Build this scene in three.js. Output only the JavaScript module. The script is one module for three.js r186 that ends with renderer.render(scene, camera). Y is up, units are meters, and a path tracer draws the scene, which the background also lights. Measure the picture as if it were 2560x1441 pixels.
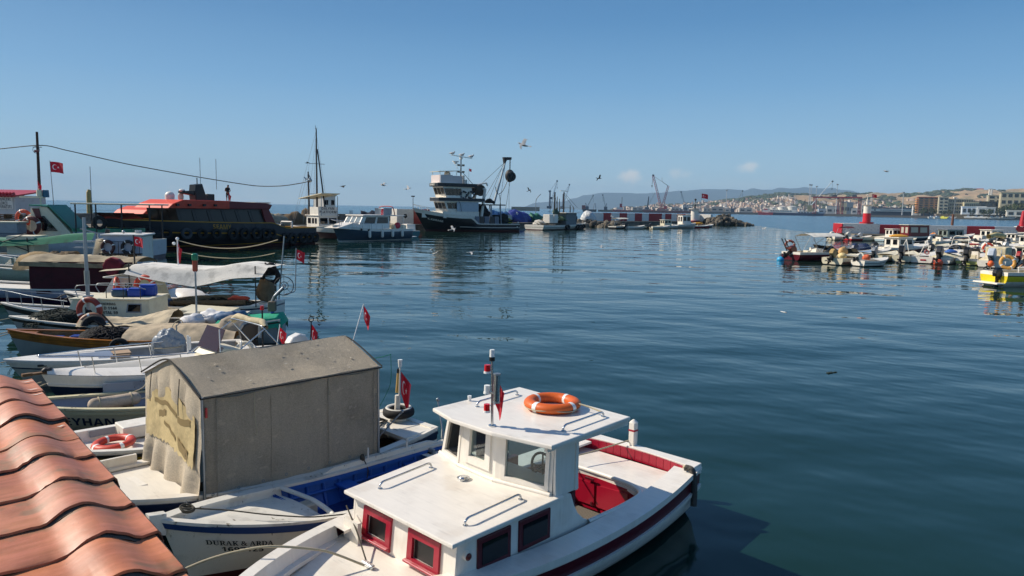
import * as THREE from 'three';
import { mergeGeometries, mergeVertices, toCreasedNormals } from 'three/addons/utils/BufferGeometryUtils.js';
import { RoundedBoxGeometry } from 'three/addons/geometries/RoundedBoxGeometry.js';
import { FontLoader } from 'three/addons/loaders/FontLoader.js';
import { MarchingCubes } from 'three/addons/objects/MarchingCubes.js';

// ---------------------------------------------------------------- camera, sky, sun, exposure
const scene = new THREE.Scene();
const camera = new THREE.PerspectiveCamera(43.62, 1024 / 576, 0.1, 60000);
camera.position.set(0, 4.7, 0);
camera.rotation.order = 'YXZ';
camera.rotation.set(-0.1104, 0, 0.018);
scene.add(camera);
const renderer = new THREE.WebGLRenderer({ antialias: true });
renderer.toneMapping = THREE.LinearToneMapping;
renderer.toneMappingExposure = 1.12;
renderer.shadowMap.enabled = true;

const SUN = new THREE.Vector3(-Math.cos(0.67) * Math.cos(0.22), Math.sin(0.67), -Math.cos(0.67) * Math.sin(0.22)).normalize();
const sun = new THREE.DirectionalLight(new THREE.Color().setRGB(1, 0.905, 0.77), 5.0);
sun.position.copy(SUN).multiplyScalar(400).add(new THREE.Vector3(0, 0, -60));
sun.target.position.set(0, 0, -60);
sun.castShadow = true;
sun.shadow.mapSize.set(4096, 4096);
Object.assign(sun.shadow.camera, { left: -160, right: 160, top: 160, bottom: -160, near: 10, far: 900 });
scene.add(sun, sun.target);

// small repeatable random numbers and noise
let seed = 7;
const rnd = (a = 0, b = 1) => { seed = (Math.imul(seed, 1664525) + 1013904223) >>> 0; return a + (b - a) * (seed / 4294967296); };
const hash = (x, y, s = 0) => { let h = Math.imul(x | 0, 374761393) ^ Math.imul(y | 0, 668265263) ^ Math.imul(s | 0, 974634481); h = Math.imul(h ^ (h >>> 13), 1274126177); return ((h ^ (h >>> 16)) >>> 0) / 4294967296; };
const sm = (t) => t * t * (3 - 2 * t), mix = (a, b, t) => a + (b - a) * t, clamp = (x, a = 0, b = 1) => Math.min(b, Math.max(a, x)), step = (a, b, x) => sm(clamp((x - a) / (b - a)));
const vnoise = (x, y, s = 0, px = 1e9, py = px) => {
  const x0 = Math.floor(x), y0 = Math.floor(y), u = sm(x - x0), v = sm(y - y0); let a = x0 % px, b = y0 % py; if (a < 0) a += px; if (b < 0) b += py; const c = a + 1 >= px ? 0 : a + 1, d = b + 1 >= py ? 0 : b + 1;
  const p = hash(a, b, s), q = hash(a, d, s); return (p + (hash(c, b, s) - p) * u) * (1 - v) + (q + (hash(c, d, s) - q) * u) * v;
};
const fbm = (x, y, o = 4, s = 0, px = 1e9, py = px) => { let a = 0, k = 0.5, t = 0; for (let i = 0; i < o; i++) { a += k * vnoise(x, y, s + i, px, py); t += k; x *= 2; y *= 2; px *= 2; py *= 2; k *= 0.5; } return a / t; };

{ // the sky: clear air that pales towards the horizon, a low bank of thin cumulus and a few small puffs
  const w = 2048, h = 1024, d = new Float32Array(w * h * 4);
  const stops = [[0, .52, .65, .69], [.02, .48, .63, .69], [.05, .355, .545, .67], [.1, .245, .45, .65], [.16, .155, .35, .59], [.24, .082, .24, .475], [.32, .054, .18, .40], [.5, .042, .135, .32], [1, .032, .095, .25]];
  const puffs = [[9.1, 2.75, .75, .38], [8.55, 2.6, .42, .24], [9.6, 2.62, .45, .22], [12.5, 2.95, .6, .16], [13.3, 2.85, .5, .13], [17.9, 3.45, .55, .24], [17.4, 3.3, .5, .13]];
  for (let j = 0; j < h; j++) for (let i = 0; i < w; i++) {
    const el = ((j + 0.5) / h - 0.5) * Math.PI, az = ((i + 0.5) / w - 0.5) * 2 * Math.PI;   // az 0 is +x
    const dir = [Math.cos(el) * Math.cos(az), Math.sin(el), Math.cos(el) * Math.sin(az)];
    const e = Math.max(0, Math.sin(el));
    let k = 0; while (k < stops.length - 2 && e > stops[k + 1][0]) k++;
    const t = clamp((e - stops[k][0]) / (stops[k + 1][0] - stops[k][0]));
    let c = [1, 2, 3].map((n) => mix(stops[k][n], stops[k + 1][n], t));
    const ang = Math.acos(clamp(dir[0] * SUN.x + dir[1] * SUN.y + dir[2] * SUN.z, -1, 1));
    const glow = 0.35 * Math.exp(-ang * 2.6) + 0.9 * Math.exp(-ang * 11);
    c = c.map((x, n) => x + glow * [1, .95, .85][n]);
    if (el > -0.02 && el < 0.2) {
      const view = Math.atan2(dir[0], -dir[2]) * 180 / Math.PI, eld = el * 180 / Math.PI;   // degrees right of straight ahead
      const n = fbm(view * 1.3 + 200, eld * 3.4, 5, 3), n2 = fbm(view * 3.2 + 90, eld * 7, 4, 9);
      let cl = step(.40, .72, n * .7 + n2 * .35) * step(-.6, .35, eld) * (1 - step(1.3, 2.9, eld + n * .9)) * .42 * (1 - step(-24, -8, view));
      cl += .20 * step(.45, .75, n) * step(0, .8, eld) * (1 - step(1.5, 3.2, eld)) * step(-8, 12, view);
      for (const [a, b, r, o] of puffs) { const q = Math.hypot((view - a) / r, (eld - b) / (r * .48) + Math.max(0, b - eld) * 1.5); cl = Math.max(cl, o * 2.6 * (1 - step(.45, 1.15, q + (n2 - .5) * 1.1))); }
      cl = clamp(cl, 0, .85);
      c = c.map((x, q) => mix(x, [.74, .735, .71][q], cl));
    }
    if (el < 0) c = c.map((x) => x * .8);
    const at = (j * w + i) * 4;
    d[at] = c[0]; d[at + 1] = c[1]; d[at + 2] = c[2]; d[at + 3] = 1;
  }
  const tex = new THREE.DataTexture(d, w, h, THREE.RGBAFormat, THREE.FloatType);
  tex.mapping = THREE.EquirectangularReflectionMapping; tex.magFilter = tex.minFilter = THREE.LinearFilter; tex.wrapS = THREE.RepeatWrapping; tex.needsUpdate = true;
  scene.background = tex; scene.environment = tex;
}
scene.fog = new THREE.FogExp2(0xa8cae6, 0.00008);
// ---------------------------------------------------------------- helpers: names, things, parts
const V = (x, y, z) => new THREE.Vector3(x, y, z), TAU = Math.PI * 2;
const taken = {};
const numbered = (n) => { const k = taken[n] = (taken[n] ?? -1) + 1; return k ? n + '_' + String(k).padStart(3, '0') : n; };
function tag(o, label, category, group) { o.userData.label = label; o.userData.category = category; if (group) o.userData.group = group; return o; }
function thing(name, label, category, pos = [0, 0, 0], turn = 0, group) {
  const o = new THREE.Group(); o.name = numbered(name); o.position.set(...pos); o.rotation.y = turn; scene.add(o); return tag(o, label, category, group);
}
function struct(name, geos, m) { const o = part(scene, numbered(name), geos, m); o.userData.kind = 'structure'; return o; }
function copy(src, label, pos, turn = 0, scale = 1) { const c = src.clone(); c.name = numbered(src.name.replace(/_\d{3}$/, '')); c.position.set(...pos); c.rotation.y = turn; c.scale.setScalar(scale); c.userData = { ...src.userData, label }; scene.add(c); return c; }
function boxuv(g) {   // uv in metres, laid on by the way each face points
  const q = g.index ? g.toNonIndexed() : g; if (!q.attributes.normal) q.computeVertexNormals();
  const p = q.attributes.position.array, n = p.length / 9, uv = new Float32Array(n * 6), a = V(), b = V(), c = V();
  for (let i = 0; i < n; i++) {
    const o = i * 9; a.set(p[o + 3] - p[o], p[o + 4] - p[o + 1], p[o + 5] - p[o + 2]); b.set(p[o + 6] - p[o], p[o + 7] - p[o + 1], p[o + 8] - p[o + 2]); c.crossVectors(a, b);
    const x = Math.abs(c.x), y = Math.abs(c.y), z = Math.abs(c.z), [s, t] = y >= x && y >= z ? [0, 2] : x >= z ? [2, 1] : [0, 1];
    for (let k = 0; k < 3; k++) { uv[i * 6 + k * 2] = p[o + k * 3 + s]; uv[i * 6 + k * 2 + 1] = p[o + k * 3 + t]; }
  }
  q.setAttribute('uv', new THREE.BufferAttribute(uv, 2)); return q;
}
function part(parent, name, geos, m, label) {
  let g;
  if (Array.isArray(geos)) { geos = geos.flat(9).filter(Boolean).map((x) => { const y = boxuv(x); for (const k of Object.keys(y.attributes)) if (!['position', 'normal', 'uv'].includes(k)) y.deleteAttribute(k); return y; }); g = geos.length > 1 ? mergeGeometries(geos) : geos[0]; } else g = geos;
  const o = new THREE.Mesh(g, m); o.name = name; o.castShadow = o.receiveShadow = true; parent.add(o); if (label) o.userData.label = label; return o;
}
// ---------------------------------------------------------------- shapes (each returns a geometry)
const at = (g, x = 0, y = 0, z = 0, rx = 0, ry = 0, rz = 0) => g.applyMatrix4(new THREE.Matrix4().makeRotationFromEuler(new THREE.Euler(rx, ry, rz)).setPosition(x, y, z));
const box = (w, h, d, x = 0, y = 0, z = 0, rx = 0, ry = 0, rz = 0) => at(new THREE.BoxGeometry(w, h, d), x, y, z, rx, ry, rz);
const rbox = (w, h, d, r, x = 0, y = 0, z = 0, rx = 0, ry = 0, rz = 0) => at(new RoundedBoxGeometry(w, h, d, 2, Math.min(r, w / 2.01, h / 2.01, d / 2.01)), x, y, z, rx, ry, rz);
const ball = (r, x, y, z, sx = 1, sy = 1, sz = 1, n = 12) => new THREE.SphereGeometry(r, n, Math.ceil(n * .7)).scale(sx, sy, sz).translate(x, y, z);
const cyl = (p, q, r0, r1 = r0, n = 8) => { const a = V(...p), b = V(...q), d = b.clone().sub(a), g = new THREE.CylinderGeometry(r1, r0, d.length(), n); g.applyQuaternion(new THREE.Quaternion().setFromUnitVectors(V(0, 1, 0), d.clone().normalize())); return g.translate((a.x + b.x) / 2, (a.y + b.y) / 2, (a.z + b.z) / 2); };
const tube = (pts, r, n = 5, seg = pts.length * 4, closed = false) => new THREE.TubeGeometry(new THREE.CatmullRomCurve3(pts.map((p) => V(...p)), closed, 'catmullrom', .35), seg, r, n, closed);
const poly = (pts, r, n = 6) => pts.slice(1).map((p, i) => cyl(pts[i], p, r, r, n));
const lathe = (pr, x = 0, y = 0, z = 0, n = 16) => new THREE.LatheGeometry(pr.map(([a, b]) => new THREE.Vector2(a, b)), n).translate(x, y, z);
const torus = (R, r, x, y, z, rx = 0, ry = 0, rz = 0, n = 24, arc = TAU, m = 8) => at(new THREE.TorusGeometry(R, r, m, n, arc), x, y, z, rx, ry, rz);
const sag = (a, b, s, n = 10) => Array.from({ length: n + 1 }, (_, i) => { const t = i / n; return [mix(a[0], b[0], t), mix(a[1], b[1], t) - s * 4 * t * (1 - t), mix(a[2], b[2], t)]; });
const rope = (a, b, s, r = .008) => tube(sag(a, b, s), r, 4, 24);
function grid(rows, flip = false) {   // a sheet through rows of points
  const m = rows.length, n = rows[0].length, p = new Float32Array(m * n * 3), ix = [];
  rows.forEach((row, i) => row.forEach((q, j) => p.set(q, (i * n + j) * 3)));
  for (let i = 0; i < m - 1; i++) for (let j = 0; j < n - 1; j++) { const a = i * n + j, b = a + 1, c = a + n, d = c + 1; flip ? ix.push(a, b, c, b, d, c) : ix.push(a, c, b, b, c, d); }
  const g = new THREE.BufferGeometry(); g.setAttribute('position', new THREE.BufferAttribute(p, 3));
  const uv = new Float32Array(m * n * 2); for (let i = 0; i < m; i++) for (let j = 0; j < n; j++) uv.set([j / (n - 1), i / (m - 1)], (i * n + j) * 2); g.setAttribute('uv', new THREE.BufferAttribute(uv, 2));
  g.setIndex(ix); g.computeVertexNormals(); return g;
}
function flat(g) { const q = g.toNonIndexed(); q.computeVertexNormals(); return q; }
function slab(a, b, c, d, th) {   // four corners, thickness th behind the face (a b c d run anticlockwise seen from the front)
  const A = V(...a), B = V(...b), C = V(...c), D = V(...d), n = B.clone().sub(A).cross(D.clone().sub(A)).normalize().multiplyScalar(-th);
  const P = [A, B, C, D, ...[A, B, C, D].map((v) => v.clone().add(n))], g = new THREE.BufferGeometry(), q = [];
  for (const f of [[0, 1, 2, 3], [7, 6, 5, 4], [1, 0, 4, 5], [2, 1, 5, 6], [3, 2, 6, 7], [0, 3, 7, 4]]) for (const k of [f[0], f[1], f[2], f[0], f[2], f[3]]) q.push(P[k].x, P[k].y, P[k].z);
  g.setAttribute('position', new THREE.Float32BufferAttribute(q, 3)); g.computeVertexNormals(); return g;
}
const prism = (pts, h, bevel = 0) => { const s = new THREE.Shape(pts.map(([x, y]) => new THREE.Vector2(x, y))); return new THREE.ExtrudeGeometry(s, { depth: h, bevelEnabled: bevel > 0, bevelSize: bevel, bevelThickness: bevel, bevelSegments: 2, curveSegments: 6 }); };
const deckPrism = (pts, y0, y1, bevel = 0) => prism(pts.map(([x, z]) => [x, -z]), y1 - y0 - 2 * bevel, bevel).rotateX(-Math.PI / 2).translate(0, y0 + bevel, 0);   // outline in x z, raised from y0 to y1
const sidePrism = (pts, z0, z1, bevel = 0) => prism(pts, z1 - z0 - 2 * bevel, bevel).translate(0, 0, z0 + bevel);   // outline in x y, from z0 to z1
const bl = (Q, u, v) => { const [a, b, c, d] = Q; return [0, 1, 2].map((k) => mix(mix(a[k], b[k], u), mix(d[k], c[k], u), v)); };
function wall(parent, name, Q, th, m, wins = [], o = {}) {   // a wall on the quad Q with window openings [u0, v0, u1, v1], their frames and panes
  const us = [...new Set([0, 1, ...wins.flatMap((w) => [w[0], w[2]])])].sort((a, b) => a - b), vs = [...new Set([0, 1, ...wins.flatMap((w) => [w[1], w[3]])])].sort((a, b) => a - b), gs = [];
  for (let i = 0; i < us.length - 1; i++) for (let j = 0; j < vs.length - 1; j++) {
    const u = (us[i] + us[i + 1]) / 2, v = (vs[j] + vs[j + 1]) / 2;
    if (!wins.some((w) => u > w[0] && u < w[2] && v > w[1] && v < w[3])) gs.push(slab(bl(Q, us[i], vs[j]), bl(Q, us[i + 1], vs[j]), bl(Q, us[i + 1], vs[j + 1]), bl(Q, us[i], vs[j + 1]), th));
  }
  const wp = part(parent, name, gs, m);
  const A = V(...Q[0]), n = V(...Q[1]).sub(A).cross(V(...Q[3]).sub(A)).normalize(), W = V(...Q[1]).distanceTo(A), H = V(...Q[3]).distanceTo(A), off = (p, k) => [p[0] + n.x * k, p[1] + n.y * k, p[2] + n.z * k];
  for (const w of wins) {
    const fw = o.fw ?? .04, du = fw / W, dv = fw / H, pr = o.proud ?? .015, F = [];
    for (const [a, b, c, d] of [[w[0] - du, w[1] - dv, w[2] + du, w[1]], [w[0] - du, w[3], w[2] + du, w[3] + dv], [w[0] - du, w[1], w[0], w[3]], [w[2], w[1], w[2] + du, w[3]]]) F.push(slab(...[[a, b], [c, b], [c, d], [a, d]].map(([u, v]) => off(bl(Q, u, v), pr)), pr + .012));
    const win = part(parent, 'window', F, o.frame ?? m);
    part(win, 'pane', [slab(...[[w[0], w[1]], [w[2], w[1]], [w[2], w[3]], [w[0], w[3]]].map(([u, v]) => off(bl(Q, u, v), -th * .5)), .006)], o.glass ?? M.glass);
  }
  return wp;
}
// ---------------------------------------------------------------- textures and materials
function dataTex(n, f, srgb, size, m = n) {
  const d = new Uint8Array(n * m * 4);
  for (let j = 0; j < m; j++) for (let i = 0; i < n; i++) { const c = f(i / n, j / m), k = (j * n + i) * 4, a = Array.isArray(c) ? c : [c, c, c]; for (let q = 0; q < 3; q++) d[k + q] = clamp(a[q]) * 255; d[k + 3] = 255; }
  const t = new THREE.DataTexture(d, n, m); t.wrapS = t.wrapT = THREE.RepeatWrapping; t.magFilter = THREE.LinearFilter; t.minFilter = THREE.LinearMipmapLinearFilter; t.generateMipmaps = true;
  if (srgb) t.colorSpace = THREE.SRGBColorSpace; if (size) t.repeat.set(1 / size, 1 / (Array.isArray(size) ? size[1] : size)); t.needsUpdate = true; return t;
}
const scaled = (t, s, s2 = s) => { const c = t.clone(); c.repeat.set(1 / s, 1 / s2); c.needsUpdate = true; return c; };
const T = {};
T.grime = dataTex(512, (u, v) => { // weathered paint: blotches, runs, specks
  const b = fbm(u * 6, v * 6, 5, 1, 6), run = fbm(u * 40, v * 5, 3, 5, 40, 5), s = vnoise(u * 190, v * 190, 8, 190);
  let k = .985 - .045 * step(.45, .8, b) - .03 * vnoise(u * 60, v * 9, 77, 60, 9) - .06 * step(.62, .85, run) * step(.4, .7, b) - (s > .975 ? .12 : 0) * step(.4, .6, b); const w = step(.55, .8, b) * .02;
  return [k, k - w * .5, k - w];
}, true, 1.7);
T.worn = dataTex(512, (u, v) => { // old paint with bare and stained patches
  const b = fbm(u * 7, v * 7, 5, 21, 7), c = fbm(u * 26, v * 12, 4, 25, 26, 12), s = vnoise(u * 150, v * 150, 28, 150);
  let k = .97 - .11 * step(.5, .75, b); const bare = step(.73, .78, c) * step(.45, .6, b); k = mix(k, .52, bare); if (s > .95) k -= .18; return [k, k * mix(1, .96, bare), k * mix(1, .88, bare)];
}, true, 1.3);
T.brush = dataTex(512, (u, v) => .6 * fbm(u * 90, v * 8, 3, 501, 90, 8) + .4 * fbm(u * 12, v * 12, 4, 505, 12), false, 1.1);
T.cloth = dataTex(512, (u, v) => { const b = fbm(u * 5, v * 5, 5, 31, 5), f = fbm(u * 90, v * 90, 2, 35, 90); const k = .96 - .16 * step(.45, .75, b) + (f - .5) * .10; return [k, k * .995, k * .98]; }, true, 1.9);
T.clothB = dataTex(512, (u, v) => .5 + .5 * (fbm(u * 9, v * 9, 4, 41, 9) - .5) + .10 * Math.sin(u * TAU * 170) + .10 * Math.sin(v * TAU * 170), false, .9);
T.canvas = dataTex(1024, (u, v) => { // old tent canvas: mottled, pale scuffs, darker damp patches, streaks
  const b = fbm(u * 4, v * 4, 6, 201, 4), c = fbm(u * 60, v * 9, 3, 205, 60, 9), f = fbm(u * 300, v * 300, 2, 209, 300), p = fbm(u * 22, v * 30, 4, 213, 22, 30);
  let k = .92 - .12 * step(.35, .8, b) + .05 * (c - .5) + .2 * (f - .5); k = mix(k, 1.05, step(.73, .78, p) * .5); return [k, k * .99, k * .965]; }, true, 2.6);
T.tarp = dataTex(256, (u, v) => .5 + .9 * (fbm(u * 6, v * 6, 4, 51, 6) - .5), false, 1.2);
T.conc = dataTex(512, (u, v) => { const b = fbm(u * 5, v * 5, 5, 61, 5), f = fbm(u * 80, v * 80, 3, 65, 80); const k = .9 - .3 * step(.4, .75, b) + .3 * (f - .5); return [k, k * .985, k * .96]; }, true, 5);
T.rough = dataTex(512, (u, v) => fbm(u * 24, v * 24, 5, 71, 24), false, 1.2);
T.wood = dataTex(512, (u, v) => { const g = fbm(u * 4, v * 60, 4, 81, 4, 60), k = .78 + .5 * (g - .5) + .2 * (fbm(u * 8, v * 8, 3, 85, 8) - .5); return [k, k * .96, k * .9]; }, true, 1.4);
T.clay = dataTex(1024, (u, v) => { // fired clay: streaks along the tile, lichen-grey patches, pits
  const b = fbm(u * 6, v * 6, 6, 91, 6), st = fbm(u * 46, v * 7, 4, 95, 46, 7), s = vnoise(u * 260, v * 260, 98, 260), g = step(.57, .76, fbm(u * 9, v * 9, 5, 103, 9));
  let k = .9 + .30 * (b - .5) + .20 * (st - .5); if (s > .972) k *= .62; let c = [k, k * (.985 + .08 * (b - .5)), k * (.97 + .16 * (st - .5))]; return c.map((x, i) => mix(x, [.74, .98, 1.0][i] * .86, g * .55));
}, true, 1.1);
const M = {}, mc = {};
const lin = (h) => new THREE.Color(h);
function mat(hex, rough = .5, o = {}) {
  const key = hex + rough + JSON.stringify(o, (k, v) => (v && v.isTexture ? v.uuid : v)); if (mc[key]) return mc[key];
  const { phys, ...rest } = o; const m = new (phys ? THREE.MeshPhysicalMaterial : THREE.MeshStandardMaterial)({ color: lin(hex), roughness: rough, side: THREE.DoubleSide, ...rest }); return mc[key] = m;
}
const paint = (hex, rough = .38) => mat(hex, rough, { map: T.grime });
const oldPaint = (hex, rough = .6) => mat(hex, rough, { map: T.worn, bumpMap: T.rough, bumpScale: .002 });
const cloth = (hex, rough = .9) => mat(hex, rough, { map: T.cloth, bumpMap: T.tarp, bumpScale: .02 });
const tarp = (hex) => mat(hex, .62, { map: T.cloth, bumpMap: T.tarp, bumpScale: .03 });
M.white = mat('#f3ece0', .36, { map: T.grime, bumpMap: T.brush, bumpScale: .0016, phys: true, clearcoat: .15, clearcoatRoughness: .2 });
M.white2 = mat('#efe8da', .42, { map: T.grime, bumpMap: T.brush, bumpScale: .0016 }); M.cream = paint('#e6dcbf', .45); M.offwhite = oldPaint('#e2ddd0');
M.grey = paint('#8d9399'); M.dgrey = paint('#3b4046'); M.black = paint('#0c0d10', .4); M.navy = paint('#101c3f', .3); M.blue = paint('#1d57b4', .45); M.maroon = paint('#5a0f1e', .35); M.crimson = mat('#a5142f', .3, { map: T.grime }); M.red = paint('#b3202a', .4);
M.oxred = paint('#4d1a1c', .6); M.teal = paint('#1b6d74', .4); M.orange = mat('#d4551c', .45, { map: T.grime }); M.yellow = paint('#d8ae1c'); M.green = paint('#1d7f63');
M.rubber = mat('#121214', .8, { bumpMap: T.rough, bumpScale: .004 }); M.rope = mat('#b3a78b', .95); M.ropeD = mat('#4b463b', .95); M.steel = mat('#c4c7ca', .22, { metalness: 1 }); M.galv = mat('#9aa0a4', .45, { metalness: .8 }); M.iron = mat('#2b2a2a', .6);
M.glass = new THREE.MeshPhysicalMaterial({ color: lin('#d8e4e4'), roughness: .03, transmission: 1, thickness: 0, ior: 1.5, side: THREE.DoubleSide });
M.dark = mat('#0b0c0e', .08); M.tint = mat('#12161a', .05); M.lens = mat('#e8e8e4', .2); M.lensR = mat('#c8101c', .2); M.lensG = mat('#1c7a58', .25);
M.wood = mat('#8a6a45', .7, { map: T.wood }); M.plank = mat('#7a6a55', .85, { map: T.wood }); M.varnish = mat('#c9822f', .35, { map: T.wood }); M.conc = mat('#a8a093', .9, { map: T.conc, bumpMap: T.rough, bumpScale: .01 });
M.net = mat('#1d2622', .95, { map: T.worn, bumpMap: T.rough, bumpScale: .04 }); M.netB = mat('#6b5a43', .95, { map: T.worn, bumpMap: T.rough, bumpScale: .04 });
// lettering, cut from the font and bent onto a surface by f(x, y)
const fontS = await new FontLoader().loadAsync('fonts/droid/droid_sans_bold.typeface.json'), fontF = await new FontLoader().loadAsync('fonts/droid/droid_serif_bold.typeface.json');
function text(str, size, f, o = {}) {
  const g = new THREE.ShapeGeometry((o.serif ? fontF : fontS).generateShapes(str, size), 3); g.computeBoundingBox(); const b = g.boundingBox, w = b.max.x - b.min.x, p = g.attributes.position, sx = o.stretch ?? 1;
  for (let i = 0; i < p.count; i++) { const x = (p.getX(i) - b.min.x - w / 2) * sx, y = p.getY(i); p.setXYZ(i, ...f(x + (o.slant ?? 0) * y, y)); }
  g.computeVertexNormals(); return g;
}
const planeAt = (o, r, u) => (x, y) => [0, 1, 2].map((k) => o[k] + r[k] * x + u[k] * y);
// the national flag: printed cloth
const flagTex = (() => {
  const c = document.createElement('canvas'); c.width = 384; c.height = 256; const x = c.getContext('2d');
  x.fillStyle = '#c8102a'; x.fillRect(0, 0, 384, 256); x.fillStyle = '#f4f1ee'; x.beginPath(); x.arc(128, 128, 64, 0, TAU); x.fill(); x.fillStyle = '#c8102a'; x.beginPath(); x.arc(144, 128, 51, 0, TAU); x.fill();
  x.fillStyle = '#f4f1ee'; x.beginPath(); for (let i = 0; i < 10; i++) { const a = Math.PI + i * Math.PI / 5, r = i % 2 ? 12.5 : 32; x.lineTo(214 + Math.cos(a) * r, 128 + Math.sin(a) * r); } x.fill();
  const t = new THREE.CanvasTexture(c); t.colorSpace = THREE.SRGBColorSpace; t.magFilter = THREE.LinearFilter; return t;
})();
M.flag = new THREE.MeshPhysicalMaterial({ map: flagTex, color: 0xffffff, roughness: .85, side: THREE.DoubleSide, transmission: .25, thickness: 0 });
function flagCloth(w, h, droop = 0, ph = 0) {   // hoist at x = 0, top at y = 0
  const rows = []; for (let j = 0; j <= 10; j++) { const r = []; for (let i = 0; i <= 16; i++) { const u = i / 16, v = j / 10, a = ph + u * 7 + v * 1.2, x = w * u * mix(1, .22 + .12 * v, droop), wav = Math.sin(a) * .07 * w * u * mix(1, 1.6, droop), y = -h * (1 - v) * mix(1, 1 - .05 * u, droop) - droop * w * .62 * u * (1 + .25 * Math.sin(v * 3 + ph)) - (1 - droop) * .12 * w * u * u; r.push([x, y, wav]); } rows.push(r); }
  const g = grid(rows); return g;
}
function flagOn(parent, x, y, z, w, h, ry, droop, ph) { const f = part(parent, 'flag', flagCloth(w, h, droop, ph).rotateY(ry).translate(x, y, z), M.flag); return f; }
// ---------------------------------------------------------------- boats: a hull surface and what is cut from it
// Local axes: x from the transom (0) to the stem (L), y up from the waterline, z to starboard.
class Hull {
  constructor(o) { Object.assign(this, { L: 6, B: 2, ts: .8, tm: .38, sheer: [.65, .55, .95], draft: .35, rake: .5, p: 2.1, q: .92, full: 3.2, fine: 1.25, tr: .12 }, o); }
  y(t) { const [a, b, c] = this.sheer, m = this.sm ?? .35; return t < m ? mix(b, a, Math.pow((m - t) / m, 2)) : mix(b, c, Math.pow((t - m) / (1 - m), 2)); }
  w(t) { return this.B / 2 * (t < this.tm ? mix(this.ts, 1, 1 - Math.pow(1 - t / this.tm, 2)) : Math.pow(Math.max(0, 1 - Math.pow((t - this.tm) / (1 - this.tm), this.p)), this.q)); }
  keel(t) { return -this.draft * (1 - .55 * Math.pow(t, 4)); }
  P(t, v, s, off = 0) {   // v 0 at the gunwale, 1 at the keel; s -1 port, 1 starboard
    const n = mix(this.full, this.fine, Math.pow(t, 1.6)), w = this.w(t) * (1 - Math.pow(v, n) * (1 - .02)), y = mix(this.y(t), this.keel(t), v);
    const x = t * this.L - this.rake * Math.pow(t, 4) * v - this.rake * .12 * v * (1 - t) * -this.tr * 0; return [x + off * .4 * Math.pow(t, 8), y, s * (w + off)];
  }
  vAt(t, y) { return clamp((this.y(t) - y) / (this.y(t) - this.keel(t))); }
  strip(a, b, off = 0, o = {}) {   // the hull skin between heights a(t) and b(t), on both sides
    const n = o.n ?? 40, k = o.k ?? 6, t0 = o.t0 ?? 0, t1 = o.t1 ?? 1, gs = [];
    for (const s of o.sides ?? [-1, 1]) { const rows = []; for (let i = 0; i <= n; i++) { const t = t0 + (t1 - t0) * (1 - Math.pow(1 - i / n, 1.4)), va = this.vAt(t, a(t)), vb = this.vAt(t, b(t)); rows.push(Array.from({ length: k + 1 }, (_, j) => this.P(t, mix(va, vb, j / k), s, off))); } gs.push(grid(rows, s < 0)); }
    return gs;
  }
  down(d) { return (t) => this.y(t) - d; }
  lvl(y) { return (t) => Math.min(y, this.y(t)); }
  transom(a = 0, b = 1, off = 0) { const rows = []; for (let j = 0; j <= 8; j++) { const v = mix(a, b, j / 8), p = this.P(0, v, 1, 0); rows.push([[-off, p[1], -p[2]], [-off, p[1], 0], [-off, p[1], p[2]]]); } return grid(rows, true); }
  rail(d, h, out, o = {}) {   // a moulding that runs round the hull, d below the sheer, h tall, standing out by out
    const gs = []; for (const s of [-1, 1]) { const rows = [], n = 40; for (let i = 0; i <= n; i++) { const t = (o.t0 ?? 0) + ((o.t1 ?? 1) - (o.t0 ?? 0)) * (1 - Math.pow(1 - i / n, 1.4)), v0 = this.vAt(t, this.y(t) - d), v1 = this.vAt(t, this.y(t) - d - h), A = this.P(t, v0, s, -.01), B = this.P(t, v0, s, out), C = this.P(t, v1, s, out), D = this.P(t, v1, s, -.01); rows.push([A, B, C, D]); } gs.push(flat(grid(rows, s < 0))); }
    return gs;
  }
  cap(cw, th, over = .02, o = {}) {   // the gunwale: a flat cap along the sheer
    const gs = []; for (const s of [-1, 1]) { const rows = [], n = 44; for (let i = 0; i <= n; i++) { const t = (o.t0 ?? 0) + ((o.t1 ?? 1) - (o.t0 ?? 0)) * (1 - Math.pow(1 - i / n, 1.5)), w = this.w(t), y = this.y(t) + (o.up ?? 0), x = t * this.L + over * Math.pow(t, 8), wo = w + over, wi = Math.max(0, w - cw); rows.push([[x, y - .005, s * wo], [x, y + th, s * wo], [x, y + th, s * wi], [x, y - .005, s * wi]]); } gs.push(flat(grid(rows, s > 0))); if (!(o.t0 > 0)) gs.push(slab([o.t0 ?? 0, this.y(0), s * this.w(0)], [0, this.y(0), s * (this.w(0) - cw)], [0, this.y(0) + th, s * (this.w(0) - cw)], [0, this.y(0) + th, s * this.w(0)], .002)); }
    if (o.stern !== false && !(o.t0 > 0)) gs.push(box(cw, th, this.w(0) * 2 - .02, cw / 2, this.y(0) + th / 2 - .001 + (o.up ?? 0), 0));
    return gs;
  }
  inside(t0, t1, floor, inset = .06, n = 24) {   // the inner skin from the gunwale down to the floor
    const gs = []; for (const s of [-1, 1]) { const rows = []; for (let i = 0; i <= n; i++) { const t = mix(t0, t1, i / n), v1 = this.vAt(t, floor); rows.push(Array.from({ length: 5 }, (_, j) => { const p = this.P(t, v1 * j / 4, s); return [p[0], p[1] + (j ? 0 : .004), s * Math.max(.01, Math.abs(p[2]) - inset)]; })); } gs.push(grid(rows, s > 0)); }
    return gs;
  }
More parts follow.
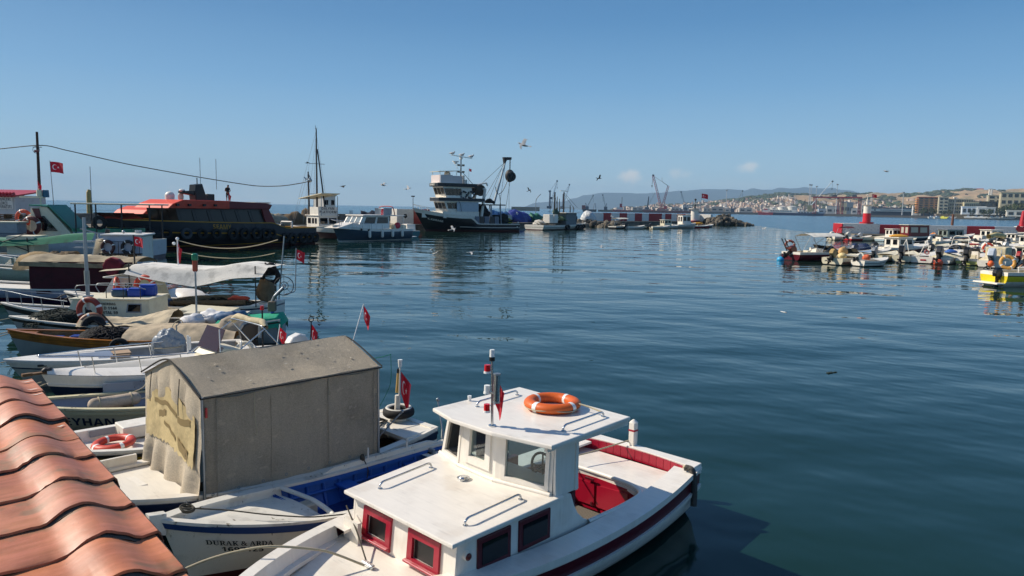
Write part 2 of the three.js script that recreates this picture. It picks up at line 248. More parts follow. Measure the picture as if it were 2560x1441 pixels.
  floor(t0, t1, y, inset = .05, camber = 0, n = 24) {   // a level sheet between the inner skins: floor, deck or bulkhead top
    const rows = []; for (let i = 0; i <= n; i++) { const t = mix(t0, t1, i / n), yy = typeof y === 'function' ? y(t) : y, p = this.P(t, this.vAt(t, yy), 1), w = Math.max(.005, p[2] - inset); rows.push(Array.from({ length: 9 }, (_, j) => { const k = j / 4 - 1; return [p[0], yy + camber * (1 - k * k), k * w]; })); }
    return grid(rows, false);
  }
  bulkhead(t, y0, y1, inset = .05, th = .03) { const rows = []; for (let j = 0; j <= 6; j++) { const y = mix(y0, y1, j / 6), p = this.P(t, this.vAt(t, y), 1), w = Math.max(.01, p[2] - inset); rows.push([[t * this.L, y, -w], [t * this.L, y, w]]); } return [grid(rows), grid(rows.map((r) => r.map(([x, y, z]) => [x + th, y, z])))]; }
  text(str, size, tc, d, side, o = {}) { return text(str, size, (x, y) => { const t = clamp(tc + (side < 0 ? -x : x) / this.L), yy = this.y(t) - d + y, p = this.P(t, this.vAt(t, yy), side, .012); return p; }, o); }
  on(t, side, inset = 0, up = 0) { return [t * this.L, this.y(t) + up, side * (this.w(t) - inset)]; }
}
function boat(name, label, stern, bow, o = {}, group, category = 'boat') {
  const dx = bow[0] - stern[0], dz = bow[1] - stern[1]; const h = new Hull({ L: Math.hypot(dx, dz), ...o });
  h.g = thing(name, label, category, [stern[0], 0, stern[1]], Math.atan2(-dz, dx), group); h.bow = bow; h.stern = stern; return h;
}
// paints the hull: list of [part name, material, top, bottom] with top/bottom as heights
function skin(h, list, tr) { for (const [n, m, a, b, off] of list) part(h.g, n, [...h.strip(a, b, off ?? 0), h.transom(h.vAt(0, a(0)), h.vAt(0, b(0)), (off ?? 0) + .001)], m); }
const world = (h, p) => h.g.localToWorld(V(...p)).toArray();
const wp = (h, p) => { h.g.updateMatrixWorld(true); return world(h, p); };

// ---------------------------------------------------------------- gear that many boats carry
function lifebuoy(label, pos, R = .3, rot = [0, 0, 0], hex = '#cf4f1d', group = 'lifebuoys') {
  const o = thing('lifebuoy', label, 'lifebuoy', pos, 0, group); o.rotation.set(...rot); const r = R * .27, m = mat(hex, .5, { map: T.grime, bumpMap: T.rough, bumpScale: .003 });
  part(o, 'ring', [at(new THREE.TorusGeometry(R, r, 14, 40), 0, 0, 0, Math.PI / 2).scale(1, .82, 1)], m);
  for (let k = 0; k < 4; k++) part(o, 'band', [at(new THREE.TorusGeometry(R, r * 1.025, 14, 4, .17), 0, 0, 0, Math.PI / 2, 0, 0).scale(1, .83, 1).rotateY(k * Math.PI / 2 + .5)], M.lens);
  const rp = []; for (let k = 0; k <= 48; k++) { const a = k / 48 * TAU, q = Math.abs(Math.sin(a * 2 - 1)), rr = R + r * (.78 + .35 * q); rp.push([Math.cos(a) * rr, -r * .25 * q, Math.sin(a) * rr]); }
  part(o, 'grab_line', [tube(rp, r * .09, 4, 96)], M.rope); return o;
}
function tyreGeo(R, r) { return lathe([[R - r * .95, -r * .55], [R - r * .55, -r * .9], [R + r * .35, -r * .95], [R + r * .85, -r * .55], [R + r * .95, 0], [R + r * .85, r * .55], [R + r * .35, r * .95], [R - r * .55, r * .9], [R - r * .95, r * .55], [R - r * .7, 0], [R - r * .95, -r * .55]], 0, 0, 0, 28); }
function outboard(parent, x, y, z, s = 1, o = {}) {   // hangs aft of the transom at x; tilt turns the leg up
  const g = new THREE.Group(); g.name = 'outboard_motor'; g.position.set(x, y, z); g.rotation.z = -(o.tilt ?? 0); g.scale.setScalar(s); parent.add(g);
  const cm = o.m ?? paint('#15171a', .3), lm = o.leg ?? M.black;
  part(g, 'cowling', [sidePrism([[-.42, .12], [-.46, .3], [-.4, .5], [-.26, .58], [-.06, .56], [.06, .46], [.08, .2], [.02, .1]].map(([a, b]) => [a, b]), -.15, .15, .045)], cm);
  part(g, 'leg', [sidePrism([[-.3, .12], [-.06, .12], [-.1, -.25], [-.12, -.55], [-.3, -.55], [-.28, -.2]], -.06, .06, .015), box(.46, .02, .2, -.26, -.42, 0), lathe([[.001, -.16], [.045, -.1], [.055, .1], [.001, .22]], 0, 0, 0, 10).rotateZ(-Math.PI / 2).translate(-.22, -.58, 0), sidePrism([[-.26, -.62], [-.12, -.62], [-.2, -.78], [-.27, -.78]], -.01, .01)], lm);
  part(g, 'bracket', [box(.1, .3, .2, .03, .02, 0), box(.12, .06, .24, -.03, .16, 0)], M.dgrey);
  part(g, 'propeller', [0, 1, 2].map((k) => at(new THREE.SphereGeometry(.1, 8, 6).scale(.14, 1, .55).translate(0, .11, 0), -.42, -.58, 0, k * TAU / 3)), lm);
  if (o.tiller) part(g, 'tiller', [cyl([.05, .2, 0], [.55, .3, .05], .025, .02)], M.black);
  return g;
}
function navLight(parent, x, y, z, h, m, r = .02) { part(parent, 'light_post', [cyl([x, y, z], [x, y + h, z], r * .8, r * .6, 8)], M.steel); part(parent, 'lamp', [cyl([x, y + h, z], [x, y + h + .07, z], r * 2, r * 2.2, 10), cyl([x, y + h + .07, z], [x, y + h + .09, z], r * 1.6, r * .8, 10)], m); }
function handrail(parent, pts, r = .014, m = M.steel, name = 'handrail') { return part(parent, name, [tube(pts, r, 6, pts.length * 6)], m); }
function grabRail(parent, a, b, h, r = .014) { const d = [0, 1, 2].map((k) => b[k] - a[k]), at_ = (t, up) => [a[0] + d[0] * t, a[1] + d[1] * t + up, a[2] + d[2] * t]; const L = Math.hypot(...d), e = .09 / L; part(parent, 'grab_rail', [tube([at_(0, 0), at_(0, h * .6), at_(e * .6, h), at_(e * 2, h), at_(.5, h), at_(1 - e * 2, h), at_(1 - e * .6, h), at_(1, h * .6), at_(1, 0)], r, 7, 60), cyl(at_(0, 0), at_(0, .008), .03, .03, 10), cyl(at_(1, 0), at_(1, .008), .03, .03, 10)], M.steel); }
function drape(x0, x1, z0, z1, y, n = 20, m = 14) { const rows = []; for (let i = 0; i <= n; i++) rows.push(Array.from({ length: m + 1 }, (_, j) => { const u = i / n, v = j / m; return [mix(x0, x1, u), y(u, v), mix(z0, z1, v)]; })); return grid(rows); }
function mooring(name, label, pts, r = .012, m = M.rope) { const o = tag(part(scene, numbered(name), [tube(pts, r, 5, pts.length * 8)], m), label, 'rope', 'mooring ropes'); return o; }
function netPile(parent, rx, ry, rz, x, y, z, m, n = 70, s = 1) { let q = s * 977; const r = () => { q = (Math.imul(q, 1664525) + 1013904223) >>> 0; return q / 4294967296; }, gs = []; for (let i = 0; i < n; i++) { const a = r() * TAU, b = r() * .5 * Math.PI, pts = []; let u = a, v = b; for (let k = 0; k < 6; k++) { const d = 1.0 + .12 * r(); pts.push([x + Math.cos(u) * Math.cos(v) * rx * d, y + Math.sin(v) * ry * d, z + Math.sin(u) * Math.cos(v) * rz * d]); u += (r() - .5) * .9; v = clamp(v + (r() - .5) * .6, 0, 1.5); } gs.push(tube(pts, .012 + .012 * r(), 3, 14)); } const o = part(parent, 'net_strands', gs, m); o.userData.kind = 'stuff'; return o; }
function blob(r, x, y, z, sx, sy, sz, s, amp = .25, n = 18) { const g = new THREE.SphereGeometry(r, n, Math.ceil(n * .7)), p = g.attributes.position; for (let i = 0; i < p.count; i++) { const a = p.getX(i) / r, b = p.getY(i) / r, c = p.getZ(i) / r, k = 1 + amp * (vnoise(a * 2.2 + s * 3.1 + 9, b * 2.2 + c * 2.2 + s + 9, s) - .5) * 2 + amp * .4 * (vnoise(a * 6 + s + 20, b * 6 + c * 5 + 20, s) - .5) * 2; p.setXYZ(i, p.getX(i) * k * sx, Math.max(-.5 * r, p.getY(i) * k) * sy, p.getZ(i) * k * sz); } g.computeVertexNormals(); return g.translate(x, y, z); }
// ---------------------------------------------------------------- water, quay, far land
function waves(n, size, list, seedv) {
  let s = seedv; const r = () => { s = (Math.imul(s, 1664525) + 1013904223) >>> 0; return s / 4294967296; }, W = [];
  for (const [count, l0, l1, steep, dir, spread] of list) for (let i = 0; i < count; i++) {
    const l = l0 * Math.pow(l1 / l0, (i + r()) / count), a = dir + (r() + r() + r() - 1.5) * spread, kx = Math.round(Math.cos(a) * size / l), ky = Math.round(Math.sin(a) * size / l), k = Math.hypot(kx, ky); if (k) W.push([kx, ky, steep * size / (k * TAU) * (.6 + .8 * r()), r() * TAU]);
  }
  const h = new Float32Array(n * n);
  for (const [kx, ky, a, p] of W) { const cx = new Float32Array(n), sx = new Float32Array(n), cy = new Float32Array(n), sy = new Float32Array(n); for (let i = 0; i < n; i++) { const u = i / n * TAU; cx[i] = Math.cos(kx * u + p); sx[i] = Math.sin(kx * u + p); cy[i] = Math.cos(ky * u); sy[i] = Math.sin(ky * u); } for (let j = 0; j < n; j++) { const c = cy[j] * a, d = sy[j] * a, o = j * n; for (let i = 0; i < n; i++) h[o + i] += cx[i] * c - sx[i] * d; } }
  return h;
}
function heightTex(n, size, list, s) { const h = waves(n, size, list, s); let lo = 1e9, hi = -1e9; for (const x of h) { lo = Math.min(lo, x); hi = Math.max(hi, x); } const d = new Float32Array(n * n * 4); for (let i = 0; i < n * n; i++) { const k = (h[i] - lo) / (hi - lo); d[i * 4] = d[i * 4 + 1] = d[i * 4 + 2] = k; d[i * 4 + 3] = 1; } const t = new THREE.DataTexture(d, n, n, THREE.RGBAFormat, THREE.FloatType); t.wrapS = t.wrapT = THREE.RepeatWrapping; t.magFilter = t.minFilter = THREE.LinearFilter; t.repeat.set(1 / size, 1 / size); t.needsUpdate = true; return [t, hi - lo]; }
function normalTex(n, size, list, s) { const h = waves(n, size, list, s), d = new Uint8Array(n * n * 4), e = 2 * size / n; for (let j = 0; j < n; j++) for (let i = 0; i < n; i++) { const dx = (h[j * n + (i + 1) % n] - h[j * n + (i + n - 1) % n]) / e, dy = (h[((j + 1) % n) * n + i] - h[((j + n - 1) % n) * n + i]) / e, k = (j * n + i) * 4, l = Math.hypot(dx, dy, 1); d[k] = (-dx / l * .5 + .5) * 255; d[k + 1] = (-dy / l * .5 + .5) * 255; d[k + 2] = (1 / l * .5 + .5) * 255; d[k + 3] = 255; } const t = new THREE.DataTexture(d, n, n); t.wrapS = t.wrapT = THREE.RepeatWrapping; t.magFilter = t.minFilter = THREE.LinearFilter; t.repeat.set(1 / size, 1 / size); t.needsUpdate = true; return t; }
function sheet(pts, y) { const g = new THREE.ShapeGeometry(new THREE.Shape(pts.map(([x, z]) => new THREE.Vector2(x, -z)))).rotateX(-Math.PI / 2).translate(0, y, 0), p = g.attributes.position, uv = new Float32Array(p.count * 2); for (let i = 0; i < p.count; i++) uv.set([p.getX(i), -p.getZ(i)], i * 2); g.setAttribute('uv', new THREE.BufferAttribute(uv, 2)); return g; }
{
  const [hb, hs] = heightTex(1024, 29, [[26, .35, 1.1, .0026, 1.35, 1.1], [16, 1.1, 3.2, .0033, 1.5, .8], [6, 3.5, 8, .0042, 1.8, .6]], 11);
  const water = new THREE.MeshPhysicalMaterial({ color: new THREE.Color().setRGB(.007, .028, .022), roughness: .12, roughnessMap: dataTex(512, (u, v) => .12 + .75 * step(.42, .75, fbm(u * 7, v * 13, 5, 401, 7, 13)), false, 170), ior: 1.333, bumpMap: hb, bumpScale: hs, normalMap: normalTex(1024, 83, [[22, 2.2, 9, .0042, 1.2, .8], [14, .9, 2.2, .0026, 1.6, 1.2]], 23) });
  const w = part(scene, 'harbour_water', sheet([[-95, 12], [-95, -60], [-75, -78], [-12, -200], [20, -232], [64, -274], [86, -252], [78, -205], [73, -150], [73, -139], [200, -150], [200, 12]], 0), water); w.userData = { kind: 'structure' }; w.castShadow = false;
  const [sb, ss] = heightTex(1024, 47, [[30, .6, 2.2, .018, 1.45, 1.0], [18, 2.2, 7, .02, 1.5, .8]], 31);
  const sea = new THREE.MeshPhysicalMaterial({ color: new THREE.Color().setRGB(.009, .062, .105), roughness: .17, ior: 1.333, bumpMap: sb, bumpScale: ss });
  const s = part(scene, 'open_sea', sheet([[-16000, 200], [-16000, -16000], [16000, -16000], [16000, 200]], -.012), sea); s.userData = { kind: 'structure' }; s.castShadow = false;
}
// ---------------------------------------------------------------- the white cabin boat with crimson trim, moored nearest
{
  const h = boat('cabin_boat', 'white wooden cabin boat with crimson window frames and crimson stern trim, nearest to the quay', [2.16, -11.47], [-2.66, -6.39], { B: 2.72, ts: .8, tm: .42, sheer: [.8, .68, 1.0], rake: .45, p: 2.6, draft: .5 }), g = h.g;
  skin(h, [['topside', M.white, h.down(0), h.down(.09)], ['sheer_stripe', M.maroon, h.down(.09), h.down(.27)], ['hull', M.white, h.down(.27), h.lvl(.1)], ['waterline_stripe', M.black, h.lvl(.1), h.lvl(.055)], ['bottom', M.oxred, h.lvl(.055), h.lvl(-.5)]]);
  part(g, 'rub_rail', h.rail(.27, .06, .035), M.white); part(g, 'upper_rail', h.rail(.0, .05, .03), M.white);
  // side decks, bow well, aft deck
  const cap = h.cap(.34, .03, .03, { t0: .04, t1: .74, stern: false }); cap.forEach((c) => part(g, 'side_deck', [c], M.white));
  part(g, 'gunwale', h.cap(.13, .03, .03, { t0: .74, stern: false }), M.white);
  part(g, 'bow_inner_side', h.inside(.735, .985, .66, .12), M.white);
  part(g, 'inner_ledge', [-1, 1].map((s) => { const r = []; for (let i = 0; i <= 24; i++) { const t = mix(.745, .97, i / 24), w = Math.max(.02, h.w(t) - .13), y = h.y(t) - .13; r.push([[t * 7, y, s * w], [t * 7, y, s * Math.max(.01, w - .10)], [t * 7, y - .05, s * Math.max(.01, w - .10)]]); } return flat(grid(r, s > 0)); }), M.white);
  part(g, 'bow_deck', [h.floor(.69, .975, .66, .1)], M.white2);
  part(g, 'stem_head', [rbox(.16, .3, .12, .02, 6.98, .98, 0)], M.white);
  [1].forEach((s) => part(g, 'locker_box', [box(.05, .26, .3, 5.05, .79, s * .78)], M.white2));
  part(g, 'aft_deck', [deckPrism([[.24, -1.0], [1.28, -1.16], [1.28, -.74], [1.2, -.56], [1.16, 0], [1.2, .56], [1.28, .74], [1.28, 1.16], [.24, 1.0]], .6, .66)], M.white);
  part(g, 'transom_deck', [deckPrism([[-.03, -1.08], [.22, -1.1], [.16, -.5], [.13, 0], [.16, .5], [.22, 1.1], [-.03, 1.08]], .68, .845, .008)], M.white);
  for (let k = 0; k < 15; k++) { const z = -.98 + k * .139, z1 = z + .131, x = (q) => .135 + .1 * Math.pow(Math.abs(q), 2.2); part(g, 'stern_plank', [slab([x(z) + .02, .655, z], [x(z1) + .02, .655, z1], [x(z1) + .02, .83, z1], [x(z) + .02, .83, z], .025)], M.crimson); }
  part(g, 'stern_post', [rbox(.11, .42, .11, .015, .02, 1.02, .14), at(new THREE.CylinderGeometry(.02, .078, .05, 4, 1), .02, 1.252, .14, 0, Math.PI / 4, 0)], M.white); part(g, 'stern_post_band', [box(.115, .03, .115, .02, 1.1, .14)], M.crimson);
  // cockpit
  part(g, 'cockpit_floor', [box(1.75, .03, 1.7, 2.15, .12, 0)], mat('#8a8678', .6, { bumpMap: scaled(T.clothB, 9), bumpScale: .01, map: scaled(dataTex(64, (u, v) => { const a = Math.abs(Math.sin(u * TAU * 2) * Math.sin(v * TAU * 2)); return .55 + .45 * a; }, true, .1), .12) }));
  part(g, 'cockpit_side', [box(1.5, .6, .03, 2.02, .4, .92), box(1.5, .56, .03, 2.02, .38, -.98)], M.maroon);
  part(g, 'coaming', [tube([[2.65, .70, -.96], [2.0, .70, -.98], [1.5, .70, -.95], [1.3, .70, -.86], [1.19, .70, -.62], [1.16, .70, 0], [1.19, .70, .62], [1.3, .70, .86], [1.6, .70, .93], [2.4, .72, .95]], .035, 8, 90)], M.white);
  part(g, 'aft_bulkhead', [deckPrism([[1.17, -.95], [1.21, -.62], [1.17, 0], [1.21, .62], [1.17, .95], [1.12, .95], [1.12, -.95]], .1, .62)], M.crimson);
  part(g, 'locker_door', [slab([1.225, .18, .62], [1.2, .18, .03], [1.2, .52, .03], [1.225, .56, .62], .02), slab([1.2, .18, -.02], [1.225, .18, -.6], [1.225, .56, -.6], [1.2, .52, -.02], .02)], M.crimson);
  part(g, 'hatch_latch', [box(.03, .03, .16, 1.23, .6, .1)], M.maroon); part(g, 'door_hasp', [box(.03, .05, .03, 1.23, .22, .05)], M.maroon);
  // fore cabin
  const cw = .93, F = [[4.95, .66, cw + .02], [4.95, .66, -cw - .02], [4.9, 1.17, -cw], [4.9, 1.17, cw]];
  wall(g, 'cabin_front', F, .03, M.white, [[.17, .22, .37, .68], [.63, .22, .83, .68]], { frame: M.crimson, fw: .085, proud: .03, glass: mat('#08090a', .35) });
  for (const z of [.43, -.43]) part(g, 'window_sill', [rbox(.05, .03, .56, .01, 4.995, .735, z)], M.crimson);
  part(g, 'cabin_side', [sidePrism([[4.95, .62], [4.9, 1.17], [3.3, 1.19], [3.28, 1.7], [3.0, 1.78], [2.9, 1.35], [2.84, 1.1], [2.74, .9], [2.6, .74], [2.55, .62]].slice(0, 3).concat([[3.1, 1.2], [3.0, 1.17], [2.93, 1.0], [2.85, .87], [2.72, .76], [2.6, .70], [2.55, .62]]), -cw - .015, -cw + .02, .004)], M.white);
  part(g, 'cabin_side', [sidePrism([[4.95, .62], [4.9, 1.17], [3.1, 1.2], [2.93, 1.0], [2.72, .76], [2.55, .62]], cw - .02, cw + .015, .004)], M.white);
  for (const [a, b] of [[4.09, 4.62], [3.4, 3.96]]) { const w = part(g, 'side_window', [rbox(b - a, .38, .03, .05, (a + b) / 2, .93, -cw - .022)], M.maroon); part(w, 'pane', [box(b - a - .13, .25, .012, (a + b) / 2, .93, -cw - .037)], M.dark); }
  part(g, 'cabin_roof', [deckPrism([[5.02, -1.0], [5.0, 1.0], [3.25, 1.24], [3.2, -.98]], 1.165, 1.215, .012)], M.white);
  part(g, 'side_lamp', [cyl([4.78, 1.0, -cw - .012], [4.78, 1.0, -cw - .06], .055, .05, 14)], M.white); part(g, 'side_lamp_lens', [ball(.042, 4.78, .99, -cw - .06, 1, 1, .5)], mat('#5a1410', .2));
  part(g, 'vent_cap', [cyl([3.72, 1.215, .25], [3.72, 1.245, .25], .075, .085, 20), cyl([3.72, 1.245, .25], [3.72, 1.262, .25], .07, .05, 20)], M.steel);
  grabRail(g, [4.67, 1.215, .74], [3.75, 1.215, .86], .075); grabRail(g, [4.62, 1.215, -.76], [3.66, 1.215, -.7], .075);
  // wheelhouse
  const b = [[3.26, 1.22], [3.42, .66], [3.46, -.06], [3.3, -.88]], tp = [[3.28, 1.02], [3.44, .56], [3.47, -.1], [3.31, -.92]], y0 = 1.2, y1 = 1.93, q = (i) => [[b[i][0], y0, b[i][1]], [b[i + 1][0], y0, b[i + 1][1]], [tp[i + 1][0], y1, tp[i + 1][1]], [tp[i][0], y1, tp[i][1]]];
  wall(g, 'front_panel', q(0), .04, M.white, [[.16, .14, .88, .86]], { fw: .05, proud: .012, glass: M.dark });
  wall(g, 'front_panel', q(1), .04, M.white, [[.27, .3, .73, .82]], { fw: .1, proud: .025 });
  wall(g, 'front_panel', q(2), .04, M.white, [[.18, .16, .88, .88]], { fw: .055, proud: .018 });
  part(g, 'sill_moulding', [0, 1, 2].map((i) => cyl([b[i][0] + .02, y0 + .03, b[i][1]], [b[i + 1][0] + .02, y0 + .03, b[i + 1][1]], .03, .03, 6)), M.white);
  part(g, 'wheelhouse_side', [sidePrism([[3.28, 1.2], [3.3, 1.93], [2.88, 1.93], [2.86, 1.5], [2.84, 1.2]], -.935, -.89, .006)], M.white); part(g, 'wheelhouse_side', [sidePrism([[3.22, 1.2], [3.26, 1.93], [2.6, 1.93], [2.7, 1.2]], .98, 1.02, .006)], M.white);
  part(g, 'side_trim', [box(.05, .72, .03, 2.9, 1.56, -.94)], M.white);
  part(g, 'door_post', [box(.07, 1.75, .07, 2.88, .95, -.86)], M.maroon); part(g, 'door_leaf', [box(.05, 1.6, .5, 2.84, .9, .66)], M.maroon);
  part(g, 'wheelhouse_roof', [deckPrism([[1.98, -1.08], [3.62, -1.13], [3.76, -.3], [3.75, .45], [3.6, .98], [1.9, .98]], 1.93, 1.985, .014)], M.white);
  part(g, 'roof_edge_beam', [box(1.6, .07, .05, 2.78, 1.90, -1.03, 0, -.02, 0), box(.05, .07, 2.0, 1.98, 1.90, -.05), box(1.5, .07, .05, 2.7, 1.9, .96)], M.white);
  part(g, 'dashboard', [box(.35, .05, 1.5, 3.02, 1.2, -.1), box(.3, .5, 1.4, 3.05, .95, -.1)], M.white2); part(g, 'steering_wheel', [torus(.19, .018, 2.86, 1.32, -.35, 0, Math.PI / 2, 0), cyl([2.86, 1.32, -.35], [3.0, 1.3, -.35], .02, .02), cyl([2.86, 1.13, -.35], [2.86, 1.51, -.35], .012), cyl([2.86, 1.32, -.54], [2.86, 1.32, -.16], .012)], M.black); part(g, 'seat_back', [box(.5, .35, .08, 2.6, .95, .6)], M.maroon);
  grabRail(g, [3.1, 1.985, -.88], [2.24, 1.985, -.85], .07); grabRail(g, [3.13, 1.985, .62], [2.27, 1.985, .68], .07);
  // light mast
  const mx = 3.6, mz = -.14; part(g, 'light_mast', [cyl([mx, 1.985, mz], [mx + .02, 2.86, mz], .018, .014), cyl([mx, 1.985, mz], [mx, 2.0, mz], .05, .05, 12), box(.03, .02, .16, mx + .02, 2.42, mz - .02), cyl([mx, 2.3, mz - .1], [mx + .02, 2.66, mz - .1], .02, .02)], M.steel);
  part(g, 'masthead_lamp', [cyl([mx + .02, 2.86, mz], [mx + .02, 2.96, mz], .034, .03, 12)], M.lens); part(g, 'lamp_base', [cyl([mx + .02, 2.82, mz], [mx + .02, 2.87, mz], .036, .036, 12)], M.black);
  for (const [y, m] of [[2.68, M.lensR], [2.42, M.lens], [2.18, M.lensR]]) { const l = part(g, 'signal_lamp', [cyl([mx + .03, y, mz + .07], [mx + .03, y + .08, mz + .07], .04, .038, 12)], m); part(l, 'lamp_collar', [cyl([mx + .03, y - .025, mz + .07], [mx + .03, y, mz + .07], .048, .045, 12)], M.lens); }
  part(g, 'radar_reflector', [cyl([mx + .03, 2.33, mz - .1], [mx + .03, 2.66, mz - .1], .042, .042, 14)], mat('#b9c0c2', .12, { metalness: .9 })); part(g, 'reflector_cap', [cyl([mx + .03, 2.66, mz - .1], [mx + .03, 2.68, mz - .1], .046, .046, 14)], M.galv); part(g, 'reflector_base', [cyl([mx + .03, 2.31, mz - .1], [mx + .03, 2.33, mz - .1], .046, .046, 14)], M.galv);
  flagOn(g, mx + .01, 2.66, mz - .02, .42, .3, 2.2, 1, .6);
  part(g, 'aerial_stub', [cyl([3.0, 1.985, .92], [3.0, 2.06, .92], .022, .03, 10)], M.lens);
  const fend = wp(h, [.34, .5, -1.2]); mooring('fender_rope', 'frayed grey rope bundle hung as fender at stern of crimson-trimmed cabin boat', [wp(h, [.36, .86, -1.03]), wp(h, [.34, .84, -1.14]), wp(h, [.33, .6, -1.18]), wp(h, [.34, .3, -1.19])], .05, mat('#4e4b46', .95, { bumpMap: T.rough, bumpScale: .03 }));
  part(g, 'cleat_knot', [blob(.035, .36, .865, -1.03, 1, .8, 1, 3)], M.rope);
  mooring('stern_rope', 'thin tan rope tied from cockpit to stern post of crimson-trimmed boat', [wp(h, [1.6, .84, .62]), wp(h, [.9, .83, .45]), wp(h, [.06, .92, .19])], .012);
  lifebuoy('orange lifebuoy with white bands lying on wheelhouse roof of crimson-trimmed cabin boat', wp(h, [2.42, 2.055, -.12]), .31, [0, .4, 0], '#d9621c');
  mooring('buoy_line', 'thin rope from orange lifebuoy to roof grab rail of crimson-trimmed boat', [wp(h, [2.28, 2.09, -.45]), wp(h, [2.25, 2.07, -.65]), wp(h, [2.26, 2.05, -.85])], .012);
  mooring('bow_rope', 'twisted bow rope of crimson-trimmed boat led over its bulwark to quay', [wp(h, [5.35, .7, .1]), wp(h, [5.7, .9, .36]), wp(h, [6.25, 1.045, .62]), wp(h, [6.8, .95, .95]), wp(h, [7.9, .5, 1.5])], .014);
  mooring('cabin_line', 'doubled thin line from cabin corner to bow cleat of crimson-trimmed boat', [wp(h, [5.0, 1.02, .98]), wp(h, [5.1, .85, .62]), wp(h, [5.3, .69, .12])], .01, M.ropeD);
  part(g, 'bow_cleat', [rbox(.06, .05, .2, .02, 5.3, .69, .1), cyl([5.3, .66, .1], [5.3, .7, .1], .03)], M.steel);
}
// ---------------------------------------------------------------- white rowing boat with blue inside
{
  const h = boat('rowing_boat', 'white wooden rowing boat with bright blue interior and navy rub rail', [-.455, -12.1], [-4.1, -8.1], { B: 1.66, ts: .7, tm: .4, sheer: [.62, .54, .98], rake: .38, p: 2.8, q: .85, fine: 1.4, draft: .4 }), g = h.g, L = h.L, bi = paint('#1f5cb4', .5);
  skin(h, [['topside', M.offwhite, h.down(0), h.lvl(.16)], ['bottom', M.oxred, h.lvl(.16), h.lvl(-.4)]]);
  part(g, 'rub_rail', h.rail(.0, .09, .035), paint('#16386f', .45)); part(g, 'gunwale', h.cap(.13, .035, .03), M.offwhite);
  h.inside(.03, .66, .12, .07).forEach((q) => part(g, 'inner_hull', [q], bi)); part(g, 'floor', [h.floor(.03, .7, .13, .06)], paint('#12397d', .6)); part(g, 'fore_deck', [h.floor(.645, .93, (t) => h.y(t) - .1, .1, .05)], M.offwhite);
  part(g, 'fore_bulkhead', h.bulkhead(.66, .13, h.y(.66) - .06, .09), bi); part(g, 'bow_inner_side', h.inside(.64, .97, .5, .11), M.offwhite);
  part(g, 'deck_edge', [tube([[.64 * L, h.y(.64) + .01, -.66], [.625 * L, h.y(.63) - .01, -.35], [.62 * L, h.y(.62), 0], [.625 * L, h.y(.63) - .01, .35], [.64 * L, h.y(.64) + .01, .66]], .035, 6, 40)], M.offwhite);
  for (let k = 0; k < 11; k++) for (const s of [-1, 1]) { const t = .07 + k * .054, pts = [.02, .35, .7].map((v) => { const p = h.P(t, v * h.vAt(t, .14) / .7, s); return [p[0], p[1] - .01, p[2] - s * .085]; }); part(g, 'rib', [tube(pts, .03, 4, 8)], bi); }
  [-1, 1].forEach((s) => part(g, 'stringer', [tube([.06, .2, .35, .5, .64].map((t) => { const p = h.P(t, h.vAt(t, h.y(t) - .2), s); return [p[0], p[1], p[2] - s * .1]; }), .024, 5, 40)], bi));
  h.cap(.05, .05, -.13, { t0: .05, t1: .64, up: -.06 }).forEach((q) => part(g, 'inwale', [q], bi));
  for (const t of [.2, .44]) part(g, 'thwart', [box(.26, .035, h.w(t) * 2 - .16, t * L, .4, 0)], bi); part(g, 'engine_box', [rbox(.9, .34, .5, .02, .31 * L, .33, 0)], bi);
  part(g, 'stem_head', [sidePrism([[L - .05, .8], [L + .1, .86], [L + .12, 1.08], [L - .06, 1.05]], -.06, .06, .01)], M.offwhite); part(g, 'stern_sheets', [h.floor(.02, .16, .5, .08)], M.offwhite);
  part(g, 'raised_washboard', [1].map((s) => { const r = []; for (let i = 0; i <= 20; i++) { const t = mix(.08, .5, i / 20), w = h.w(t), y = h.y(t) + .035, u = Math.min(1, i / 2, (20 - i) / 2) * .07; r.push([[t * L, y, s * (w + .01)], [t * L, y + u, s * (w + .01)], [t * L, y + u, s * (w - .05)], [t * L, y, s * (w - .05)]]); } return flat(grid(r, true)); }), M.offwhite);
  for (const t of [.34, .2, .07]) part(g, 'thole_pin', [cyl(h.on(t, 1, .03, .08), h.on(t, 1, .03, .27), .02, .014)], M.offwhite);
  part(g, 'switch_panel', [rbox(.05, .18, .26, .01, .13 * L, .5, h.w(.13) - .12)], M.galv); for (const z of [-.06, 0, .06]) part(g, 'switch', [box(.03, .05, .04, .13 * L + .03, .5, h.w(.13) - .12 + z)], M.black);
  part(g, 'boat_hook', [cyl([.1 * L, .3, .3], [.0 * L + .35, 1.32, .78], .016, .014)], M.galv); part(g, 'hook_end', [ball(.035, .35, 1.33, .78)], M.galv);
  part(g, 'fuel_can', [rbox(.3, .26, .22, .04, .6 * L, .3, .38)], mat('#b7b3a2', .5));
  part(g, 'name_lettering', [h.text('DURAK & ARDA', .066, .865, .27, -1, { serif: true })], M.black); part(g, 'registration_number', [h.text('1697125', .066, .862, .36, -1, { stretch: 1.35 })], M.black);
  part(g, 'towing_ring', [torus(.03, .008, L - .02, .95, 0, 0, 0, 0, 12)], M.iron);
  part(g, 'rope_coil', [torus(.07, .014, L - .35, 1.0, .02, 1.4), torus(.06, .014, L - .34, 1.02, .03, 1.6, .3), torus(.075, .012, L - .33, 1.03, .01, 1.3, .1)], M.ropeD);
  part(g, 'oar_lashing', [blob(.04, .36 * L, .66, h.w(.36) - .03, 1, 1.6, 1, 7), tube([[.36 * L, .66, h.w(.36) - .06], [.355 * L, .5, h.w(.36) - .14], [.36 * L, .36, h.w(.36) - .15]], .009)], M.ropeD);
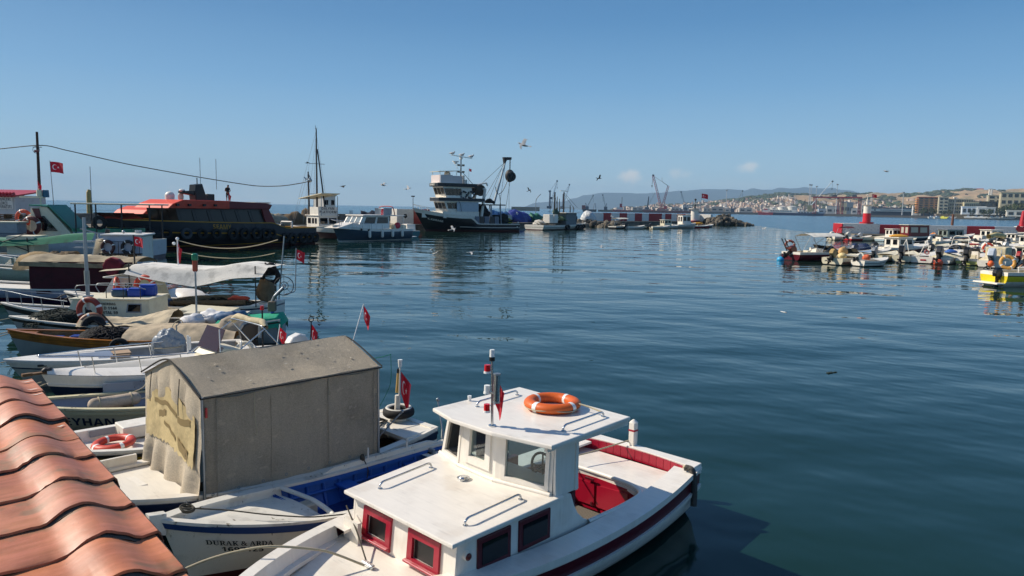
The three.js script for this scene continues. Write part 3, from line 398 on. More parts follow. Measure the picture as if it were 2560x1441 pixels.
  mooring('deck_line', 'slack tan line lying across foredeck of blue-interior rowing boat', [wp(h, [L - .33, 1.03, 0]), wp(h, [.86 * L, .93, -.2]), wp(h, [.8 * L, .86, -.47]), wp(h, [.71 * L, .75, -.72]), wp(h, [.6 * L, .66, -.86])], .009, M.ropeD);
  mooring('bow_line', 'white bow line of blue-interior rowing boat running to quay', [wp(h, [L + .05, .95, 0]), wp(h, [L + .6, .85, .2]), wp(h, [L + 1.8, .9, .5])], .012);
}
// ---------------------------------------------------------------- open boat under a grey canvas tent
{
  const h = boat('tent_boat', 'white boat with navy stripe under tall grey gabled canvas tent', [-1.9, -13.4], [-6.3, -8.78], { B: 2.2, ts: .72, tm: .45, sheer: [.66, .56, .95], rake: .4, p: 2.6, draft: .4 }), g = h.g, L = h.L;
  skin(h, [['topside', M.white2, h.down(0), h.down(.06)], ['sheer_stripe', M.navy, h.down(.06), h.down(.2)], ['hull', M.white2, h.down(.2), h.lvl(.12)], ['bottom', M.navy, h.lvl(.12), h.lvl(-.4)]]);
  part(g, 'gunwale', h.cap(.14, .035, .025), M.white2); part(g, 'rub_rail', h.rail(.05, .05, .03), M.navy); h.inside(.02, .75, .15, .08).forEach((q) => part(g, 'inner_hull', [q], M.white2)); part(g, 'floor', [h.floor(.02, .75, .16, .06)], M.plank);
  part(g, 'fore_deck', [h.floor(.70, .97, (t) => h.y(t) - .02, .1, .03)], M.white2); part(g, 'deck_hatch', [rbox(.45, .03, .45, .01, .79 * L, .72, .05)], M.white2); part(g, 'bow_bulwark', [...h.cap(.05, .16, 0, { t0: .72, stern: false })].slice(1), M.white2);
  part(g, 'aft_deck', [deckPrism([[.02, -.74], [.8, -.9], [.8, .2], [.8, .9], [.02, .74]], .6, .675, .006)], M.white2); part(g, 'deck_locker', [rbox(.06, .2, .5, .01, .84, .55, .5)], M.grey);
  part(g, 'deck_panel', [rbox(.5, .012, .9, .004, .4, .68, 0)], M.white2);
  part(g, 'number_lettering', [h.text('1', .2, .86, .42, -1), h.text('KT', .1, .862, .58, -1)], M.black);
  // tent
  const x0 = 1.48, x1 = 4.36, w = 1.03, e = 2.08, r = 2.43, yb = .58, can = mat('#d6c9b5', .92, { map: T.canvas, bumpMap: T.clothB, bumpScale: .035 }), can2 = can, wob = (a, b, s) => (fbm(a * 3 + s, b * 3 + s, 3, s) - .5);
  const tent = new THREE.Group(); tent.name = 'tent_cover'; g.add(tent);
  const roofSide = (s) => drape(x0 - .05, x1 + .06, 0, 1, (u, v) => 0, 30, 12), bend = (geo, f) => { const p = geo.attributes.position; for (let i = 0; i < p.count; i++) p.setXYZ(i, ...f(p.getX(i), p.getZ(i))); geo.computeVertexNormals(); return geo; };
  for (const s of [-1, 1]) part(tent, 'tent_roof_slope', [bend(roofSide(s), (x, v) => { const u = (x - x0) / (x1 - x0), sagv = -.03 * Math.pow(Math.sin(clamp(u) * Math.PI * 3), 2) * v - .045 * Math.sin(v * Math.PI) * Math.sin(clamp(u) * Math.PI) + .02 * wob(u * 2, v, 5 + s); return [x, mix(r, e - .04, v) + sagv + .025 * Math.sin(u * 9 + v * 4) * v * .35 + .012, s * (v * (w + .03))]; })], can2);
  part(tent, 'tent_side', [bend(drape(x0, x1, 0, 1, () => 0, 40, 16), (x, v) => { const u = (x - x0) / (x1 - x0); return [x, mix(e, yb, v), -(w - .035 * Math.sin(v * Math.PI) * Math.pow(Math.sin(u * Math.PI * 3), 2) + .05 * Math.sin(v * Math.PI) * wob(u * 4 + v, v * 3 - u * 2, 9) + .012 * Math.sin(u * 22 - v * 9) * Math.pow(1 - v, 4) + .012 * Math.sin(u * 40 + v * 3) * Math.pow(v, 3) + .004 - .02 * v)]; })], can);
  part(tent, 'tent_side', [bend(drape(x0, x1, 0, 1, () => 0, 20, 8), (x, v) => [x, mix(e, yb, v), w + .02 * wob(x, v, 4)])], can);
  const endRows = []; for (let j = 0; j <= 26; j++) { const v = j / 26, row = []; for (let i = 0; i <= 44; i++) { const u = i / 44, z = mix(w, -w, u), top = mix(r, e, Math.abs(u - .5) * 2), fl = .62; let y = mix(top, yb - .02, v), fold = 0; fold = v > fl ? (.035 + .10 * (v - fl)) * Math.sin(u * 26 + 1.5 * Math.sin(u * 5)) * step(fl, fl + .16, v) : v < .34 ? .05 * Math.abs(Math.sin(u * 13)) * step(.0, .2, v) * (1 - step(.26, .34, v)) : .008 * wob(u * 5, v * 5, 14); row.push([x1 + .02 + fold + .16 * Math.pow(v, 2) * (.4 + .6 * u), y + (v > .9 ? .05 * Math.sin(u * 9) : 0), z * (1 + .03 * v)]); } endRows.push(row); }
  part(tent, 'tent_front', [grid(endRows, true)], mat('#d6c9b5', .92, { map: T.canvas, bumpMap: T.clothB, bumpScale: .012 }));
  // yellowed clear panel sewn into the front
  const pr = []; for (let j = 0; j <= 18; j++) { const row = []; for (let i = 0; i <= 26; i++) { const u = i / 26, v = j / 18, uu = mix(.07, .93, u), top = .2 + .025 * Math.abs(Math.sin(u * 14)), bot = .62 + .014 * Math.sin(u * 70) + .06 * u, vv = mix(top, bot, v), z = mix(w, -w, uu), yt = mix(r, e, Math.abs(uu - .5) * 2); row.push([x1 + .055 + .16 * vv * vv * (.4 + .6 * uu) + .02 * wob(u * 4, v * 4, 22), mix(yt, yb - .02, vv), z * (1 + .03 * vv)]); } pr.push(row); }
  const pan = part(tent, 'yellowed_window_panel', [grid(pr, true)], mat('#d6c08f', .5, { map: T.cloth }));
  const tp = []; for (const [u0, v0, u1, v1, ww] of [[.2, .2, .66, .36, .035], [.68, .42, .92, .24, .05], [.3, .47, .45, .47, .05], [.42, .66, .66, .78, .03], [.7, .8, .9, .88, .08]]) { const q = (u, v) => { const i = Math.min(17.99, clamp(v) * 18), j = Math.min(25.99, clamp(u) * 26), i0 = Math.floor(i), j0 = Math.floor(j), m4 = (k) => mix(mix(pr[i0][j0][k], pr[i0][j0 + 1][k], j - j0), mix(pr[i0 + 1][j0][k], pr[i0 + 1][j0 + 1][k], j - j0), i - i0); return [m4(0) + .006, m4(1), m4(2)]; }; const rows = []; for (let k = 0; k <= 8; k++) { const t = k / 8, u = mix(u0, u1, t), v = mix(v0, v1, t), c = q(u, v); rows.push([[c[0], c[1] + ww, c[2]], [c[0], c[1] - ww, c[2]]]); } part(pan, 'repair_tape', [grid(rows, true)], mat('#8f7a50', .6, { map: T.worn })); }
  part(tent, 'seam_piping', [tube([[x1 + .06, e, w + .04], [x1 + .06, r + .012, 0], [x1 + .06, e, -w - .04]], .014, 5, 40), tube([[x1 + .06, e - .02, -w - .035], [x0 - .05, e - .02, -w - .035]], .012, 5, 30), tube([[x0 - .05, e, -w - .03], [x0 - .05, r, 0], [x0 - .05, e, w + .03]], .012, 5, 30)], mat('#2c2a27', .9));
  [cyl([x1 + .03, .5, -w - .02], [x1 + .03, e, -w - .02], .02, .02), cyl([x1, .5, w], [x1, e, w], .02, .02), cyl([x0, .5, -w], [x0, e, -w], .02, .02), cyl([x0, .5, w], [x0, e, w], .02, .02)].forEach((q) => part(tent, 'corner_post', [q], M.galv));
  part(tent, 'side_seam', [tube([[x1 - .17, e - .06, -w - .022], [x1 - .16, 1.4, -w - .03], [x1 - .15, .62, -w - .02]], .008, 4, 20), tube([[x0 + .1, e - .06, -w - .02], [x0 + .1, .62, -w - .012]], .008, 4, 20)], can);
  for (const q of [.33, .66]) part(tent, 'panel_seam', [tube([0, .25, .5, .75, 1].map((v) => [mix(x0, x1, q), mix(e - .04, yb + .04, v), -w - .008 + .012 * v]), .006, 4, 20)], can); for (let k = 0; k < 9; k++) part(tent, 'eyelet', [torus(.018, .005, x0 + .2 + k * .37, yb + .1, -w - .012, 0, 0, 0, 10)], M.galv); part(tent, 'red_strap_tag', [box(.03, .14, .02, x1 - .02, 1.86, -w - .03)], M.red);
  for (const [x, l] of [[x1 - .72, .62], [x0 + .95, .25]]) part(tent, 'tie_string', [tube([[x, e - .05, -w - .03], [x + .01, e - .05 - l * .5, -w - .035], [x - .015, e - .05 - l, -w - .045], [x + .03, e - .03 - l, -w - .04]], .006, 4, 16)], M.rope);
  for (const z of [.62, -.42]) part(tent, 'roll_tie', [tube([[x1 + .07, mix(r, e, Math.abs(z) / w) - .06, z], [x1 + .1, 1.9, z], [x1 + .12, 1.72, z - .04]], .007, 4, 16)], mat('#3a3834', .9));
  // droppings on the roof cloth
  part(tent, 'roof_spot', Array.from({ length: 18 }, () => { const x = rnd(x0 + .05, x1 - .2), v = rnd(.08, .95), y = mix(r, e - .04, v) + .02; return ball(rnd(.006, .014), x, y - .012, -v * (w + .03), rnd(1, 2.5), .15, rnd(.8, 1.6), 6); }), mat('#cfcabd', .9));
  // stern gear
  const ty = thing('tyre', 'worn black tyre standing at stern of grey tent boat, round the flag post', 'tyre', wp(h, [.24, .84, .05]), 0); part(ty, 'tread', [tyreGeo(.22, .085)], M.rubber); part(ty, 'whitewall', [torus(.22, .05, 0, .052, 0, Math.PI / 2, 0, 0, 28, TAU, 5)], mat('#c9c6bd', .7));
  part(g, 'tyre_stand', [cyl([.24, .67, .05], [.24, .77, .05], .14, .17, 14)], M.white2);
  part(g, 'flag_post', [cyl([.24, .7, .05], [.22, 1.7, .03], .018, .014), cyl([.24, .85, .09], [.23, 1.15, .09], .055, .05, 12)], M.white2); part(g, 'masthead_lamp', [cyl([.22, 1.7, .03], [.22, 1.84, .03], .035, .045, 10)], M.lens); part(g, 'float_tube', [cyl([.24, 1.2, .1], [.22, 1.58, .08], .03, .03, 10)], mat('#c9a45c', .6)); part(g, 'float_cap', [cyl([.22, 1.58, .08], [.22, 1.66, .07], .033, .033, 10)], M.black);
  flagOn(g, .22, 1.62, .0, .6, .42, 2.7, 1, 2.2);
  part(g, 'tangled_hose', Array.from({ length: 7 }, (_, k) => tube([[1.5, .55 + k * .02, -.6 + k * .16], [1.1, .72 + rnd(0, .1), -.45 + k * .13], [.8, .75 + rnd(0, .12), -.2 + k * .07], [.5, .72, .05 + k * .02]], .014, 4, 20)), M.ropeD);
  part(g, 'tiller_stick', [cyl([1.2, .6, -.5], [.75, 1.1, -.72], .014, .012), ball(.03, .75, 1.11, -.72)], M.galv);
  lifebuoy('orange lifebuoy leaning under aft opening of grey tent boat', wp(h, [1.28, .72, .25]), .27, [1.1, 1.2, 0], '#d2532a');
  const pole = part(g, 'tent_flag_pole', [cyl([x0 - .04, 1.6, .12], [x0 - .5, 2.95, .1], .012, .009)], M.lens); flagOn(g, x0 - .5, 2.93, .1, .34, .24, 2.5, 1, .3); part(g, 'lamp_line', [rope([x0 - .05, 2.1, -.5], [x0 - .5, 2.16, -.7], .02, .006), tube([[x0 - .5, 2.16, -.7], [x0 - .52, 1.6, -.65], [x0 - .2, 1.0, -.55]], .006, 4, 20)], M.lensG);
}
// ---------------------------------------------------------------- the tiled roof of the kiosk on the quay, and the quay
const splitParts = (parent, name, geos, m, label) => geos.flat(9).filter(Boolean).map((g) => part(parent, name, [g], m, label));
{
  const k = thing('kiosk', 'quayside kiosk with terracotta roll-tiled roof in the bottom corner', 'kiosk', [-1.205, 3.303, -2.58], Math.atan2(-.733 * -1, -.679) + 0);
  // local x runs up the tile columns, z to the inside of the roof; the slope rises 3.5 degrees
  k.rotation.set(0, Math.atan2(.733, -.679), 0);
  const inner = 1, prof = (q) => { const a = q - .205, roll = .056 * Math.pow(Math.max(0, Math.cos(clamp(Math.abs(a) / .135, 0, 1) * Math.PI / 2)), 1.35); return roll - .004 * Math.sin(clamp(q / .08, 0, 1) * Math.PI) + .006 * Math.exp(-Math.pow((q - .60) / .02, 2)); };
  const tm = [0, 1, 2, 3, 4].map((i) => { const t = scaled(T.clay, 1.1); t.offset.set(i * .37, i * .61); t.rotation = i % 2 ? 0.05 : -.04; return new THREE.MeshPhysicalMaterial({ color: lin(['#c97f5d', '#c27858', '#cc8563', '#c27d5e', '#cc7e58'][i]), map: t, roughness: .5, bumpMap: T.rough, bumpScale: .0016, side: THREE.DoubleSide, clearcoat: .06, clearcoatRoughness: .5 }); });
  const slope = Math.tan(.0605), qs = [-.022, -.02, -.012, 0, .03, .06, .085, .11, .13, .15, .17, .19, .205, .22, .24, .26, .28, .3, .325, .35, .38, .45, .53, .62];
  let n = 0;
  for (let col = 0; col < 2; col++) for (let r = -2; r < 9; r++) {
    const x0 = r * .333 + .02 + rnd(-.022, .022), x1 = x0 + .375, lift = .017, dz = rnd(-.007, .007), dy = rnd(-.006, .006), q0 = col * .62, use = col ? qs.filter((q) => q >= 0) : qs;
    const P = (x, q, th) => { const s = (x - x0) / (x1 - x0), drop = q < 0 ? -.045 * (q + .0) / -.022 * 1 : 0; return [x, x * slope + prof(Math.max(0, q)) + lift * (1 - s) + dy - (q < -.013 ? .05 : q < 0 ? .014 : 0) - th + .010 * (vnoise(q * 26 + r * 4.1, r * 3.3 + col, 5) - .5) * (s < .02 ? 1 : .15) - (s < .02 && vnoise(q * 55 + col * 9, r * 7.7, 8) > .8 ? .007 : 0), q0 + q + dz + (q < -.021 ? .0 : 0)]; };
    const xs = [x0, x0 + .01, (x0 + x1) / 2, x1], top = use.map((q) => xs.map((x) => P(x, q, 0))), bot = use.map((q) => xs.map((x) => P(x, q, .012)));
    part(k, 'roof_tile', [toCreasedNormals(grid(top, false), .9), toCreasedNormals(grid(bot, true), .9), flat(grid(use.map((q) => [P(x0, q, 0), P(x0, q, .012)]), true)), flat(grid(xs.map((x) => [P(x, use[0], 0), P(x, use[0], .012)]), false))], tm[(n++ * 7 + col * 3) % 5]);
    if (r > -2) { const rows = use.filter((q) => q > -.01).map((q) => { const w = .016 + .020 * vnoise(q * 22 + r * 7, col * 5, 3), a = P(x0 + .045, q, .016), b = P(x0 + .004 - w * (q > .05 && q < .5 ? 1 : .6), q, .02 + .003 * vnoise(q * 90, r, 6)); return [[a[0], a[1] + .004, a[2]], b, [b[0] + .01, b[1] - .012, b[2]]]; }); part(k, 'mortar_bed', [flat(grid(rows, false))], mat('#5d5348', .95, { bumpMap: T.rough, bumpScale: .02 })); }
  }
  // bird droppings on the pans
  for (const [x, q, l] of [[.78, .045, .085], [2.3, .05, .09], [2.62, .05, .08], [2.72, .06, .07], [2.95, .05, .08], [1.93, .07, .04]]) { const rows = []; for (let i = 0; i <= 10; i++) { const z = q - .02 + l * i / 10 - .03, r = Math.floor((x - .02) / .333), s = ((x - .02) - r * .333) / .375, w = (.004 + .007 * vnoise(i * .9, x * 9, 4)) * Math.sin((i + .6) / 11.2 * Math.PI); const y = x * slope + prof(Math.max(0, z)) + .014 * (1 - s) + .006; rows.push([[x + w + .006 * Math.sin(i * .7), y, z], [x - w + .006 * Math.sin(i * .7), y, z]]); } part(k, 'dropping', [grid(rows)], mat('#d6cfc4', .9)); }
  part(k, 'roof_board', [slab([-.9, -.045 - .9 * slope, .02], [-.9, -.045 - .9 * slope, 2.6], [3.06, -.05 + 3.06 * slope, 2.6], [3.06, -.05 + 3.06 * slope, .02], .04)], M.plank);
  part(k, 'verge_board', [slab([-.9, -.06 - .9 * slope, 0], [3.06, -.06 + 3.06 * slope, 0], [3.06, -.25 + 3.06 * slope, 0], [-.9, -.25 - .9 * slope, 0], .03)], paint('#3a2b22'));
  part(k, 'kiosk_wall', [box(3.6, 2.0, 2.0, 1.1, -1.2, 1.4)], paint('#d8d2c4', .7));
  k.traverse((o) => { if (o.isMesh) { const g = o.geometry; g.scale(1, 1, -1); for (const n of ['position', 'normal', 'uv']) { const a = g.attributes[n], k = a.itemSize, d = a.array; for (let i = 0; i < d.length; i += 3 * k) for (let j = 0; j < k; j++) { const t = d[i + k + j]; d[i + k + j] = d[i + 2 * k + j]; d[i + 2 * k + j] = t; } } } });
  part(k, 'vent_stub', [box(.06, .1, .06, 3.0, slope * 3 + .1, -.3)], M.iron);
}
// quay on this side and the mole that closes the harbour on the far side
const slope2 = (pts, y0, y1) => deckPrism(pts, y0, y1, .03);
struct('quay', [slope2([[-.2, -1.2], [-1.6, -2.65], [-62.4, -69.4], [-74, -62], [-30, -14], [-12, 10], [6, 10], [5, 2]], -1.5, 1.1)], M.conc);
struct('mole', [slope2([[-62, -70], [8, -190], [30, -226], [74, -268], [62, -284], [12, -236], [-14, -206], [-84, -86], [-74, -62]], -1.5, 1.15)], mat('#8d8578', .9, { map: T.conc, bumpMap: T.rough, bumpScale: .02 }));
struct('east_mole', [slope2([[63, -133], [88, -136.5], [200, -146], [200, -154], [86, -145], [62, -141]], -1.5, 1.1)], mat('#b9b2a4', .9, { map: T.conc }));
// ---------------------------------------------------------------- the row of small boats moored bow to the quay
const G_ROW = 'boats moored bow to the quay';
function openBoat(name, label, stern, bow, o) {   // a plain open boat: skin, gunwale, inside, floor, foredeck
  const h = boat(name, label, stern, bow, { B: 1.9, ...o.hull }, G_ROW), g = h.g;
  skin(h, o.skin(h)); part(g, 'gunwale', h.cap(o.cap ?? .11, .035, .025), o.rim ?? M.white2); part(g, 'rub_rail', h.rail(o.rr ?? .04, .05, .03), o.rub ?? M.black);
  const f = o.floor ?? .14, d = o.deck ?? .72; splitParts(g, 'inner_side', h.inside(.03, o.full ? .98 : d, f, .07), o.inner ?? M.white2); part(g, 'floor', [h.floor(.03, d, f + .01, .06)], o.floorM ?? M.plank);
  part(g, 'fore_deck', [h.floor(d, .975, (t) => h.y(t) - (o.dd ?? .02), .09, .04)], o.deckM ?? M.white2); part(g, 'fore_bulkhead', [h.bulkhead(d, f, h.y(d) - .02, .08)[0]], o.inner ?? M.white2);
  for (const t of o.thwarts ?? []) part(g, 'thwart', [box(.24, .035, h.w(t) * 2 - .15, t * h.L, h.y(t) - .14, 0)], o.thM ?? M.plank);
  return h;
}
{ // boat with mustard stripe and a lifebuoy on deck
  const h = openBoat('fishing_boat', 'white boat with mustard stripe and red lifebuoy on its bare foredeck', [-3.7, -14.9], [-7.95, -10.75], { hull: { B: 2.0, ts: .75, sheer: [.62, .55, .85], p: 2.7 }, skin: (h) => [['topside', M.white2, h.down(0), h.down(.05)], ['sheer_stripe', M.black, h.down(.05), h.down(.1)], ['mustard_stripe', paint('#8d7412', .5), h.down(.1), h.down(.26)], ['hull', M.black, h.down(.26), h.lvl(-.3)]], deck: .55, dd: .16, rub: M.black }), g = h.g, L = h.L;
  part(g, 'bow_inner_side', h.inside(.55, .98, .5, .11), M.white2); part(g, 'deck_locker', [rbox(.7, .22, .5, .02, .62 * L, .62, .55)], M.white2); part(g, 'hatch_coaming', [rbox(.55, .16, .6, .03, .52 * L, .56, -.1)], M.cream); part(g, 'locker_recess', [box(.4, .12, .02, .72 * L, .64, .62)], M.grey); part(g, 'green_well', [box(.6, .04, 1.4, .46 * L, .42, 0)], paint('#0f4a45'));
  lifebuoy('red lifebuoy with blue-edged bands on white foredeck beside grey tent boat', wp(h, [.72 * L, .6, -.02]), .27, [.03, .5, .05], '#cf4630');
}
{ // old wooden boat, paint flaking
  const h = openBoat('wooden_boat', 'old cream wooden boat with flaking grey-blue inside and navy bow lettering', [-5.3, -16.4], [-10.0, -13.5], { hull: { B: 1.65, ts: .72, sheer: [.6, .5, .8], p: 2.3 }, skin: (h) => [['topside', oldPaint('#cbbf9f'), h.down(0), h.lvl(-.3)]], rim: oldPaint('#d8cda6'), rub: oldPaint('#cfc29a'), inner: oldPaint('#8e98a8'), deck: .9, floorM: M.plank, thwarts: [.3, .58] }), g = h.g, L = h.L;
  part(g, 'name_lettering', [h.text('CEYHAN', .17, .73, .33, -1, { stretch: 1.2 })], paint('#1b2340', .6));
  part(g, 'raised_plank', [box(1.7, .2, .03, .5 * L, .68, h.w(.5) - .04)], oldPaint('#9aa1ab'));
  const c = thing('rolled_fender', 'pale rolled fabric fender lying in old cream wooden boat', 'fender', wp(h, [.62 * L, .46, 0])); c.rotation.y = h.g.rotation.y + .2; part(c, 'roll', [new THREE.CapsuleGeometry(.13, .75, 6, 14).rotateZ(Math.PI / 2).translate(0, .1, 0)], cloth('#c9b6a2')); part(c, 'lashing', [torus(.137, .012, .3, .1, 0, 0, Math.PI / 2, 0), torus(.137, .012, -.3, .1, 0, 0, Math.PI / 2, 0)], M.rope);
  part(g, 'mooring_lines', [tube([[.62 * L, .55, .2], [.52 * L, .72, .3], [.5 * L, .95, .34], [.47 * L, .8, .3]], .012), tube([[.6 * L, .5, .1], [.45 * L, .5, .3], [.36 * L, .45, .1]], .012)], M.rope);
}
{ // DONK
  const h = boat('motor_boat', 'white motor boat with white italic lettering on navy band and bow rails', [-5.9, -19.4], [-9.95, -14.95], { B: 2.05, ts: .85, tm: .45, sheer: [.72, .8, 1.02], p: 2.3, rake: .55, fine: 1.15 }, G_ROW), g = h.g, L = h.L;
  skin(h, [['topside', M.white, h.down(0), h.down(.24)], ['name_band', M.navy, h.down(.24), h.down(.5)], ['hull', M.white2, h.down(.5), h.lvl(-.3)]]); part(g, 'rub_rail', h.rail(.22, .05, .03), M.white); part(g, 'fore_deck', [h.floor(.42, .985, (t) => h.y(t) + .01, -.01, .10)], M.white); part(g, 'deck_pad', [h.floor(.5, .86, (t) => h.y(t) + .03, .32, .10)], paint('#b8b5ad', .6)); part(g, 'gunwale', h.cap(.3, .03, .01, { t1: .45 }), M.white); part(g, 'inner_hull', h.inside(.03, .44, .2, .3), M.white2); part(g, 'floor', [h.floor(.03, .44, .21, .28)], M.white2);
  part(g, 'name_lettering', [h.text('DONK', .21, .70, .455, -1, { serif: true, slant: .25, stretch: 1.15 })], M.lens);
  const rail = (s) => [.52, .6, .7, .8, .9, .98].map((t) => [t * L + (t > .9 ? .12 : 0), h.y(t) + .42, s * Math.max(.05, h.w(t) - .08)]); part(g, 'bow_rail', [tube([...rail(-1), ...rail(1).reverse()], .014, 6, 70)], M.steel); for (const s of [-1, 1]) for (const t of [.58, .72, .86]) part(g, 'stanchion', [cyl([t * L - .06, h.y(t) + .02, s * (h.w(t) - .1)], [t * L, h.y(t) + .42, s * (h.w(t) - .08)], .012)], M.steel);
  part(g, 'bow_roller', [box(.5, .04, .12, L + .02, 1.05, 0), box(.18, .06, .1, L + .26, 1.05, 0)], M.wood); part(g, 'bow_fitting', [blob(.08, L - .1, 1.1, 0, 1.4, .7, 1, 2)], M.iron);
  part(g, 'console', [sidePrism([[.28 * L, .2], [.42 * L, .2], [.42 * L, .95], [.38 * L, 1.15], [.3 * L, 1.05]], -.62, .5, .03)], M.cream); part(g, 'tinted_windscreen', [slab([.41 * L, 1.1, -.6], [.41 * L, 1.1, .48], [.37 * L, 1.62, .42], [.37 * L, 1.62, -.55], .012)], new THREE.MeshPhysicalMaterial({ color: lin('#6b3f38'), transmission: .75, roughness: .08, thickness: 0, side: THREE.DoubleSide })); part(g, 'windscreen_stay', [cyl([.4 * L, 1.05, -.62], [.4 * L, 1.65, -.6], .015)], M.lens);
  part(g, 'steering_wheel', [torus(.17, .02, .27 * L, 1.05, -.1, 0, Math.PI / 2 - .4, 0)], M.lens);
  const bim = (x, lean) => part(g, 'canopy_bow', [tube([[x, .68, -.92], [x + lean, 1.55, -.86], [x + lean * 1.08, 1.66, -.7], [x + lean * 1.08, 1.66, .7], [x + lean, 1.55, .86], [x, .68, .92]], .017, 6, 50)], M.steel); bim(.46 * L, -1.35); bim(.1 * L, .75); part(g, 'canopy_strut', [cyl([.36 * L, 1.1, -.9], [.08 * L, .9, -.88], .012)], M.steel);
  part(g, 'rolled_canopy', [tube([[1.34, 1.6, -.84], [1.3, 1.72, -.64], [1.3, 1.7, 0], [1.3, 1.72, .64], [1.34, 1.6, .84]], .085, 8, 40)], cloth('#cbbd9d'));
  part(g, 'stern_light_post', [cyl([1.2, .5, -.45], [1.2, 2.0, -.45], .022, .02)], M.black); part(g, 'stern_lamp', [cyl([1.2, 2.0, -.45], [1.2, 2.11, -.45], .05, .045, 10)], M.lensR); part(g, 'lamp_tube', [cyl([1.28, 1.3, -.45], [1.26, 1.75, -.45], .045, .045, 10)], M.galv);
  outboard(g, -.02, .5, .1, 1.0, { m: paint('#e6e4de', .3), tilt: .25 }); part(g, 'cowling_lettering', [text('UDE', .1, planeAt([-.3, .78, -.11], [-1, 0, 0], [.25, 1, 0]))], M.black); part(g, 'flag_staff', [cyl([.15, .68, .75], [.0, 1.35, .8], .012)], M.lens); flagOn(g, .03, 1.3, .8, .5, .34, 2.6, .9, 1.5);
  part(g, 'flag_pole', [cyl([0, .5, -.7], [-.05, 1.6, -.72], .016), torus(.07, .014, -.05, 1.67, -.72)], M.iron); flagOn(g, -.05, 1.55, -.72, .5, .36, 2.6, 1, .9);
  part(g, 'stern_bench', [rbox(.5, .3, 1.5, .03, .1 * L, .5, 0)], M.cream);
  lifebuoy('small white ring buoy on stern bench of motor boat with tinted windscreen', wp(h, [.22 * L, .86, .3]), .2, [1.2, .6, 0], '#ddd6c4');
}
{ // CENGO
  const h = openBoat('skiff', 'long white skiff with black bow lettering and grey-blue deck pads', [-7.75, -20.8], [-12.5, -17.45], { hull: { B: 1.75, ts: .8, sheer: [.6, .62, .74], p: 2.6, rake: .6, fine: 1.1 }, skin: (h) => [['topside', M.white, h.down(0), h.down(.18)], ['dark_line', M.navy, h.down(.18), h.down(.22)], ['hull', mat('#b9bab2', .5, { map: T.worn }), h.down(.22), h.lvl(-.3)]], cap: .18, rim: M.white, rub: M.white, deck: .66, inner: paint('#b6bcc4'), dd: -.01, deckM: M.white }), g = h.g, L = h.L;
  part(g, 'deck_pad', [h.floor(.6, .88, (t) => h.y(t) + .01, .2, .05)], paint('#6f7f97', .7)); part(g, 'name_lettering', [h.text('CENGO', .17, .80, .42, -1, { stretch: 1.3 })], M.black); part(g, 'bow_light', [rbox(.2, .06, .03, .02, .87 * L, h.y(.87) - .09, -h.w(.87) - .01)], M.iron);
  splitParts(g, 'tan_cushion', [box(.5, .06, .5, .56 * L, .6, .4), box(.45, .14, .06, .58 * L, .68, -.72)], mat('#a38a70', .8)); part(g, 'rod_holder', [cyl([.3 * L, .62, -.75], [.3 * L, 1.12, -.75], .03), cyl([.29 * L, .7, -.6], [.29 * L, 1.05, -.6], .05)], M.lens);
  const t = thing('covered_console', 'crumpled silver-grey tarp tied over console of long white skiff', 'tarp', wp(h, [.36 * L, .3, .0])); t.rotation.y = h.g.rotation.y; part(t, 'tarp', [blob(.4, 0, .4, 0, 1.0, 1.25, .8, 12, .2, 34)], mat('#8b9298', .35, { bumpMap: T.tarp, bumpScale: .08 })); part(t, 'cord', [torus(.38, .012, 0, .42, 0, Math.PI / 2 + .1, 0, 0, 30)], M.rope); outboard(g, -.02, .6, 0, 1, { tilt: .3 });
}
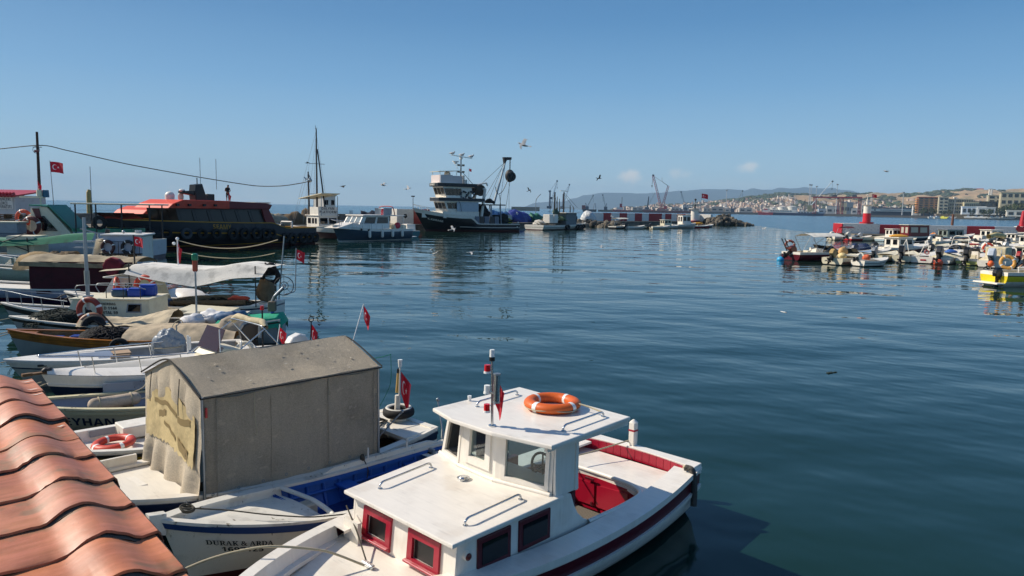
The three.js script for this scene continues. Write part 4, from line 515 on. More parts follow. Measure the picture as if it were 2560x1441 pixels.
{ // varnished orange boat
  const h = openBoat('varnished_boat', 'amber varnished wooden boat loaded with black nets and a beige tarp', [-8.4, -22.45], [-15.05, -21.2], { hull: { B: 1.85, ts: .35, sheer: [.75, .55, .82], p: 2.0, rake: .4 }, skin: (h) => [['topside', M.varnish, h.down(0), h.down(.24)], ['hull', paint('#98a0a0', .5), h.down(.24), h.lvl(-.3)]], rim: M.varnish, rub: M.varnish, inner: M.varnish, deck: .88, thwarts: [.7], dd: .03, deckM: M.varnish }), g = h.g, L = h.L;
  const nets = thing('net_pile', 'black fishing net heaped in bow of amber varnished boat', 'fishing net', wp(h, [.6 * L, .3, -.1])); part(nets, 'heap', [blob(.5, 0, .15, 0, 1.1, .75, 1, 31, .4, 30), blob(.34, .5, .12, .1, 1.3, .6, 1, 33, .4, 24)], mat('#0f0f12', .9, { bumpMap: T.rough, bumpScale: .06 })); netPile(nets, .68, .42, .58, .12, .12, 0, mat('#1b1b20', .9), 110, 3); part(nets, 'spar', [cyl([.9, .15, .3], [-.1, .95, -.1], .03), cyl([1.0, .15, .1], [-.2, .8, .2], .025)], mat('#14110f', .9));
  for (const [t, z] of [[.82, .1], [.72, .25]]) part(g, 'blue_crate', [rbox(.5, .14, .34, .03, t * L, .52, z)], paint('#1c3f8f'));
  const tp = thing('beige_tarp', 'beige canvas tarp draped over stern half of amber varnished boat', 'tarp', [h.stern[0], 0, h.stern[1]]); tp.rotation.y = h.g.rotation.y; part(tp, 'cover', [drape(.2, .5 * L, -.98, .98, (u, v) => .62 + .34 * Math.sin(v * Math.PI) * (.6 + .4 * Math.sin(u * 3.1)) + .07 * (fbm(u * 7, v * 6, 4, 12) - .5) * 2 - .16 * Math.pow(Math.abs(v - .5) * 2, 6), 44, 30)], cloth('#bfae94'));
  part(tp, 'lashing', [tube([[.3 * L, .7, -1.0], [.3 * L, .98, -.4], [.3 * L, 1.02, 0], [.3 * L, .98, .5], [.3 * L, .7, 1]], .014)], M.rope);
  for (const t of [.5, .33]) { const ty = thing('tyre', ['half-sunk black tyre fender amidships on amber varnished boat', 'black tyre fender nearer the stern on amber varnished boat'][t < .4 ? 1 : 0], 'tyre', wp(h, [t * L, .42, -h.w(t) - .07])); ty.rotation.set(Math.PI / 2, 0, h.g.rotation.y, 'YXZ'); ty.rotation.set(0, h.g.rotation.y, 0); part(ty, 'tread', [tyreGeo(.21, .075).rotateX(Math.PI / 2)], M.rubber); }
  const bag = thing('covered_motor', 'large greige bag tied over a motor between skiff and green-covered stern', 'cover', wp(h, [.05 * L, .3, .0])); part(bag, 'bag', [blob(.46, 0, .4, 0, 1.05, 1.0, .85, 44, .2, 30)], cloth('#a89a88')); part(bag, 'cord', [torus(.47, .012, 0, .4, 0, .3, .5, 0, 30), torus(.46, .012, .05, .4, 0, -.3, .9, 0, 30)], M.rope);
}
{ // boat with green covered stern and hauler
  const h = openBoat('hauler_boat', 'white open boat with jade-green covered stern, line hauler and tall tape-wrapped pole', [-7.9, -24.6], [-16.5, -23.4], { hull: { B: 2.1, ts: .55, tm: .4, sheer: [.8, .6, .86], p: 2.2 }, skin: (h) => [['topside', M.white2, h.down(0), h.down(.06)], ['dark_stripe', M.black, h.down(.06), h.down(.14)], ['hull', paint('#a9abaa'), h.down(.14), h.lvl(-.3)]], rub: M.black, deck: .8, thwarts: [.3, .55, .66] }), g = h.g, L = h.L;
  part(g, 'stern_cover', [(() => { const rows = []; for (let i = 0; i <= 20; i++) { const t = i / 20 * .24, w = h.w(t) + .05; rows.push(Array.from({ length: 17 }, (_, j) => { const k = j / 8 - 1; return [t * L - .1 * (1 - k * k) - (i === 0 ? .06 : 0), h.y(t) + .05 + .16 * (1 - k * k) * (i === 0 ? .3 : 1) - (Math.abs(k) > .95 ? .28 : 0) - (i === 0 ? .22 : 0) + .03 * (fbm(t * 20, k * 4, 3, 8) - .5), k * w * (Math.abs(k) > .95 ? 1.02 : 1)]; })); } return grid(rows); })()], tarp('#12a07c'));
  part(g, 'hauler_post', [cyl([.35, .8, 0], [.35, 1.08, 0], .07, .06, 10)], M.blue); part(g, 'hauler_motor', [rbox(.26, .34, .26, .03, .35, 1.2, 0)], mat('#6e6252', .7)); part(g, 'hauler_arm', [poly([[.35, 1.35, 0], [.25, 1.55, -.05], [-.05, 1.85, -.08]], .055, 8)], M.galv); part(g, 'hauler_wheel', [torus(.32, .014, -.02, 1.88, .18, 0, .25, 0, 32), torus(.14, .012, -.02, 1.88, .2, 0, .25, 0, 20), ...Array.from({ length: 8 }, (_, k) => { const a = k / 8 * TAU; return cyl([-.02 + Math.cos(a) * .05, 1.88 + Math.sin(a) * .05, .19], [-.02 + Math.cos(a) * .31, 1.88 + Math.sin(a) * .31, .18], .007, .007, 4); })], M.iron); part(g, 'wheel_hub', [cyl([-.02, 1.88, .1], [-.02, 1.88, .3], .06, .06, 12)], M.galv);
  part(g, 'flag_staff', [tube([[-.05, 1.6, .1], [-.38, 1.7, .12], [-.42, 2.0, .12], [-.46, 3.2, .12]], .02, 6, 40)], M.galv); flagOn(g, -.46, 3.16, .12, .42, .34, Math.PI - .1, .45, 1.1);
  part(g, 'white_sack', [blob(.38, .26 * L, .75, .2, 1.3, .8, 1, 51, .3), blob(.3, .33 * L, .75, -.35, 1.2, .8, 1, 53, .3)], mat('#cfcfd0', .6)); part(g, 'blue_sack', [blob(.4, .19 * L, .8, -.2, 1.3, .7, 1, 55, .3)], mat('#47698f', .6, { map: T.cloth })); part(g, 'cream_box', [rbox(.4, .5, .5, .05, .36 * L, .7, .4)], M.cream); part(g, 'wood_plank', [box(1.2, .04, .3, .44 * L, .66, -.8)], M.varnish);
  const tp = thing('bow_tarp', 'pale beige tarp with big folds covering middle of jade-sterned boat', 'tarp', [h.stern[0], 0, h.stern[1]]); tp.rotation.y = h.g.rotation.y; part(tp, 'cover', [drape(.40 * L, .72 * L, -1.04, 1.0, (u, v) => .68 + .42 * Math.sin(v * Math.PI) * (.55 + .45 * Math.cos(u * 5)) + .09 * (fbm(u * 6, v * 6, 4, 72) - .5) * 2, 40, 28)], cloth('#c6b79c'));
  part(g, 'tall_pole', [cyl([.715 * L, .5, -.1], [.715 * L + .02, 4.15, -.1], .065, .05, 10)], M.galv); part(g, 'pole_wrapping', [cyl([.715 * L + .008, 1.95, -.1], [.715 * L + .014, 2.4, -.1], .08, .08, 10)], mat('#8f948f', .4)); part(g, 'pole_clamp', [rbox(.24, .06, .3, .02, .715 * L, 1.55, -.1)], M.galv); part(g, 'pole_lashing', [blob(.16, .715 * L, .85, -.1, .8, 1.6, .8, 61, .4)], mat('#191a22', .9));
  lifebuoy('faded red lifebuoy with white bands hung on tall tape-wrapped pole', wp(h, [.705 * L, 1.1, -.26]), .36, [Math.PI / 2, 0, .1], '#8a3225'); lifebuoy('pale brown lifebuoy around black tyre below the tall wrapped pole', wp(h, [.68 * L, .62, -.62]), .36, [1.25, 0, -.35], '#a0694f');
  const ty = thing('black_tyre', 'thick black tyre leaning below the faded red lifebuoy', 'tyre', wp(h, [.665 * L, .66, -.86])); ty.rotation.set(1.2, 0, -.3); part(ty, 'tread', [tyreGeo(.26, .12)], M.rubber);
  part(g, 'black_net', [blob(.55, .84 * L, .6, .1, 1.6, .8, 1, 63, .4, 24)], M.net); netPile(g, .95, .5, .6, .84 * L, .55, .1, mat('#26302c', .9), 80, 7); part(g, 'aft_pole', [cyl([.33 * L, .4, .1], [.33 * L, 2.35, .1], .035, .03)], M.galv); part(g, 'aft_pole_lamp', [cyl([.33 * L, 2.35, .1], [.33 * L, 2.42, .1], .06, .06, 10)], M.lens); const lt = part(g, 'lantern', [rbox(.16, .42, .16, .05, .33 * L, 2.58, .1)], mat('#a44a33', .5)); part(lt, 'lantern_top', [rbox(.2, .26, .2, .07, .33 * L, 2.86, .1)], M.lensG);
}
{ // KARTAL cabin boat
  const h = boat('cabin_launch', 'white cabin launch with pulpit rails, blue barrels on top and black lettering on cabin', [-10.0, -26.7], [-18.75, -26.2], { B: 2.2, ts: .7, sheer: [.55, .5, .9], p: 2.2, rake: .6 }, G_ROW), g = h.g, L = h.L;
  skin(h, [['topside', M.white2, h.down(0), h.down(.05)], ['black_rubber', M.rubber, h.down(.05), h.down(.24)], ['hull', paint('#9ba3a6'), h.down(.24), h.lvl(-.3)]]); part(g, 'gunwale', h.cap(.12, .04, .03), M.white2); part(g, 'side_deck', [h.floor(.05, .97, (t) => h.y(t) - .06, .08, .02)], M.white2); part(g, 'deck_panel', [h.floor(.72, .93, (t) => h.y(t) - .04, .2, .03)], paint('#9a9ea4'));
  const x0 = .36 * L, x1 = .70 * L, z = .85, y0 = .45, y1 = 1.16, sideQ = [[x1, y0, -z], [x0, y0, -z], [x0, y1, -z + .05], [x1 - .35, y1, -z + .05]];
  wall(g, 'cabin_side', sideQ, .04, M.cream, [[.74, .42, .9, .78]], { frame: M.grey, glass: M.tint }); wall(g, 'cabin_side', [[x0, y0, z], [x1, y0, z], [x1 - .35, y1, z - .05], [x0, y1, z - .05]], .04, M.cream);
  wall(g, 'cabin_front', [[x1, y0, z], [x1, y0, -z], [x1 - .35, y1, -z + .05], [x1 - .35, y1, z - .05]], .04, M.white2, [[.56, .3, .9, .82], [.1, .3, .44, .82]], { frame: M.grey, glass: M.tint, fw: .05 }); part(g, 'cabin_aft', [box(.04, y1 - y0, z * 2 - .1, x0, (y0 + y1) / 2, 0)], M.cream);
  part(g, 'cabin_roof', [rbox(x1 - x0 - .2, .06, z * 2 + .06, .025, (x0 + x1) / 2 - .17, y1 + .03, 0)], M.cream); part(g, 'engine_cover', [sidePrism([[.04 * L, .45], [.25 * L, .45], [.25 * L, .8], [.05 * L, .7]], -.75, .75, .02)], M.cream);
  const cl = (t, s) => [x1 - t * (x1 - x0), y1 + .06, s]; part(g, 'roof_rail', [tube([[x1 - .5, y1 + .06, -.75], [x1 - .5, y1 + .5, -.75], [x1 - 2.2, y1 + .52, -.75], [x0 + .1, y1 + .4, -.75]], .016, 6, 40), tube([[x1 - .5, y1 + .06, .75], [x1 - .5, y1 + .42, .75], [x0 + .1, y1 + .42, .75]], .016, 6, 40)], M.galv); for (const q of [.3, .5, .7, .9]) part(g, 'rail_post', [cyl([...cl(q, -.75)], [cl(q, 0)[0], y1 + .46, -.75], .014)], M.iron);
  part(g, 'side_lettering', [text('TEKIRDAG', .085, planeAt([x0 + 1.42, .98, -z + .012], [-1, 0, 0], [0, 1, -.0])), text('59 D 1144', .105, planeAt([x0 + 1.42, .82, -z + .004], [-1, 0, 0], [0, 1, 0])), text('KARTAL 59', .105, planeAt([x0 + 1.42, .66, -z - .006], [-1, 0, 0], [0, 1, 0]))], M.black); part(g, 'vent', [box(.09, .09, .02, x0 + 2.15, .85, -z - .01)], M.iron);
  const pr = (s) => [.68, .76, .86, .95, 1.0].map((t) => [t * L + (t > .97 ? .1 : 0), h.y(t) + .5, s * Math.max(.04, h.w(t) - .05)]); part(g, 'pulpit_rail', [tube([...pr(-1), ...pr(1).reverse()], .016, 6, 60)], M.galv); for (const s of [-1, 1]) for (const t of [.7, .8, .9, .98]) part(g, 'stanchion', [cyl([t * L - .05, h.y(t), s * Math.max(.03, h.w(t) - .06)], [t * L, h.y(t) + .5, s * Math.max(.04, h.w(t) - .05)], .013)], M.galv);
  part(g, 'anchor', [tube([[.78 * L, 1.1, .1], [.74 * L, 1.25, .1], [.7 * L, 1.1, .2]], .02), tube([[.77 * L, .98, .3], [.74 * L, 1.12, .35], [.72 * L, 1.0, .3]], .02)], M.iron);
  for (const [dx, dz, w, hh, n] of [[.55, -.2, .78, .46, 'small lidded blue plastic bin on cabin roof beside barrel'], [1.35, -.25, .82, .42, 'slate-blue bundle on cabin launch roof, middle of three containers'], [.05, .1, .9, .62, 'tall round-topped blue barrel at aft end of cabin launch roof']]) { const b = thing('blue_container', n, 'container', wp(h, [x0 + .35 + dx * .66, y1 + .06, dz]), h.g.rotation.y); b.scale.setScalar(.64); part(b, 'body', [rbox(w, hh, .55, .12, 0, hh / 2, 0)], paint(dx > 1 ? '#3a5368' : '#2145a0', .4)); part(b, 'lid', [rbox(w * .9, .06, .5, .03, 0, hh + .01, 0)], paint('#2a50b8', .4)); }
}
{ // 1256 with white awning
  const h = boat('awning_boat', 'white workboat lettered D 1256 under a sagging white cloth awning', [-9.4, -28.6], [-18.4, -29.4], { B: 2.5, ts: .6, sheer: [.75, .6, .95], p: 2.2 }, G_ROW), g = h.g, L = h.L;
  skin(h, [['topside', M.white2, h.down(0), h.down(.06)], ['dark_stripe', M.navy, h.down(.06), h.down(.12)], ['hull', M.white2, h.down(.12), h.lvl(-.3)]]); part(g, 'gunwale', h.cap(.18, .05, .03), M.white2); splitParts(g, 'inner_side', h.inside(.03, .62, .2, .1), M.cream); part(g, 'floor', [h.floor(.03, .62, .21, .08)], M.plank); part(g, 'fore_deck', [h.floor(.6, .97, (t) => h.y(t) - .02, .1, .04)], M.white2); part(g, 'stern_deck', [h.floor(.0, .09, (t) => h.y(t) + .03, .02, .03)], M.white2);
  const z = .85; part(g, 'cabin_side', [sidePrism([[.5 * L, .5], [.78 * L, .5], [.7 * L, 1.65], [.585 * L, 1.65], [.575 * L, 1.2], [.535 * L, .9]], -z, -z + .04)], M.white2); part(g, 'cabin_side', [sidePrism([[.54 * L, .5], [.78 * L, .5], [.7 * L, 1.65], [.585 * L, 1.65]], z - .04, z)], M.white2);
  wall(g, 'cabin_front', [[.78 * L, .6, z], [.78 * L, .6, -z], [.7 * L, 1.7, -z], [.7 * L, 1.7, z]], .04, M.white2, [[.08, .35, .46, .88], [.54, .35, .92, .88]], { frame: M.white2, glass: M.glass }); part(g, 'cabin_roof', [rbox(1.6, .06, 1.9, .03, .655 * L, 1.7, 0)], M.white2);
  part(g, 'registration', [text('6029', .2, planeAt([.615 * L, 1.3, -z - .012], [-1, 0, 0], [0, 1, 0])), text('D 1256', .23, planeAt([.595 * L, .93, -z - .012], [-1, 0, 0], [0, 1, 0]), { stretch: 1.15 })], M.black);
  part(g, 'awning', [(() => { const rows = []; for (let i = 0; i <= 34; i++) { const u = i / 34; rows.push(Array.from({ length: 25 }, (_, j) => { const v = j / 24, sg = .28 * Math.sin(u * Math.PI); const lip = v < .3 ? Math.pow((.3 - v) / .3, 1.1) * (.62 - .7 * Math.abs(u - .5)) : 0; return [mix(.0, .62, u) * L + .1, 2.2 + .2 * Math.exp(-Math.pow((u - .22) / .16, 2)) * (v > .3 ? 1 : .6) - sg * .35 - lip + .012 * Math.sin(v * 26 + u * 4) * (1 - v * .5) - .12 * Math.pow(v - .6, 2), mix(-1.32, 1.1, v) + (v < .3 ? .18 * (.3 - v) / .3 : 0)]; })); } return grid(rows); })()], new THREE.MeshPhysicalMaterial({ color: lin('#ece9e2'), roughness: .95, map: T.cloth, transmission: .25, thickness: 0, side: THREE.DoubleSide }));
  for (const [x, zz] of [[.05, -1], [.05, 1], [.62, -1], [.62, 1]]) part(g, 'awning_pole', [cyl([x * L, .7, zz * .95], [x * L, 2.3, zz * .95], .025)], M.iron); part(g, 'front_canopy', [drape(.62 * L, .76 * L, -.95, .95, (u, v) => 2.05 - .12 * u + .04 * Math.sin(v * 7), 10, 8)], cloth('#cfc5ab'));
  part(g, 'net_bed', [blob(1.0, .3 * L, .5, 0, 1.9, .35, .85, 71, .35, 30)], M.net); part(g, 'grey_net_edge', [tube([[.5 * L, .72, -.8], [.36 * L, .78, -.85], [.22 * L, .82, -.86], [.1 * L, .86, -.8]], .1, 7, 40)], M.netB); netPile(g, 1.9, .42, .9, .3 * L, .5, 0, mat('#6f6a58', .9), 120, 5); part(g, 'orange_float', [blob(.25, .16 * L, .92, -.3, 1.8, .5, 1, 73, .2)], mat('#c8472b', .6)); part(g, 'blue_box', [rbox(.5, .3, .3, .05, .47 * L, .75, -.8)], paint('#24406b')); part(g, 'brown_cover', [blob(.45, .06 * L, 1.1, .2, .8, 1.3, .8, 75, .3, 20)], cloth('#7c684f'));
  part(g, 'stern_winch', [torus(.3, .1, .05 * L, 1.8, .4, 0, .3, 0), blob(.28, .06 * L, 2.0, .5, 1, 1.2, 1, 77, .5)], mat('#15151a', .8)); part(g, 'stern_pole', [cyl([.03 * L, .8, .8], [.0 * L, 3.4, .8], .03)], M.galv);
  part(g, 'signal_mast', [cyl([.66 * L, 1.7, 0], [.66 * L, 3.35, 0], .035, .03)], M.iron); flagOn(g, .66 * L, 3.3, 0, .52, .38, Math.PI - .2, .12, .4); part(g, 'light_staff', [cyl([.50 * L, 2.0, .7], [.5 * L, 3.15, .7], .03)], M.lens); part(g, 'staff_lamp', [ball(.07, .5 * L, 3.2, .7), ball(.07, .52 * L, 3.0, .75)], M.lens); flagOn(g, .5 * L, 3.05, .7, .6, .42, Math.PI - .3, 1, 2);
  splitParts(g, 'rigging_line', [rope([.5 * L, 3.15, .7], [.03 * L, 3.25, .8], .35, .018), rope([.5 * L, 2.7, .7], [.04 * L, 2.7, .7], .25, .016)], M.rope);
  lifebuoy('bright orange-red lifebuoy hung upright beside cabin of white awning boat', wp(h, [.655 * L, 1.35, -z - .42]), .34, [Math.PI / 2, 0, 1.2], '#d0452a'); lifebuoy('orange lifebuoy half hidden by edge of sagging white awning', wp(h, [.545 * L, 1.4, -z - .16]), .36, [Math.PI / 2, .1, .1], '#d0452a');
  const d = thing('white_dinghy', 'upturned white dinghy with pale oval bottom floating behind white awning boat', 'dinghy', [-15.2, .25, -33.2], -.35); part(d, 'hull', [lathe([[.001, .5], [.3, .45], [.55, .3], [.7, .1], [.72, 0]], 0, 0, 0, 24).scale(2.1, 1, 1)], M.white); part(d, 'rim', [torus(.72, .04, 0, 0, 0, Math.PI / 2, 0, 0, 30).scale(2.1, 1, 1)], M.white2); part(d, 'fallen_bicycle_rack', [torus(.25, .02, 1.2, .55, 0, .3), torus(.25, .02, 1.5, .6, .3, .5)], M.black);
}
{ // maroon tent boat
  const h = boat('maroon_tent_boat', 'purple and maroon hulled boat under long maroon tent with beige roof', [-16.7, -33.9], [-28.2, -32.6], { B: 2.6, ts: .6, sheer: [.85, .65, 1.2], p: 2.3 }, G_ROW), g = h.g, L = h.L, pu = paint('#4a1f63', .45);
  skin(h, [['topside', paint('#a9a5b4', .5), h.down(0), h.down(.5)], ['hull', paint('#5a1730'), h.down(.5), h.lvl(.3)], ['bottom', pu, h.lvl(.3), h.lvl(-.3)]]); part(g, 'gunwale', h.cap(.2, .06, .04), M.white2); part(g, 'deck', [h.floor(.02, .97, (t) => h.y(t) - .06, .1, .04)], M.white2); part(g, 'purple_quarter', h.strip(h.down(.0), h.lvl(-.2), .01, { t0: 0, t1: .1 }), pu);
  const tx0 = .06 * L, tx1 = .44 * L, mz = cloth('#4a101c'); part(g, 'tent_side', [drape(tx0, tx1, 0, 1, () => 0, 24, 8)].map((q) => { const p = q.attributes.position; for (let i = 0; i < p.count; i++) { const v = p.getZ(i), x = p.getX(i); p.setXYZ(i, x, mix(1.95, .5, v), -1.28 + .03 * Math.sin(x * 3 + v * 4)); } q.computeVertexNormals(); return q; }), mz); part(g, 'tent_front', [box(.03, 1.5, 2.5, tx1, 1.2, 0)], mz);
  part(g, 'clear_panel', [slab([tx1 + .03, .95, .1], [tx1 + .03, .95, -1.1], [tx1 + .03, 1.85, -1.1], [tx1 + .03, 1.85, .1], .01)], new THREE.MeshPhysicalMaterial({ color: lin('#b9bfbf'), transmission: .5, roughness: .25, thickness: 0 })); part(g, 'tent_roof', [drape(tx0 - .1, tx1 + .4, -1.4, 1.4, (u, v) => 1.98 + .22 * Math.sin(v * Math.PI) + .03 * Math.sin(u * 30) - .1 * Math.pow(Math.abs(v - .5) * 2, 5) - .1 * (1 - u), 40, 14)], cloth('#a3957c')); part(g, 'roof_valance', [drape(tx0 - .1, tx1 + .4, -1.4, -1.36, (u, v) => 1.95 - .2 * v - .1 * (1 - u), 40, 3)], cloth('#a3957c'));
  part(g, 'porthole', [lathe([[.001, 0], [.3, 0], [.34, .02]], 0, 0, 0, 20).scale(1.5, 1, .5).rotateX(-Math.PI / 2).translate(.78 * L, h.y(.78) - .45, -h.w(.78) * .93)], M.dark);
  part(g, 'round_stern_rim', [torus(.7, .06, .45, .92, 0, Math.PI / 2, 0, 0, 30).scale(1, 1, 1)], M.white2); outboard(g, 1.2, 1.35, -1.5, 1.3, { m: cloth('#8e2a35'), tilt: 1.0 });
  lifebuoy('orange lifebuoy lying flat at stern of purple-hulled tent boat', wp(h, [.75, 1.05, .1]), .4, [.1, 0, 0], '#c96a30'); part(g, 'stern_crate', [rbox(.7, .45, .5, .02, .02 * L, 1.0, .5)], paint('#a9adb3'));
}
{ // ERGUN
  const h = boat('white_workboat', 'white workboat with tall boxy wheelhouse hung with dark ring buoys', [-23.6, -46.5], [-32.5, -44.5], { B: 2.8, ts: .85, sheer: [1.0, .8, 1.3], p: 2.2 }, G_ROW), g = h.g, L = h.L;
  skin(h, [['topside', M.white2, h.down(0), h.lvl(.15)], ['bottom', M.navy, h.lvl(.15), h.lvl(-.3)]]); part(g, 'gunwale', h.cap(.2, .06, .04), M.white2); part(g, 'deck', [h.floor(.02, .97, (t) => h.y(t) - .2, .1, .04)], M.grey);
  wall(g, 'wheelhouse_side', [[2.2, .7, -1.3], [.0, .7, -1.3], [.0, 2.55, -1.3], [2.2, 2.55, -1.3]], .05, paint('#b8bfcc'), [[.62, .05, .86, .36]], { frame: M.white2, glass: M.dark }); wall(g, 'wheelhouse_side', [[0, .7, 1.3], [2.2, .7, 1.3], [2.2, 2.55, 1.3], [0, 2.55, 1.3]], .05, M.white2); part(g, 'wheelhouse_front', [box(2.15, 1.8, 2.45, 1.1, 1.6, 0)], M.white2); part(g, 'wheelhouse_roof', [rbox(2.5, .1, 2.8, .04, 1.1, 2.6, 0)], M.white); part(g, 'black_ledge', [box(2.4, .08, .35, 1.2, 1.42, -1.4), box(2.4, .03, .03, 1.2, 2.2, -1.5), box(.03, .8, .03, .1, 1.8, -1.5), box(.03, .8, .03, 1.3, 1.8, -1.5)], M.black); part(g, 'name_lettering', [text('ERGUN', .25, planeAt([1.5, 1.1, -1.315], [-1, 0, 0], [0, 1, 0]))], M.black);
  for (const [x, n, c] of [[.75, 'black ring buoy hung on right of boxy white wheelhouse', '#14161c'], [1.9, 'dark red ring buoy with white bands hung on boxy white wheelhouse', '#4a1c18']]) lifebuoy(n, wp(h, [x, 1.85, -1.5]), .36, [Math.PI / 2, 0, 0], c);
  part(g, 'exhaust_stack', [cyl([2.7, 1.0, .3], [2.4, 2.9, .3], .14)], M.black); part(g, 'windscreen_frame', [slab([3.0, 1.0, -1], [3.0, 1.0, 1], [2.7, 2.3, 1], [2.7, 2.3, -1], .05)], M.white2); part(g, 'radar', [cyl([.6, 2.65, .3], [.6, 2.85, .3], .2, .2, 14), ball(.1, 1.4, 2.75, 0)], M.galv); part(g, 'fish_box', [rbox(.9, .4, .6, .03, 3.6, 1.1, -.5)], M.cream); part(g, 'deck_gear', [blob(.5, 4.6, 1.1, 0, 1.5, .7, 1, 81, .4), blob(.35, 5.6, 1.2, .3, 1, .7, 1, 82, .4)], M.netB); part(g, 'davit', [poly([[3.2, 1, .9], [3.2, 2.6, .9], [4.2, 2.9, .9]], .05), box(1.1, .06, .6, 3.9, 1.7, .6), box(1.1, .06, .6, 3.9, 2.1, .6)], M.galv);
}
{ // green awning boat with a tan covered boat in front of it
  const h = boat('green_awning_boat', 'cluttered boat under a long sagging green awning', [-33.2, -50.5], [-44.1, -48.6], { B: 3.0, ts: .7, sheer: [1.0, .8, 1.4] }, G_ROW), g = h.g, L = h.L;
  skin(h, [['topside', M.offwhite, h.down(0), h.lvl(-.3)]]); part(g, 'gunwale', h.cap(.2, .06, .04), M.white2); part(g, 'deck', [h.floor(.02, .97, (t) => h.y(t) - .2, .1, .04)], M.plank);
  part(g, 'awning', [(() => { const rows = []; for (let i = 0; i <= 30; i++) { const u = i / 30; rows.push(Array.from({ length: 17 }, (_, j) => { const v = j / 16, lip = v < .2 ? (.2 - v) * 2.2 : 0; return [mix(-.4, .95, u) * L * .9, 2.45 - .6 * Math.sin(clamp(u * 1.1) * Math.PI) * .8 + .14 * Math.exp(-Math.pow((u - .14) / .1, 2)) * Math.sin(v * Math.PI) - lip, mix(-1.7, 1.6, v) + lip * .25]; })); } return grid(rows); })()], new THREE.MeshPhysicalMaterial({ color: lin('#1b7357'), roughness: .9, map: T.cloth, transmission: .08, thickness: 0, side: THREE.DoubleSide }));
  for (const t of [.02, .3, .6]) for (const s of [-1, 1]) part(g, 'awning_pole', [cyl([t * L, .9, s * 1.2], [t * L, 2.1, s * 1.3], .04)], M.iron); part(g, 'awning_brace', [cyl([.02 * L, 1.2, -1.2], [.3 * L, 2.4, -1.3], .03), cyl([.3 * L, 1.2, -1.2], [.02 * L, 2.4, -1.3], .03)], M.iron);
  wall(g, 'cabin', [[1.6, .9, -1.1], [-.1, .9, -1.1], [-.1, 2.2, -1.1], [1.6, 2.2, -1.1]], .05, M.cream, [], {}); part(g, 'cabin_box', [box(1.7, 1.3, 2.1, .75, 1.55, 0)], M.cream); part(g, 'gear_pile', [blob(.7, 4, 1.1, 0, 2, .7, 1, 91, .4), blob(.5, 6.5, 1.1, -.3, 1.5, .7, 1, 92, .4)], mat('#5b2a36', .9, { map: T.worn })); part(g, 'yellow_float', [ball(.2, 7.4, 1.3, -.9)], M.yellow);
  const c = boat('covered_boat', 'small pale boat hooded by a tan canvas cover, at the frame edge', [-21.5, -41.3], [-30.5, -39.6], { B: 2.4, ts: .7, sheer: [.9, .75, 1.2] }, G_ROW); skin(c, [['topside', paint('#c9c9b0'), c.down(0), c.lvl(-.3)]]); part(c.g, 'gunwale', c.cap(.15, .05, .03), M.white2); part(c.g, 'deck', [c.floor(.02, .97, (t) => c.y(t) - .1, .1, .04)], M.white2); part(c.g, 'canvas_cover', [drape(.3, .66 * c.L, -1.25, 1.25, (u, v) => 1.0 + .9 * Math.sin(v * Math.PI) * Math.pow(u, .8) * (1 - step(.9, 1, u) * .3) + .04 * Math.sin(u * 25) - .1 * Math.pow(Math.abs(v - .5) * 2, 8), 30, 20)], cloth('#a58b63')); part(c.g, 'windscreen', [slab([.72 * c.L, 1.1, -.9], [.72 * c.L, 1.1, .9], [.68 * c.L, 1.5, .8], [.68 * c.L, 1.5, -.8], .02)], M.glass);
}
